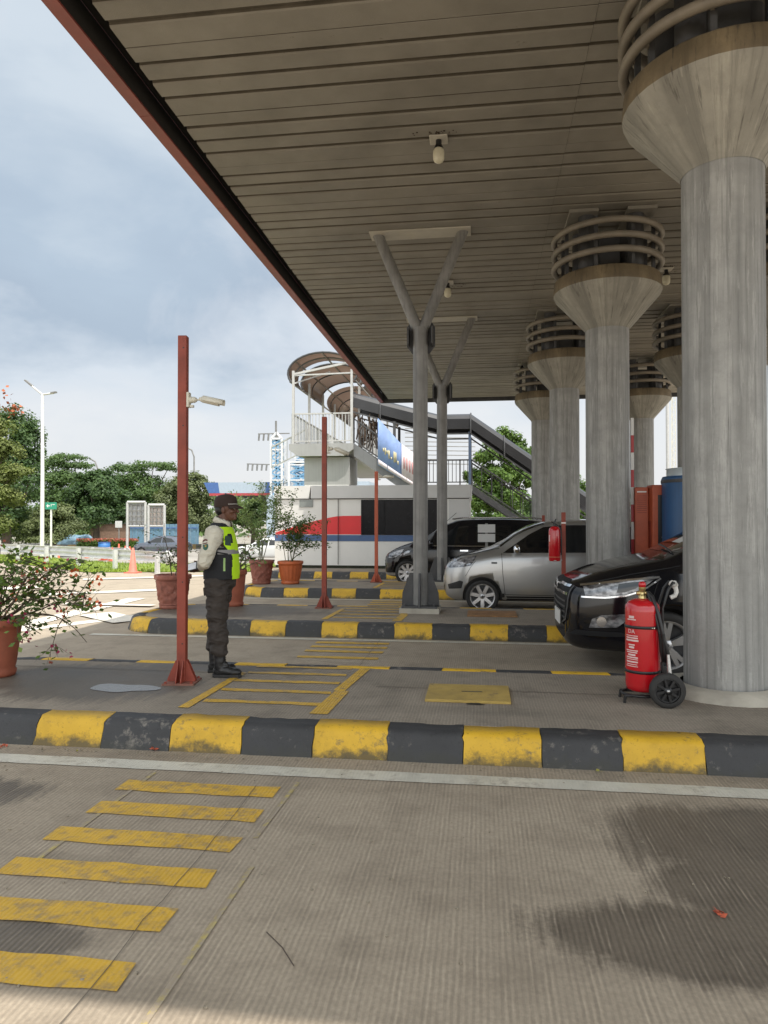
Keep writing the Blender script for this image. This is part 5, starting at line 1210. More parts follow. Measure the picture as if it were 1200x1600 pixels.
# tablet in his hand
tb = thing('tablet', 'white and dark handheld tablet held by the guard behind his back', 'tablet', (GL[0] - 0.285, GL[1] - 0.085, GL[2] + 1.015), rad(8))
tb.rotation_euler = (rad(58), rad(-14), rad(-6))
MB().box((0, 0, 0), (0.16, 0.085, 0.010)).build('case', m_black, tb, bevel=0.004)
MB().box((-0.005, 0, 0.0058), (0.13, 0.07, 0.002)).build('screen', M('pale_screen', (0.62, 0.64, 0.68), 0.2), tb)
# ------------------------------------------------------------------ toll office
OF = Vector((-6.35, 21.75, 0.2))
off = thing('toll_office', 'white toll office with red and blue stripes and a dark window band', 'building', OF)
m_panel = M('white_cladding', (0.66, 0.65, 0.62), 0.45, var=0.05, vscale=1.0)
m_parapet = M('grey_white_fascia', (0.52, 0.52, 0.51), 0.45, var=0.06, vscale=1.0)
wb = MB(); wb.box((3.02, 1.5, 1.12), (6.05, 3.0, 2.06)); wb.build('wall', m_panel, off)
MB().box((3.02, 1.5, 0.045), (6.0, 2.96, 0.09)).build('mossy_base', M('mossy_base', (0.025, 0.028, 0.016), 0.95, var=0.4, vscale=8), off)
pp = MB(); pp.box((3.62, 1.47, 2.352), (4.92, 3.1, 0.40)); pp.build('parapet', m_parapet, off, bevel=0.01)
pp = MB(); pr = [(0.0, 2.155), (1.155, 2.155), (1.155, 2.55), (0.0, 2.55)]
pp.add([(0.0, -.06, 2.155), (1.10, -.06, 2.155), (1.145, -.06, 2.55), (-0.02, -.06, 2.55), (0.0, 3.0, 2.155), (1.10, 3.0, 2.155), (1.145, 3.0, 2.55), (-0.02, 3.0, 2.55)], [(0, 1, 2, 3), (7, 6, 5, 4), (0, 4, 5, 1), (1, 5, 6, 2), (2, 6, 7, 3), (3, 7, 4, 0)]); pp.build('parapet_end', m_panel, off)
dk = MB(); dk.box((3.95, -0.004, 1.57), (2.4, 0.03, 1.08)); wn_ = dk.build('window', M('dark_office_glass', (0.008, 0.008, 0.010), 0.25, var=0.3, spec=0.15), off)
fr = MB()
for x in (2.75, 3.45, 4.45, 5.15): fr.box((x, -0.022, 1.57), (0.04, 0.015, 1.08))
fr.build('mullion', m_trim, wn_)
gx = MB(); gx.box((1.0, -0.01, 2.0), (0.42, 0.04, 0.22)); gx.build('window', M('grey_glass', (0.20, 0.22, 0.21), 0.2), off)
rp = [(0.02, 1.045), (2.74, 1.045), (2.74, 1.62)] + [(2.74 - 2.72 * q / 14, 1.62 - 0.02 * q / 14 - 0.50 * max(0, (q / 14 - 0.25) / 0.75) ** 1.25) for q in range(1, 15)]
rs = MB(); n = len(rp); rs.add([(x, -0.006, z) for x, z in rp] + [(x, 0.01, z) for x, z in rp], [tuple(range(n)), tuple(range(n, 2 * n))[::-1]] + [(i, (i + 1) % n, n + (i + 1) % n, n + i) for i in range(n)])
rs.build('red_stripe', M('red_cladding', (0.62, 0.02, 0.025), 0.4, var=0.05, vscale=2), off)
MB().box((3.02, -0.001, 0.93), (6.05, 0.02, 0.19)).build('blue_stripe', M('blue_cladding', (0.05, 0.10, 0.22), 0.45, var=0.08), off)
sj = MB(); sj.box((2.02, -0.058, 1.32), (0.018, 0.012, 2.4)); sj.box((3.02, -0.012, 2.14), (6.0, 0.01, 0.02)); sj.build('panel_joint', m_dark, off)
MB().box((5.73, -0.003, 1.56), (0.62, 0.02, 1.10)).build('end_panel', m_parapet, off)

# road-side sign seen behind the silver car (white plates on a post)
t = thing('sign_post', 'white twin plate sign on a post standing between the black van and the silver car', 'sign', (0.15, 16.9, 0.2))
MB().box((0, 0, 0.70), (0.06, 0.04, 1.4)).build('pole', m_gsteel, t)
for z in (1.28, 1.06):
    MB().box((0, -0.03, z), (0.40, 0.02, 0.19)).build('plate', m_parapet, t)

# ------------------------------------------------------------------ footbridge with stairs
fbo = Vector((-6.65, 31.2, -0.1))
fb = thing('footbridge', 'grey footbridge with arched brown roof and covered stairs going down to the right', 'footbridge', fbo)
def fbp(mb, name, mat, parent=None, **kw):
    o = mb.build(name, mat, parent or fb, **kw)
    if parent is None: o.location = -fbo
    return o
m_bconc = M('pale_bridge_concrete', (0.34, 0.34, 0.335), 0.7, var=0.08, vscale=1.2, bump=0.1, streak=0.15)
m_bgrey = M('grey_bridge_paint', (0.17, 0.175, 0.18), 0.6, var=0.1, vscale=1.5, streak=0.15)
m_rail = M('white_rail_paint', (0.46, 0.455, 0.44), 0.5, var=0.1)
m_tubeg = M('dark_grey_roof', (0.028, 0.028, 0.031), 0.4, var=0.15, vscale=1.0)
m_bluep = M('blue_grey_post', (0.07, 0.10, 0.16), 0.5)
b = MB(); b.box((-6.55, 31.3, 1.55), (1.95, 1.9, 3.3)); fbp(b, 'pillar', m_bconc)
b = MB(); b.box((-6.55, 31.3, 3.82), (2.0, 1.95, 1.2)); fbp(b, 'pillar_head', m_bconc)
b = MB(); b.box((-6.55, 30.325, 3.2), (1.96, 0.02, 0.04)); fbp(b, 'pillar_joint', m_white)
b = MB(); pr = [(-8.15, 4.98), (-5.35, 4.98), (-5.35, 4.72), (-5.75, 4.45), (-7.75, 4.45), (-8.15, 4.72)]; n = 6
b.add([(x, 30.0, z) for x, z in pr] + [(x, 46, z) for x, z in pr], [tuple(range(n))[::-1], tuple(range(n, 2 * n))] + [(i, n + i, n + (i + 1) % n, (i + 1) % n)[::-1] for i in range(n)]); fbp(b, 'deck', m_bconc)
# arched roof
m_poly, nt, bs = newmat('bronze_polycarbonate'); bs.inputs['Base Color'].default_value = (0.20, 0.155, 0.13, 1); bs.inputs['Roughness'].default_value = 0.25
tr = N(nt, 'ShaderNodeBsdfTranslucent'); tr.inputs['Color'].default_value = (0.42, 0.34, 0.29, 1); mx = N(nt, 'ShaderNodeMixShader'); mx.inputs[0].default_value = 0.6
L(nt, bs.outputs[0], mx.inputs[1]); L(nt, tr.outputs[0], mx.inputs[2]); L(nt, mx.outputs[0], nt.nodes['Material Output'].inputs['Surface'])
def arcpt(t_, zo=0.0, r=1.0): a = rad(205) - rad(230) * t_; return (-6.68 + 1.52 * r * math.cos(a), 8.05 + 0.88 * r * math.sin(a) + zo)
def vault(y0, y1, t0=0.0, t1=1.0):
    m = 20; b = MB(); pts = [arcpt(t0 + (t1 - t0) * q / m) for q in range(m + 1)]
    b.add([(x, y, z) for y in (y0, y1) for x, z in pts], [(q, q + 1, m + 2 + q, m + 1 + q) for q in range(m)], 0, True); return b
for y0, y1 in ((30.0, 31.7), (32.3, 36.6), (37.9, 46.0)):
    o = fbp(vault(y0, y1), 'roof_sheet', m_poly); md = o.modifiers.new('s', 'SOLIDIFY'); md.thickness = 0.02
for y in (30.0, 31.0, 32.3, 34.4, 36.6, 38.8, 41.0, 43.2, 45.6):
    b = MB(); b.tube([(arcpt(q / 20, -0.03)[0], y, arcpt(q / 20, -0.03)[1]) for q in range(21)], 0.045, 8); fbp(b, 'roof_rib', m_dsteel if y != 31.0 else m_bgrey)
for t_ in (0.02, 0.28, 0.5, 0.72, 0.98):
    x, z = arcpt(t_, -0.08); b = MB(); b.bar((x, 30, z), (x, 46, z), 0.06, 0.05); fbp(b, 'purlin', m_ring)
for x, y in ((-7.98, 30.1), (-5.42, 30.1), (-7.98, 33), (-5.42, 32.0), (-7.98, 36), (-5.42, 36), (-7.98, 39), (-5.42, 39), (-7.98, 42), (-5.42, 42)):
    b = MB(); b.box((x, y, 6.55), (0.10, 0.10, 3.2)); fbp(b, 'roof_post', m_rail)
b = MB(); b.bar((-7.98, 30.1, 8.0), (-5.0, 30.1, 8.55), 0.09); b.bar((-7.98, 30.1, 7.95), (-5.42, 30.1, 8.0), 0.06); b.bar((-7.98, 30.1, 7.6), (-6.6, 31.2, 8.3), 0.06); fbp(b, 'tie_bar', m_rail)
def railing(x0, y0, z0, x1, y1, z1, h=1.15, gap=0.14, mat=m_rail, bars=True, name='railing'):
    b = MB(); a = Vector((x0, y0, z0)); c = Vector((x1, y1, z1)); n = int((c - a).length / gap)
    b.bar(a + Vector((0, 0, h)), c + Vector((0, 0, h)), 0.06); b.bar(a + Vector((0, 0, 0.12)), c + Vector((0, 0, 0.12)), 0.045)
    if bars:
        for i in range(n + 1): p = a.lerp(c, i / n); b.bar(p + Vector((0, 0, 0.1)), p + Vector((0, 0, h)), 0.028)
    for i in range(0, n + 1, 12): p = a.lerp(c, i / n); b.bar(p, p + Vector((0, 0, h + .02)), 0.06)
    return fbp(b, name, mat)
railing(-8.0, 30.1, 4.98, -5.4, 30.1, 4.98, 1.3); railing(-8.02, 30.1, 4.98, -8.02, 46, 4.98, 1.3, 0.2); railing(-5.4, 32.3, 4.98, -5.4, 46, 4.98, 1.3, 0.2)
railing(-8.1, 33, 4.9, -9.9, 33.3, 4.1, 1.1, 0.2)
# clutter hung on the railing of the bridge
rr2 = random.Random(8); b = MB()
for i in range(60):
    x = rr2.uniform(-5.3, -4.4); b.bar((x, 31.2 + rr2.uniform(-.3, .3), rr2.uniform(4.9, 6.2)), (x + rr2.uniform(-.25, .25), 31.2 + rr2.uniform(-.3, .3), rr2.uniform(4.6, 6.4)), rr2.uniform(.02, .07))
fbp(b, 'rusty_mesh', M('rusty_mesh', (0.20, 0.14, 0.10), 0.8, var=0.5, vscale=6))
# stair flights
def flight(x0, z0, x1, z1, yA, yB, depth=0.55):
    b = MB(); pr = [(x0, z0), (x1, z1), (x1, z1 - depth), (x0, z0 - depth)]
    for ya, yb in ((yA, yA + 0.15), (yB - 0.15, yB)):
        b.add([(x, ya, z) for x, z in pr] + [(x, yb, z) for x, z in pr], [(0, 3, 2, 1), (4, 5, 6, 7), (0, 1, 5, 4), (1, 2, 6, 5), (2, 3, 7, 6), (3, 0, 4, 7)])
    n = int((z0 - z1) / 0.17)
    for i in range(n): x = x0 + (x1 - x0) * (i + .5) / n; z = z0 + (z1 - z0) * (i + .5) / n; b.box((x, (yA + yB) / 2, z - .1), ((x1 - x0) / n + .03, yB - yA - 0.3, 0.06))
    return b
fbp(flight(-5.35, 5.0, -2.75, 3.18, 30.2, 32.1), 'stair_flight', m_bgrey)
b = MB(); b.box((-1.55, 31.15, 3.05), (2.5, 1.95, 0.25)); fbp(b, 'landing', m_bgrey)
b = MB()
for x in (-2.4, -0.6): b.box((x, 31.15, 1.4), (0.3, 0.3, 3.1))
fbp(b, 'landing_column', m_bconc)
fbp(flight(-0.35, 3.18, 4.3, 0.0, 30.2, 32.1, 0.3), 'stair_flight', m_dsteel)
def tube_roof(path):
    b = MB(); sec = [(-0.98, -0.42), (-1.0, 0.0), (-0.86, 0.16), (-0.5, 0.27), (0, 0.31), (0.5, 0.27), (0.86, 0.16), (1.0, 0.0), (0.98, -0.42)]
    vs = []
    for x, y, z in path: vs += [(x, y + u, z + w) for u, w in sec]
    m = len(sec); b.add(vs, [(i * m + j, (i + 1) * m + j, (i + 1) * m + j + 1, i * m + j + 1) for i in range(len(path) - 1) for j in range(m - 1)])
    return b
tpath = [(-5.45, 31.15, 6.98), (-4.2, 31.15, 6.62), (-1.75, 31.15, 5.95), (-0.38, 31.15, 5.95), (2.4, 31.15, 3.98), (4.6, 31.15, 2.42)]
o = fbp(tube_roof(tpath), 'stair_roof', m_tubeg); md = o.modifiers.new('s', 'SOLIDIFY'); md.thickness = 0.04
b = MB()
for i in range(len(tpath) - 1):
    a = Vector(tpath[i]); c = Vector(tpath[i + 1])
    b.bar(a + Vector((0, -0.96, -0.62)), c + Vector((0, -0.96, -0.62)), 0.06); b.bar(a + Vector((0, 0.96, -0.62)), c + Vector((0, 0.96, -0.62)), 0.06)
    k = max(1, int((c - a).length / 1.4))
    for q in range(k):
        p = a.lerp(c, q / k)
        b.tube([p + Vector((0, -1.01, -0.62)), p + Vector((0, -1.02, 0.02)), p + Vector((0, -.87, .185)), p + Vector((0, -.5, .3)), p + Vector((0, 0, .34))], 0.03, 6)
fbp(b, 'roof_frame', m_dsteel)
for x, z0, z1 in ((-1.75, 3.2, 5.4), (-0.42, 3.2, 5.4), (-3.6, 3.8, 5.9)):
    for y in (30.22, 32.05):
        b = MB(); b.box((x, y, (z0 + z1) / 2), (0.11, 0.11, z1 - z0)); fbp(b, 'roof_post', m_bluep if x > -3 else m_dsteel)
railing(-5.35, 30.25, 5.0, -2.75, 30.25, 3.18, 1.05, 0.16, m_dsteel); railing(-2.75, 30.25, 3.18, -0.35, 30.25, 3.18, 1.05, 0.16, m_dsteel)
railing(-5.35, 32.05, 5.0, -2.75, 32.05, 3.18, 1.05, 0.3, m_rail); railing(-0.35, 30.25, 3.18, 4.3, 30.25, 0.05, 1.05, 0.5, m_dsteel); railing(-0.35, 32.05, 3.18, 4.3, 32.05, 0.05, 1.05, 0.5, m_dsteel)
b = MB()
for i in range(9): b.bar((-3.4, 32.6, 4.3 + i * .2), (-0.2, 32.9, 4.25 + i * .2), 0.035)
fbp(b, 'window_bars', m_rail)
# advertising banner tied to the stair railing
bo_ = Vector((-4.3, 30.12, 3.2)); bt = thing('banner', 'blue and pinkish white banner tied along the stair railing of the footbridge', 'banner', bo_)
def bz(x, top): return (6.05 - (x + 4.3) * 1.12 if x < -3.3 else 4.93 - (x + 3.3) * 0.74) if top else 4.05 - (x + 4.3) * 0.62
def bpanel(xa, xb, y, mat, name, f0=0.0, f1=1.0):
    m = 10; v = []
    for f in (f0, f1):
        for q in range(m + 1):
            x = xa + (xb - xa) * q / m; zt, zb = bz(x, True), bz(x, False); v.append((x - bo_.x, y - bo_.y + 0.012 * math.sin(x * 23), zb + (zt - zb) * f - bo_.z))
    o = MB().add(v, [(q, q + 1, m + 2 + q, m + 1 + q) for q in range(m)], 0, True).build(name, mat, bt); md = o.modifiers.new('s', 'SOLIDIFY'); md.thickness = 0.004
m_bblue = M('banner_blue', (0.20, 0.30, 0.55), 0.6, var=0.15, vscale=2); m_bwhite = M('banner_pale', (0.62, 0.56, 0.58), 0.6, var=0.12, vscale=5)
bpanel(-4.30, -3.28, 30.12, m_bblue, 'cloth'); bpanel(-3.28, -2.6, 30.12, m_bwhite, 'cloth'); bpanel(-4.28, -2.7, 30.108, m_bwhite, 'pale_border', 0.02, 0.13)
m_byel = M('banner_yellow', (0.62, 0.55, 0.30), 0.6)
for i, (x, f0, f1) in enumerate(((-4.08, .38, .46), (-4.0, .34, .50), (-3.92, .40, .48), (-3.84, .32, .52), (-3.74, .34, .40), (-3.62, .32, .60), (-3.55, .36, .62), (-3.46, .34, .44))): bpanel(x, x + 0.05, 30.10, m_byel, 'lettering_stroke', f0, f1)
for i, x in enumerate((-3.2, -3.08, -2.96, -2.84)): bpanel(x, x + 0.05, 30.10, M('banner_pink', (0.55, 0.25, 0.25), 0.6) if i == 0 else bpy.data.materials['banner_pink'], 'lettering_stroke', 0.35, 0.7)

# ------------------------------------------------------------------ distant plaza canopy, lattice tower, mast
fo = G(318, 60, -0.84); t = thing('distant_canopy', 'distant toll canopy with pale blue band, dark blue end and red underside edge', 'canopy', fo)
m_pale = M('pale_blue_band', (0.38, 0.45, 0.52), 0.5, var=0.06)
m_dblue = M('deep_blue_band', (0.06, 0.13, 0.33), 0.5); m_dred = M('red_band', (0.40, 0.05, 0.06), 0.5)
b = MB(); b.add([(0, 0, 5.75), (1.25, 0, 5.75), (1.4, 0, 4.85), (0.45, 0, 4.85), (0, 8, 5.75), (1.25, 8, 5.75), (1.4, 8, 4.85), (0.45, 8, 4.85)], [(3, 2, 1, 0), (4, 5, 6, 7), (0, 1, 5, 4), (2, 3, 7, 6), (3, 0, 4, 7)]); b.build('end_band', m_dblue, t)
MB().add([(1.25, 0, 5.75), (14, 0, 5.75), (14, 0, 4.85), (1.4, 0, 4.85), (1.25, 8, 5.75), (14, 8, 5.75), (14, 8, 4.85), (1.4, 8, 4.85)], [(3, 2, 1, 0), (4, 5, 6, 7), (0, 1, 5, 4), (2, 3, 7, 6), (1, 2, 6, 5)]).build('band', m_pale, t)
MB().box((5.6, -0.02, 5.3), (0.5, 0.05, 0.9)).build('band_mark', m_dblue, t)
MB().add([(0.5, 0.1, 4.845), (14, 0.1, 4.845), (14, 1.5, 4.3), (4.0, 1.5, 4.35), (0.5, 7.9, 4.845), (14, 7.9, 4.845), (14, 6.5, 4.3), (4, 6.5, 4.35)], [(3, 2, 1, 0), (4, 5, 6, 7), (2, 3, 7, 6), (3, 0, 4, 7)]).build('underside', m_dsteel, t)
MB().box((7.2, 0.02, 4.74), (13.4, 0.08, 0.2)).build('red_edge', m_dred, t)
for x in (5, 10): MB().tube([(x, 4, 0), (x, 4, 4.5)], 0.25, 12).build('column', m_bconc, t)
MB().box((11.0, 9, 1.3), (7.5, 3, 2.4)).build('cabin', m_trim, t); MB().box((11.0, 8.9, 2.75), (8.2, 3.6, 0.35)).build('cabin_roof', M('pinkish_roof', (0.45, 0.30, 0.28), 0.7), t)
MB().box((11.0, 7.4, 0.55), (7.5, 0.2, 0.8)).build('cabin_base', m_blue, t)

lo = G(430, 58, -0.84); t = thing('lattice_tower', 'white and blue lattice tower beyond the footbridge with a cross arm', 'tower', lo)
m_lw = M('lattice_white', (0.62, 0.63, 0.64), 0.5); m_lb = M('lattice_blue', (0.16, 0.34, 0.52), 0.5)
def lattice(x0, x1, y0, y1, z0, z1, step, w, mat_l, mat_b, peak=True):
    b = MB()
    for x in (x0, x1):
        for y in (y0, y1): b.bar((x, y, z0), (x, y, z1), w * 1.5)
    if peak:
        for x in (x0, x1): b.bar((x, y0, z1), ((x0 + x1) / 2, y0, z1 + 0.5), w * 1.5)
    z = z0
    while z < z1 - .01: b.bar((x0, y0, z), (x1, y0, z), w); z += step * 2
    b.bar((x0, y0, z1), (x1, y0, z1), w * 1.4); b.build('frame', mat_l, t)
    b = MB(); z = z0
    while z < z1 - .01:
        for ya in (y0 + .06, y1): b.bar((x0, ya, z), (x1, ya, min(z1, z + step)), w); b.bar((x1, ya, z), (x0, ya, min(z1, z + step)), w)
        z += step
    b.build('bracing', mat_b, t)
lattice(-0.35, 0.55, 0, 1.0, 4.6, 9.2, 0.62, 0.11, m_lw, m_lb); lattice(1.1, 2.6, 0.2, 1.2, 4.6, 7.3, 0.62, 0.11, m_lw, m_lb, False); lattice(1.3, 2.2, 1.4, 2.2, 4.6, 8.0, 0.5, 0.09, m_lw, m_lb)
MB().box((1.2, 0.6, 2.3), (3.6, 2.0, 4.6)).build('base_block', m_pale, t)
t = thing('utility_pole', 'utility pole with insulated cross arms left of the footbridge', 'pole', G(431, 62, -0.84))
b = MB(); b.tube([(0, 0, 0), (0, 0, 11.2)], 0.09, 10); b.bar((-1.6, 0, 10.1), (1.2, 0, 10.1), 0.09); b.bar((-2.6, 0, 7.5), (0, 0, 7.4), 0.09); b.build('pole', m_gsteel, t)
b = MB()
for i in range(5): b.tube([(-1.5 + i * .42, 0, 10.05), (-1.55 + i * .42, 0, 9.5)], 0.08, 8); b.tube([(-2.5 + i * .42, 0, 7.45), (-2.55 + i * .42, 0, 6.9)], 0.08, 8)
b.build('insulator', m_gsteel, t)

t = thing('lattice_mast', 'slim pale lattice mast rising behind the blue booth', 'mast', G(1046, 75, -0.84))
b = MB(); b.tube([(-0.15, 0, 0), (-0.15, 0, 22)], 0.17, 10); b.build('pole', m_rail, t)
b = MB()
for x, y in ((0.25, 0), (0.65, 0), (0.45, .35)): b.bar((x, y, 0), (x, y, 22), 0.05)
z = 0.0
while z < 21.5: b.bar((0.25, 0, z), (0.65, 0, z + .45), 0.04); b.bar((0.65, 0, z + .45), (0.25, 0, z + .9), 0.04); b.bar((0.65, 0, z), (0.25, 0, z), 0.04); z += 0.9
b.build('lattice', m_offwhite, t)

# ------------------------------------------------------------------ left background: lamps, signs, guardrails, billboards
t = thing('street_lamp', 'tall pale street lamp with two arms above the guardrail', 'lamp', G(66, 33, -0.1))
b = MB(); b.tube([(0, 0, 0), (0, 0, 4), (-0.03, 0, 7.65)], [0.095, 0.08, 0.06], 12); b.build('pole', m_white, t)
for (dx, dz) in ((-0.75, 0.55), (0.5, 0.08)):
    b = MB(); b.tube([(-0.03, 0, 7.6), (-.03 + dx, 0.1, 7.6 + dz)], 0.045, 8); b.build('arm', m_parapet, t)
    b = MB(); b.bar((-.03 + dx * .75, .08, 7.6 + dz * .75 + .02), (-.03 + dx * 1.25, 0.12, 7.62 + dz * 1.25), 0.16, 0.06); b.build('lamp_head', m_gsteel, t)
for px, D, pyt, lean, lb in ((152, 85, 716, -1, 'thin street lamp with a curved arm above the round dark tree'), (303, 85, 698, -1, 'thin street lamp with a curved arm right of the tall red post')):
    zt = CAMH + (HZ - pyt) / F * D + .84
    t = thing('street_lamp', lb, 'lamp', G(px, D, -0.84))
    MB().tube([(0, 0, 0), (0, 0, zt - 1.2), (lean * .3, 0, zt - .4), (lean * 1.0, 0, zt)], 0.09, 8).build('pole', m_gsteel, t); MB().bar((lean * .9, 0, zt), (lean * 1.6, 0, zt + .1), 0.2, 0.1).build('lamp_head', m_gsteel, t)
t = thing('direction_sign', 'small green direction sign with a white arrow on a thin pole', 'sign', G(80, 31, -0.1))
MB().tube([(0, 0, 0), (0, 0, 2.35)], 0.042, 10).build('pole', m_white, t)
MB().box((0.02, -0.05, 2.42), (0.52, 0.02, 0.30)).build('panel', M('sign_green', (0.015, 0.26, 0.16), 0.4), t)
b = MB(); b.add([(-0.19, -0.063, 2.42), (-0.11, -0.063, 2.50), (-0.11, -0.063, 2.44), (-0.03, -0.063, 2.44), (-0.03, -0.063, 2.40), (-0.11, -0.063, 2.40), (-0.11, -0.063, 2.34)], [(0, 6, 5, 4, 3, 2, 1)])
b.add([(0.09, -0.063, 2.49), (0.2, -0.063, 2.49), (0.2, -0.063, 2.46), (0.09, -0.063, 2.46)], [(3, 2, 1, 0)]); b.add([(0.02, -0.063, 2.50), (0.05, -0.063, 2.50), (0.05, -0.063, 2.40), (0.02, -0.063, 2.40)], [(3, 2, 1, 0)]); b.build('arrow', m_white, t)

m_guard = M('galvanised_guardrail', (0.60, 0.60, 0.59), 0.45, var=0.12, vscale=3, streak=0.25)
def guardrail(a, b_, label, dz=0.0, n_post=None):
    a = Vector(a); b_ = Vector(b_); ln = (b_ - a).length; d = (b_ - a).normalized(); nrm = Vector((d.y, -d.x, 0))
    t = thing('guardrail', label, 'guardrail', a, 0, 'guardrails along the verge')
    sec = [(0.0, 0.36), (0.03, 0.37), (0.085, 0.41), (0.085, 0.45), (0.03, 0.49), (0.02, 0.52), (0.03, 0.55), (0.085, 0.59), (0.085, 0.63), (0.03, 0.67), (0.0, 0.68)]
    m = len(sec); K_ = 24
    vs = [tuple(d * (ln * q / K_) + nrm * u + Vector((0, 0, z + dz + (b_.z - a.z) * q / K_))) for q in range(K_ + 1) for u, z in sec]
    o = MB().add(vs, [(q * m + j, q * m + j + 1, (q + 1) * m + j + 1, (q + 1) * m + j) for q in range(K_) for j in range(m - 1)], 0, True).build('rail', m_guard, t); md = o.modifiers.new('s', 'SOLIDIFY'); md.thickness = 0.012
    e = MB(); e.tube([d * 0 + nrm * 0.05 + Vector((0, 0, .36 + dz)), -d * .16 + nrm * 0.03 + Vector((0, 0, .45 + dz)), -d * .18 + nrm * .03 + Vector((0, 0, .58 + dz)), nrm * 0.05 + Vector((0, 0, .68 + dz))], 0.07, 8); e.build('end_piece', m_guard, t)
    k = n_post or int(ln / 2.6)
    for q in range(k + 1):
        p = d * (0.35 + (ln - .6) * q / k) - nrm * 0.08
        MB().box(p + Vector((0, 0, 0.31 + dz + (b_.z - a.z) * q / k)), (0.12, 0.12, 0.72), math.atan2(d.y, d.x)).build('rail_post', m_guard, t)
guardrail((-9.75, 21.35, 0), (-21.2, 28.9, 0), 'nearer white guardrail with a rounded end beside the orange cone')
guardrail(G(200, 47, -0.78), G(-60, 36, -0.45), 'farther pale guardrail along the lower road behind the near one')

m_cone = M('cone_orange', (0.62, 0.10, 0.05), 0.5, var=0.1); m_cone2 = M('faded_cone_pink', (0.62, 0.17, 0.12), 0.6, var=0.1)
def cone(loc, h, label, group, mat=m_cone, white=True):
    t = thing('traffic_cone', label, 'cone', loc, 0, group)
    MB().lathe([(h * .24, h * .04), (h * .16, h * .08), (h * .045, h), (0, h * 1.005)], 18, capb=False).build('body', mat, t)
    MB().box((0, 0, h * .02), (h * .52, h * .52, h * .045)).build('base', mat, t)
    if white: MB().lathe([(h * .115, h * .45), (h * .086, h * .66)], 18, capb=False, capt=False).build('band', m_white, t)
cone(G(208, 22.9, 0.0), 0.80, 'faded pink orange traffic cone in front of the guardrail end', None, m_cone2, False)
rc = random.Random(4)
cl_ = 'small orange traffic cone in the cluster on the far road by the blue barrel'
for px in (161, 171, 176, 186, 196, 203, 208): cone(G(px, rc.uniform(44, 50), -0.8), rc.uniform(.75, 0.95), cl_, 'orange cones clustered on the far road')
cl2 = 'small orange marker cone spaced along the far guardrail'
for px in (92, 123, 136, 151): cone(G(px, 48.5, -0.82), 0.5, cl2, 'orange markers along the far guardrail', m_cone, False)
t = thing('barrel', 'blue barrel standing among the orange cones', 'barrel', G(163, 51, -0.84)); MB().lathe([(0.40, 0), (0.42, .3), (0.40, .35), (.42, .65), (.40, 1.0), (0, 1.01)], 16).build('drum', M('barrel_blue', (0.04, 0.16, 0.42), 0.5), t); MB().lathe([(.41, .98), (.43, 1.0), (.41, 1.03)], 16, capb=False, capt=False).build('rim', m_dblue, t)

def billboard(px, D, w, zt, zb, label, grid, mat, rz=0.15):
    t = thing('billboard', label, 'billboard', G(px, D, -0.84), rz, 'billboard frames seen from behind')
    for x in (0, w): MB().tube([(x, 0, 0), (x, 0, zt + .84)], 0.10, 10).build('leg', m_rail, t)
    MB().tube([(0, 0, zt + .84), (w, 0, zt + .84)], 0.10, 10).build('top_bar', m_rail, t)
    MB().box((w / 2, 0.1, (zt + zb) / 2 + .84), (w - .2, 0.05, zt - zb - .25)).build('panel', mat, t)
    b = MB()
    for i in range(1, 4): b.bar((w * i / 4, 0.02, zb + .95), (w * i / 4, 0.02, zt + .7), 0.07)
    for i in range(5): z = zb + .95 + (zt - zb - .3) * i / 4; b.bar((.1, 0.0, z), (w - .1, 0.0, z), 0.06)
    b.build('back_frame', m_gsteel, t)
    MB().tube([(0, 0, 1.0 + zb), (w, 0, 1.0 + zb)], 0.06, 8).build('lower_bar', m_rail, t)
billboard(199, 52, 1.30, 3.05, 1.15, 'taller billboard seen from behind with a grey lattice back, left of the two', True, M('grey_panel', (0.36, 0.36, 0.37), 0.6, var=0.1))
billboard(232, 52, 1.15, 2.85, 1.15, 'pinkish billboard seen from behind, right of the two', True, M('pinkish_panel', (0.50, 0.43, 0.40), 0.6, var=0.1))
t = thing('sign_board', 'small white square sign on a post before the dark tree', 'sign', G(186, 62, -0.84)); MB().tube([(0, 0, 0), (0, 0, 2.2)], 0.05, 8).build('pole', m_gsteel, t); MB().box((0, -0.06, 2.25), (0.62, 0.04, 0.58)).build('panel', m_parapet, t)
t = thing('site_fence', 'blue metal site fence behind the billboards', 'fence', G(205, 66, -0.84), 0.05)
b = MB()
for i in range(26): b.box((i * 0.25, (i % 2) * .04, 1.1), (0.24, 0.03, 2.3))
b.build('sheet_panel', M('fence_blue', (0.13, 0.24, 0.33), 0.5, var=0.15), t)
b = MB()
for z in (.3, 1.9): b.box((3.1, -.06, z), (6.4, .05, .08))
b.build('rail', m_dblue, t)
t = thing('tarpaulin_heap', 'pale blue tarpaulin heap at the foot of the hedge', 'tarpaulin', G(116, 70, -0.84)); o = organic('cover', [('e', (0, 0, .4), (1.2, .8, .8)), ('e', (1.2, 0, .3), (1.0, .7, .9)), ('e', (-1.0, .2, .2), (.9, .6, .6))], 0.12, M('tarp_blue', (0.16, 0.27, 0.36), 0.6, var=0.2), t, 1, (0.12, (1.2, 1.2, 1.6)))
t = thing('brick_shed', 'low reddish brick shed behind the hedge', 'shed', G(165, 80, -0.84)); MB().box((1.2, 0, 1.1), (5.0, 2, 2.2)).build('wall', M('shed_brick', (0.22, 0.14, 0.10), 0.8, var=0.2), t); MB().box((1.2, 0, 2.3), (5.5, 2.5, 0.15)).build('roof', m_dsteel, t)
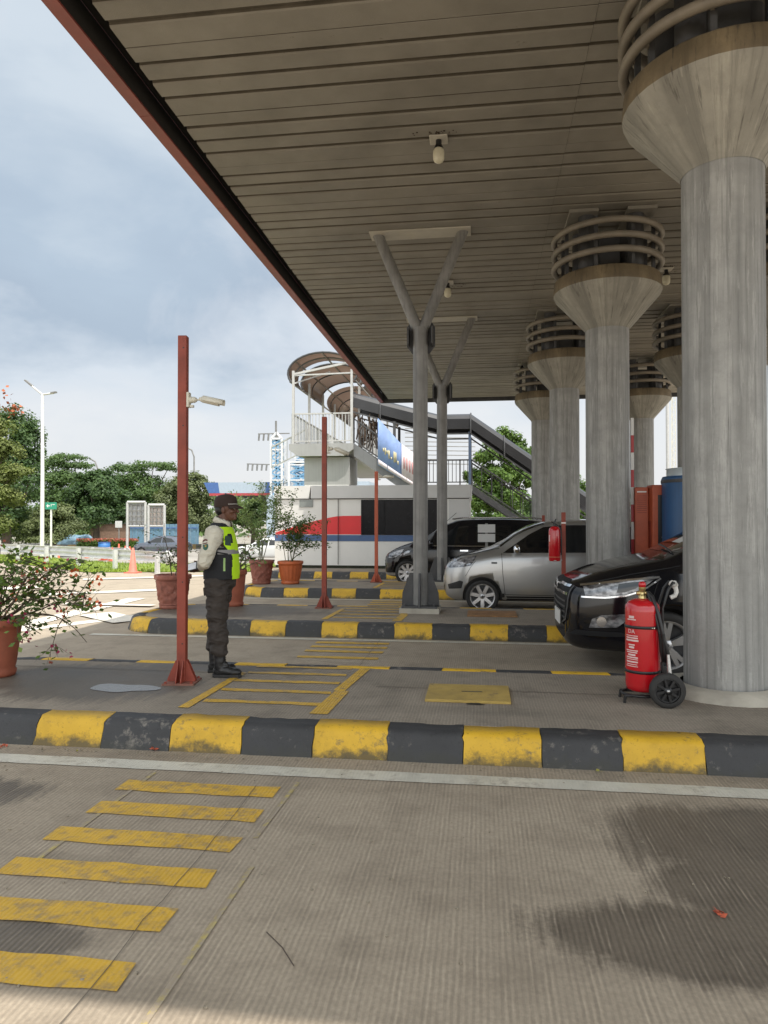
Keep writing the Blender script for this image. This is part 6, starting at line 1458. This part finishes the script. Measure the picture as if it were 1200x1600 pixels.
# ------------------------------------------------------------------ pots and shrubs
m_terra = M('terracotta', (0.30, 0.085, 0.045), 0.7, var=0.18, vscale=7, bump=0.2, bscale=60, spot=((0.36, 0.20, 0.14), 6, 0.66))
m_terra2 = M('weathered_terracotta', (0.24, 0.085, 0.06), 0.8, var=0.3, vscale=9, bump=0.35, bscale=50, spot=((0.33, 0.22, 0.18), 9, 0.60))
m_orpot = M('orange_plastic_pot', (0.45, 0.105, 0.03), 0.5, var=0.15, vscale=6)
m_soil = M('potting_soil', (0.045, 0.03, 0.02), 0.95, var=0.4, vscale=20, bump=0.6, bscale=40)
def pot(loc, rt, rb, h, label, mat, style):
    t = thing('plant_pot', label, 'pot', loc, random.Random(label).uniform(0, 3), 'plant pots on the island ends')
    n = 64; rows = []
    prof = [(rb, 0), (rb + .01, .02), (rb + .015, .05), (rb * 1.0, .07)]
    for q in range(1, 15):
        f = q / 15; prof.append((rb + (rt * .90 - rb) * (f ** .75), .07 + (h * .84 - .07) * f))
    prof += [(rt * .91, h * .85), (rt * .99, h * .87), (rt, h * .90), (rt, h * .97), (rt * .97, h), (rt * .88, h), (rt * .86, h * .93), (0.0, h * .90)]
    vs = []
    from mathutils import noise as mn
    for i, (r, z) in enumerate(prof):
        for j in range(n):
            a = 2 * math.pi * j / n; rr = r
            if style == 'ornate' and 4 < i < 17:
                rr += 0.034 * max(-.4, mn.noise(Vector((math.cos(2 * a) * 3.1, math.sin(2 * a) * 3.1, z * 17)))) + 0.008 * mn.noise(Vector((math.cos(a) * 12, math.sin(a) * 12, z * 34)))
            if style == 'ribbed' and 3 < i < 18: rr += 0.009 * (1 if math.cos(a * 18) > 0 else -.6)
            vs.append((rr * math.cos(a), rr * math.sin(a), z))
    m = len(prof)
    MB().add(vs, [(i * n + j, i * n + (j + 1) % n, (i + 1) * n + (j + 1) % n, (i + 1) * n + j) for i in range(m - 1) for j in range(n)] + [tuple(range(n))[::-1]], 0, True).build('pot_body', mat, t)
    MB().lathe([(rt * .87, h * .915), (rt * .4, h * .94), (0, h * .945)], 20, capb=False).build('soil', m_soil, t)
    if style == 'ornate':
        for z in (.075, h * .80): MB().lathe([(rb + (rt * .9 - rb) * ((z - .07) / (h * .84 - .07)) ** .75 if z > .1 else rb + .012, z - .012), ((rb + (rt * .9 - rb) * ((z - .07) / (h * .84 - .07)) ** .75 if z > .1 else rb + .012) + .012, z), (rb + (rt * .9 - rb) * ((z - .07) / (h * .84 - .07)) ** .75 if z > .1 else rb + .012, z + .012)], 40, capb=False, capt=False).build('band', mat, t)
    return t

def leaf_quads(pos, nrm, size, rng, aspect=0.55, fold=0.25):
    """one bent leaf (two quads sharing the midrib) per position"""
    n = len(pos)
    nrm = nrm / np.linalg.norm(nrm, axis=1, keepdims=True)
    r = rng.normal(size=(n, 3)); u = np.cross(nrm, r); u /= np.linalg.norm(u, axis=1, keepdims=True) + 1e-9
    v = np.cross(nrm, u); s = size[:, None] if np.ndim(size) else size
    a = pos - u * s * .5; b = pos + u * s * .5
    mid = pos + nrm * s * 0.05
    l = mid + v * s * aspect * .5 - nrm * s * fold * .4; rr = mid - v * s * aspect * .5 - nrm * s * fold * .4
    V = np.stack([a, l, b, rr], 1).reshape(-1, 3)
    return V, np.arange(n * 4).reshape(-1, 4)

def shrub(label, loc, seed, stems, leaf, mat_leaf, flowers=None, name='shrub', cat='plant', stem_mat=None, depth=2, leaf_gap=0.05, spread=0.9, group=None, leafprob=0.8, start=0.35, kids=(3, 6)):
    """stems: list of (direction, length, droop)"""
    t = thing(name, label, cat, loc, 0, group); r = random.Random(seed); rng = np.random.default_rng(seed)
    sb = MB(); lp = []; ln = []; tips = []
    def grow(p, d, L_, rad0, lvl, droop):
        k = max(4, int(L_ / 0.08)); pts = [p.copy()]; d = d.normalized(); q = p.copy()
        for i in range(k):
            d = (d + Vector((r.gauss(0, .10), r.gauss(0, .10), r.gauss(0, .08) - droop * (i / k) * 0.32))).normalized()
            q = q + d * (L_ / k); pts.append(q.copy())
        sb.tube(pts, [rad0 * (1 - .75 * i / k) for i in range(k + 1)], 5 if lvl else 7)
        f0 = start if lvl == 0 else 0.12
        for i in range(1, k + 1):
            f = i / k
            if f > f0:
                m = max(1, int((L_ / k) / leaf_gap))
                for _ in range(m):
                    if r.random() < leafprob:
                        o = pts[i - 1].lerp(pts[i], r.random()) + Vector((r.gauss(0, 1), r.gauss(0, 1), r.gauss(0, 1))) * leaf * .55
                        lp.append(o); ln.append((r.gauss(0, .6), r.gauss(0, .6), 0.8))
        tips.append(pts[-1])
        if lvl < depth:
            for _ in range(r.randint(*kids)):
                i = r.randint(max(1, int(k * (0.3 if lvl == 0 else .2))), k - 1)
                dd = (pts[i] - pts[i - 1]).normalized(); sd = Vector((r.gauss(0, 1), r.gauss(0, 1), r.gauss(0.1, .5))).normalized()
                grow(pts[i], dd * (1 - spread * .6) + sd * spread, L_ * r.uniform(.32, .6), rad0 * .5, lvl + 1, droop * .9)
    for d, L_, dr in stems: grow(Vector((r.gauss(0, .05), r.gauss(0, .05), 0)), Vector(d), L_, 0.011 if leaf < .09 else .02, 0, dr)
    sb.build('stem', stem_mat or m_stem, t)
    if lp:
        V, Q = leaf_quads(np.array([tuple(p) for p in lp]), np.array(ln), rng.uniform(.7, 1.2, len(lp)) * leaf, rng, 0.6)
        mesh_np('foliage', V, Q, mat_leaf, t)
    if flowers:
        for fm, cnt, sz, per in flowers:
            fp = []
            for _ in range(cnt):
                c = r.choice(tips) if r.random() < .7 else Vector(lp[r.randrange(len(lp))])
                for _ in range(per): fp.append((c.x + r.gauss(0, sz * .8), c.y + r.gauss(0, sz * .8), c.z + r.gauss(0, sz * .8)))
            fp = np.array(fp); V, Q = leaf_quads(fp, rng.normal(size=(len(fp), 3)), np.full(len(fp), sz), rng, 0.85)
            mesh_np('flower', V, Q, fm, t)['kind'] = 'stuff'
    return t
m_stem = M('woody_stem', (0.075, 0.052, 0.035), 0.85, var=0.3, vscale=20)
m_gstem = M('green_stem', (0.10, 0.10, 0.045), 0.8, var=0.3, vscale=20)
m_leaf1 = foliage_mat('bougainvillea_leaf', (0.035, 0.07, 0.016), (0.12, 0.20, 0.04), (0.26, 0.28, 0.08), 6, 0.3)
m_leaf2 = foliage_mat('pale_shrub_leaf', (0.09, 0.14, 0.05), (0.20, 0.27, 0.10), (0.32, 0.38, 0.18), 4, 0.3)
m_leaf3 = foliage_mat('dark_shrub_leaf', (0.025, 0.055, 0.015), (0.08, 0.14, 0.03), (0.18, 0.22, 0.07), 5, 0.25)
m_fl_or = M('orange_flower', (0.62, 0.12, 0.03), 0.6, var=0.2, vscale=20); m_fl_mg = M('dark_pink_flower', (0.30, 0.02, 0.07), 0.6, var=0.25, vscale=20); m_fl_co = M('coral_flower', (0.62, 0.10, 0.08), 0.6, var=0.2, vscale=20)
m_fl_rd = M('reddish_leaf', (0.28, 0.07, 0.04), 0.6, var=0.25, vscale=20)

pot((-4.50, 6.2, 0.2), 0.235, 0.16, 0.53, 'plain red terracotta pot at the left edge of the photo on the near island', m_terra, 'plain')
shrub('sprawling bougainvillea with arching branches and dark pink flowers in a pot', (-4.50, 6.2, 0.70), 21,
      [((0.9, -.1, .62), 0.95, 0.9), ((0.85, .3, .75), 0.92, 0.8), ((0.75, -.3, .95), 0.95, 0.9), ((0.5, .2, 1), 0.8, 0.8), ((0.3, -.2, 1), 0.7, 0.7), ((-.2, .1, 1), .7, .6), ((0.9, .0, .35), 1.0, 0.5), ((0.6, .3, .6), .8, .7), ((0.2, -.1, .9), .75, .7), ((1.0, .1, .22), 0.9, .4), ((0.7, -.2, .1), .6, .3), ((0.1, .2, .8), .6, .5)],
      0.066, m_leaf1, [(m_fl_mg, 22, 0.040, 5), (m_fl_or, 12, 0.042, 9), (m_fl_rd, 22, 0.032, 3)], depth=2, leaf_gap=0.026, spread=1.0, leafprob=0.45, start=.35, kids=(3, 6))
pot((-5.08, 11.4, 0.2), 0.305, 0.205, 0.56, 'large weathered pot with carved relief, partly behind the tall red post', m_terra2, 'ornate')
shrub('sparse young shrub with a thin dark stem behind the tall red post', (-5.02, 11.4, 0.70), 5, [((.03, 0, 1), 0.95, .1), ((.25, .1, 1), .6, .3), ((-.3, 0, .9), .55, .5)], 0.05, m_leaf3, None, depth=2, leaf_gap=.05, spread=1.0, leafprob=.6, start=.3)
pot((-4.20, 11.85, 0.2), 0.24, 0.17, 0.62, 'tall smooth red pot just behind the guard', m_terra, 'plain')
shrub('spiky plant with a coral flower spike in the red pot behind the guard', (-4.12, 11.85, 0.78), 9, [((.5, 0, 1), .55, .6), ((.7, .1, .8), .5, .8), ((.2, 0, 1), .5, .3), ((.9, 0, .6), .5, .9), ((-.2, 0, 1), .5, .3)], 0.075, m_leaf2, [(m_fl_or, 6, .03, 4)], depth=1, leaf_gap=.035, spread=.8, start=.1)
t = thing('flower_spike', 'coral red flower spike rising right of the guard', 'flower', (-3.98, 11.85, 0.8))
r_ = random.Random(3); V = np.array([(r_.gauss(0, .045 * (1 - z / .55) + .012), r_.gauss(0, .045), z) for z in [r_.uniform(.12, .45) for _ in range(120)]]); V, Q = leaf_quads(V, np.random.default_rng(1).normal(size=(120, 3)), np.full(120, .05), np.random.default_rng(1), .8)
mesh_np('petals', V, Q, m_fl_co, t); MB().tube([(0, 0, -.05), (0, 0, .45)], .008, 6).build('stem', m_gstem, t)
pot((-5.02, 16.1, 0.2), 0.285, 0.20, 0.55, 'weathered pot with carved relief on the third island, left of the ribbed pot', m_terra2, 'ornate')
shrub('tall feathery pale green shrub in the carved pot', (-5.02, 16.1, 0.70), 31, [((.0, 0, 1), 1.75, .1), ((.12, .1, 1), 1.55, .15), ((-.18, 0, 1), 1.5, .2), ((.22, -.1, 1), 1.3, .2), ((-.1, .1, 1), 1.1, .2)], 0.06, m_leaf2, None, depth=2, leaf_gap=.014, spread=.75, leafprob=.85, start=.3, stem_mat=m_gstem)
pot((-4.36, 16.2, 0.2), 0.30, 0.20, 0.53, 'bright orange ribbed pot on the third island', m_orpot, 'ribbed')
shrub('bushy shrub with a cluster of orange flowers in the ribbed orange pot', (-4.36, 16.2, 0.68), 44, [((-.12, 0, 1), 1.3, .1), ((.15, .1, 1), 1.25, .25), ((.5, 0, 1), 1.15, .5), ((-.3, 0, 1), 1.1, .4), ((.7, .1, .75), .95, .7)], 0.066, m_leaf3, [(m_fl_or, 5, .05, 8)], depth=2, leaf_gap=.017, spread=.85, leafprob=.8, start=.25, stem_mat=m_gstem)
t = thing('flower_cluster', 'orange flower cluster in front of the red wall stripe', 'flower', (-4.55, 16.05, 1.35))
V = np.array([(r_.gauss(0, .12), r_.gauss(0, .08), r_.gauss(0, .06)) for _ in range(90)]); V, Q = leaf_quads(V, np.random.default_rng(4).normal(size=(90, 3)), np.full(90, .07), np.random.default_rng(4), .85); mesh_np('petals', V, Q, m_fl_or, t); MB().tube([(0.1, 0.05, -.6), (0.02, .02, 0)], .008, 6).build('stem', m_gstem, t)

# ------------------------------------------------------------------ trees
m_bark = M('bark', (0.09, 0.07, 0.05), 0.9, var=0.3, vscale=3, bump=0.5, bscale=12)
def tree(name, label, D, px, blobs, leaf, n, mat, seed, base_z=-0.85, flowers=None, trunk_r=0.22, sub=26, subr=0.36, group='trees around the toll plaza', flat=1.0, n_limb=7):
    rng = np.random.default_rng(seed); base = G(px, D, base_z)
    t = thing(name, label, 'tree', base, 0, group)
    allp = []; alln = []; cents = []
    area = sum(b[2] * b[3] for b in blobs)
    for (bx, by, brx, bry) in blobs:
        c = np.array(P(bx, by, D)) - np.array(base); rx = brx * D / F; rz = bry * D / F; ry = rx * 0.9
        cents.append((c, rx, rz))
        dirs = rng.normal(size=(sub, 3)); dirs /= np.linalg.norm(dirs, axis=1, keepdims=True); dirs[:, 2] = np.where(dirs[:, 2] < -.4, -dirs[:, 2] * .5, dirs[:, 2])
        rr = rng.uniform(.45, .92, (sub, 1)); sc = c + dirs * rr * np.array([rx, ry, rz])
        k = max(30, int(2.1 * n * (brx * bry) / area)); idx = rng.integers(0, sub, k)
        sr = rng.uniform(.6, 1.25, sub)[idx][:, None]
        d2 = rng.normal(size=(k, 3)); d2 /= np.linalg.norm(d2, axis=1, keepdims=True); q = rng.random((k, 1)) ** .45
        off_ = d2 * q * subr * sr * np.array([rx, ry, rz * flat])
        allp.append(sc[idx] + off_); alln.append(d2 * .7 + dirs[idx] * .5 + np.array([0, 0, .55]) + rng.normal(0, .45, (k, 3)))
    p = np.concatenate(allp); nn_ = np.concatenate(alln)
    V, Q = leaf_quads(p, nn_, rng.uniform(.6, 1.35, len(p)) * leaf * .66, rng, .6, .3)
    mesh_np('crown', V, Q, mat, t)
    b = MB(); lowest = min(c[2] - rz for c, rx, rz in cents); top = max(c[2] for c, rx, rz in cents); zt = max(1.0, lowest + (top - lowest) * .35)
    b.tube([(0, 0, -.1), (.05, 0, zt * .5), (0, .05, zt)], [trunk_r * 1.25, trunk_r, trunk_r * .75], 9)
    rr_ = random.Random(seed)
    for c, rx, rz in cents[:n_limb + 4]:
        e = Vector(c); s_ = Vector((0, 0, zt * rr_.uniform(.55, .98))); m_ = s_.lerp(e, .5) + Vector((rr_.gauss(0, .3), rr_.gauss(0, .3), rr_.uniform(.0, .5)))
        b.tube([s_, m_, e], [trunk_r * .5, trunk_r * .32, trunk_r * .12], 6)
    b.build('trunk', m_bark, t)
    if flowers:
        fm, cnt, sz, where = flowers; c0 = []
        for (fx, fy, fr) in where:
            c = np.array(P(fx, fy, D)) - np.array(base); c[1] -= 1.2; c0.append(c + rng.normal(0, fr * D / F, (cnt, 3)))
        fp = np.concatenate(c0); V, Q = leaf_quads(fp, rng.normal(size=(len(fp), 3)), np.full(len(fp), sz), rng, .9); mesh_np('flower', V, Q, fm, t)['kind'] = 'stuff'
    return t
m_fl_rd2 = M('flame_blossom', (0.34, 0.10, 0.04), 0.7, var=0.3, vscale=3)
lm_dark = foliage_mat('leaf_dark', (0.026, 0.055, 0.020), (0.078, 0.135, 0.042), (0.13, 0.20, 0.065), .55)  # dark leaf tones lifted to put distance haze into the colour
lm_mid = foliage_mat('leaf_mid', (0.040, 0.075, 0.025), (0.10, 0.165, 0.048), (0.15, 0.22, 0.06), .5)
lm_olive = foliage_mat('leaf_olive', (0.075, 0.095, 0.040), (0.17, 0.20, 0.085), (0.27, 0.29, 0.14), .7)
lm_yel = foliage_mat('leaf_yellowish', (0.085, 0.11, 0.030), (0.20, 0.23, 0.07), (0.34, 0.33, 0.09), .6)
lm_bright = foliage_mat('leaf_bright', (0.035, 0.075, 0.016), (0.12, 0.20, 0.035), (0.26, 0.34, 0.06), .55)
tree('flame_tree', 'large dark tree with orange blossoms on top at the far left', 62, 10, [(0, 668, 58, 42), (40, 690, 30, 48), (48, 740, 24, 44), (-30, 720, 60, 60), (20, 770, 58, 62), (-50, 650, 50, 40), (30, 815, 54, 40), (15, 720, 44, 50)], .42, 13000, lm_dark, 1, flowers=(m_fl_rd2, 26, .34, [(8, 642, 12), (18, 650, 9), (36, 644, 6)]), trunk_r=.35)
tree('feathery_tree', 'pale yellowish feathery tree at the left edge in front of the flame tree', 48, -10, [(-5, 672, 28, 20), (8, 705, 30, 20), (-5, 745, 38, 26), (25, 735, 26, 12), (0, 780, 40, 24), (-20, 715, 36, 26), (-10, 820, 40, 28)], .30, 8000, lm_yel, 2, trunk_r=.22, subr=.48)
tree('umbrella_tree', 'layered flat topped tree behind the street lamp', 78, 92, [(105, 715, 30, 8), (80, 726, 36, 12), (118, 730, 30, 12), (78, 748, 42, 18), (112, 752, 42, 18), (72, 778, 46, 26), (100, 785, 46, 26), (92, 815, 56, 32)], .40, 11000, lm_mid, 3, trunk_r=.3, subr=.46)
tree('round_tree', 'dense round dark green tree in the middle of the left background', 66, 150, [(150, 765, 44, 36), (125, 785, 34, 36), (178, 785, 30, 36), (150, 808, 50, 36), (140, 750, 24, 20), (165, 752, 24, 20), (188, 808, 20, 30), (120, 818, 26, 26)], .42, 14000, lm_dark, 4, trunk_r=.3, subr=.32)
tree('olive_shrub_tree', 'low pale olive tree behind the green direction sign', 50, 85, [(85, 812, 36, 22), (58, 825, 32, 20), (108, 826, 26, 20), (95, 800, 24, 14), (75, 840, 40, 16), (45, 840, 26, 16)], .26, 10000, lm_olive, 5, trunk_r=.12, subr=.38)
tree('umbrella_tree', 'spreading flat topped tree above the billboards', 88, 225, [(240, 728, 38, 8), (205, 735, 32, 10), (262, 733, 20, 7), (220, 750, 42, 15), (182, 732, 16, 10), (232, 768, 46, 22), (212, 790, 50, 26), (262, 772, 28, 20), (235, 815, 56, 30), (192, 760, 24, 20)], .42, 11500, lm_mid, 6, trunk_r=.3, subr=.46)
tree('olive_tree', 'pale olive tree behind the tall red post', 70, 290, [(295, 762, 38, 26), (268, 782, 30, 28), (320, 785, 24, 30), (295, 808, 46, 30), (300, 748, 22, 12), (260, 812, 28, 28), (322, 818, 28, 26)], .36, 12000, lm_olive, 7, trunk_r=.25, subr=.38)
tree('green_tree', 'green tree under the distant canopy right of the guard', 74, 395, [(380, 800, 26, 18), (405, 790, 28, 22), (430, 800, 26, 24), (395, 818, 34, 18), (360, 812, 22, 16)], .36, 6000, lm_mid, 8, trunk_r=.2)
tree('bright_tree', 'tall bright green tree between the footbridge stairs and the far column', 56, 790, [(790, 690, 36, 22), (770, 715, 32, 26), (812, 712, 26, 28), (780, 745, 42, 28), (815, 750, 28, 30), (762, 770, 36, 30), (800, 785, 42, 30), (745, 790, 26, 24), (785, 815, 50, 24), (735, 745, 14, 16)], .34, 16000, lm_bright, 9, trunk_r=.3, subr=.30, sub=34)
tree('roadside_tree', 'green tree seen in the gaps between the columns', 62, 915, [(905, 770, 24, 28), (925, 790, 30, 28), (890, 795, 28, 26), (950, 800, 26, 22), (915, 815, 40, 18)], .36, 5500, lm_bright, 10, trunk_r=.25)
tree('roadside_tree', 'dark low tree behind the black van and the stairs', 60, 860, [(850, 790, 34, 26), (870, 770, 24, 26), (840, 812, 40, 18)], .36, 4500, lm_mid, 11, trunk_r=.25)
tree('palm_like_tree', 'low yellowish tree right of the barrier boxes', 70, 1040, [(1030, 806, 22, 14), (1048, 812, 24, 12), (1015, 815, 24, 12), (1075, 810, 30, 14)], .36, 3000, lm_yel, 12, trunk_r=.15)
tree('roadside_tree', 'mixed tree at the far left behind the guardrail', 66, 5, [(0, 818, 60, 30), (42, 828, 44, 24), (-60, 810, 60, 40)], .36, 7000, lm_mid, 13, trunk_r=.2)
# hedge
t = thing('hedge', 'clipped hedge with reddish top on the far verge', 'hedge', G(168, 57, -0.85), 0.03)
rngh = np.random.default_rng(3); k = 5200; hp = np.stack([rngh.uniform(-2.4, 2.4, k), rngh.uniform(-.5, .5, k), rngh.uniform(0.15, 1.05, k) + .06 * np.sin(np.linspace(0, 40, k))], 1)
V, Q = leaf_quads(hp, np.stack([rngh.normal(0, .5, k), rngh.normal(-.4, .5, k), rngh.normal(.5, .5, k)], 1), rngh.uniform(.1, .2, k), rngh); mesh_np('foliage', V, Q, lm_bright, t)
k = 1600; hp = np.stack([rngh.uniform(-2.4, 2.4, k), rngh.uniform(-.5, .5, k), rngh.uniform(0.92, 1.14, k)], 1)
V, Q = leaf_quads(hp, np.stack([rngh.normal(0, .5, k), rngh.normal(-.4, .5, k), rngh.normal(.5, .5, k)], 1), rngh.uniform(.1, .2, k), rngh); mesh_np('reddish_top', V, Q, m_fl_rd, t)
# background wood far off
rngf = np.random.default_rng(5); k = 14000
fx = rngf.uniform(-130, 140, k); fy = 120 + rngf.normal(0, 5, k); hh = 5.5 + 2.0 * np.sin(fx * .11) + 1.4 * np.sin(fx * .31 + 1); fz = -0.8 + rngf.random(k) ** .8 * hh
V, Q = leaf_quads(np.stack([fx, fy, fz], 1), np.stack([rngf.normal(0, .6, k), rngf.normal(-.5, .5, k), rngf.normal(.6, .5, k)], 1), rngf.uniform(.7, 1.5, k), rngf); fw = mesh_np('far_wood', V, Q, lm_mid); fw['kind'] = 'stuff'

# ------------------------------------------------------------------ litter
m_petal = M('fallen_petal', (0.45, 0.10, 0.05), 0.8, var=0.3, vscale=40); m_dleaf = M('fallen_leaf', (0.32, 0.30, 0.06), 0.8, var=0.3, vscale=40); m_twig = M('twig', (0.07, 0.05, 0.04), 0.9)
def litter(name, label, cat, x, y, z, s, mat, seed, n=5):
    t = thing(name, label, cat, (x, y, z)); rr_ = np.random.default_rng(seed); pp_ = rr_.normal(0, s * .5, (n, 3)); pp_[:, 2] = np.abs(pp_[:, 2]) * .5 + s * .2
    V, Q = leaf_quads(pp_, rr_.normal(0, .5, (n, 3)) + np.array([0, 0, 1]), np.full(n, s), rr_, .8); mesh_np('petals', V, Q, mat, t)
def at(px, py): return G(px, CAMH * F / (py - HZ))
for px, py, s, lb in ((243, 1173, .03, 'fallen orange flower against the near kerb below the yellow block'), (8, 1167, .025, 'fallen orange flower at the kerb on the far left'), (1114, 1426, .035, 'wilted pink flower lying on the damp patch')):
    p = at(px, py); litter('fallen_flower', lb, 'flower', p.x, p.y, 0.008, s, m_petal, int(px), 7)
for px, py, s, lb in ((936, 1207, .035, 'yellow green leaf lying by the white line'), (124, 1175, .02, 'small yellow leaf at the kerb foot on the left'), (590, 1187, .02, 'small yellow leaf at the kerb foot in the middle')):
    p = at(px, py); litter('fallen_leaf', lb, 'leaf', p.x, p.y, 0.008, s, m_dleaf, int(px), 2)
a = at(418, 1456); b_ = at(460, 1508); t = thing('twig', 'thin dark twig lying on the lane', 'twig', (a.x, a.y, 0.012)); MB().tube([(0, 0, 0), ((b_ - a) * .5) + Vector((.01, 0, .004)), b_ - a], 0.0022, 5).build('stem', m_twig, t)
rg = random.Random(77); gb = MB()
for _ in range(420):
    u_ = rg.random(); x = rg.uniform(-4, 3.2); y = 4.83 - abs(rg.gauss(0, .06)) if u_ < .5 else rg.uniform(1.5, 4.8)
    s = rg.uniform(.003, .009); gb.box((x, y, 0.006 + s * .3), (s * 1.6, s, s * .8), rg.uniform(0, 3))
gb.build('grit', M('kerb_grit', (0.28, 0.24, 0.18), 0.9, var=0.5, vscale=60))['kind'] = 'stuff'
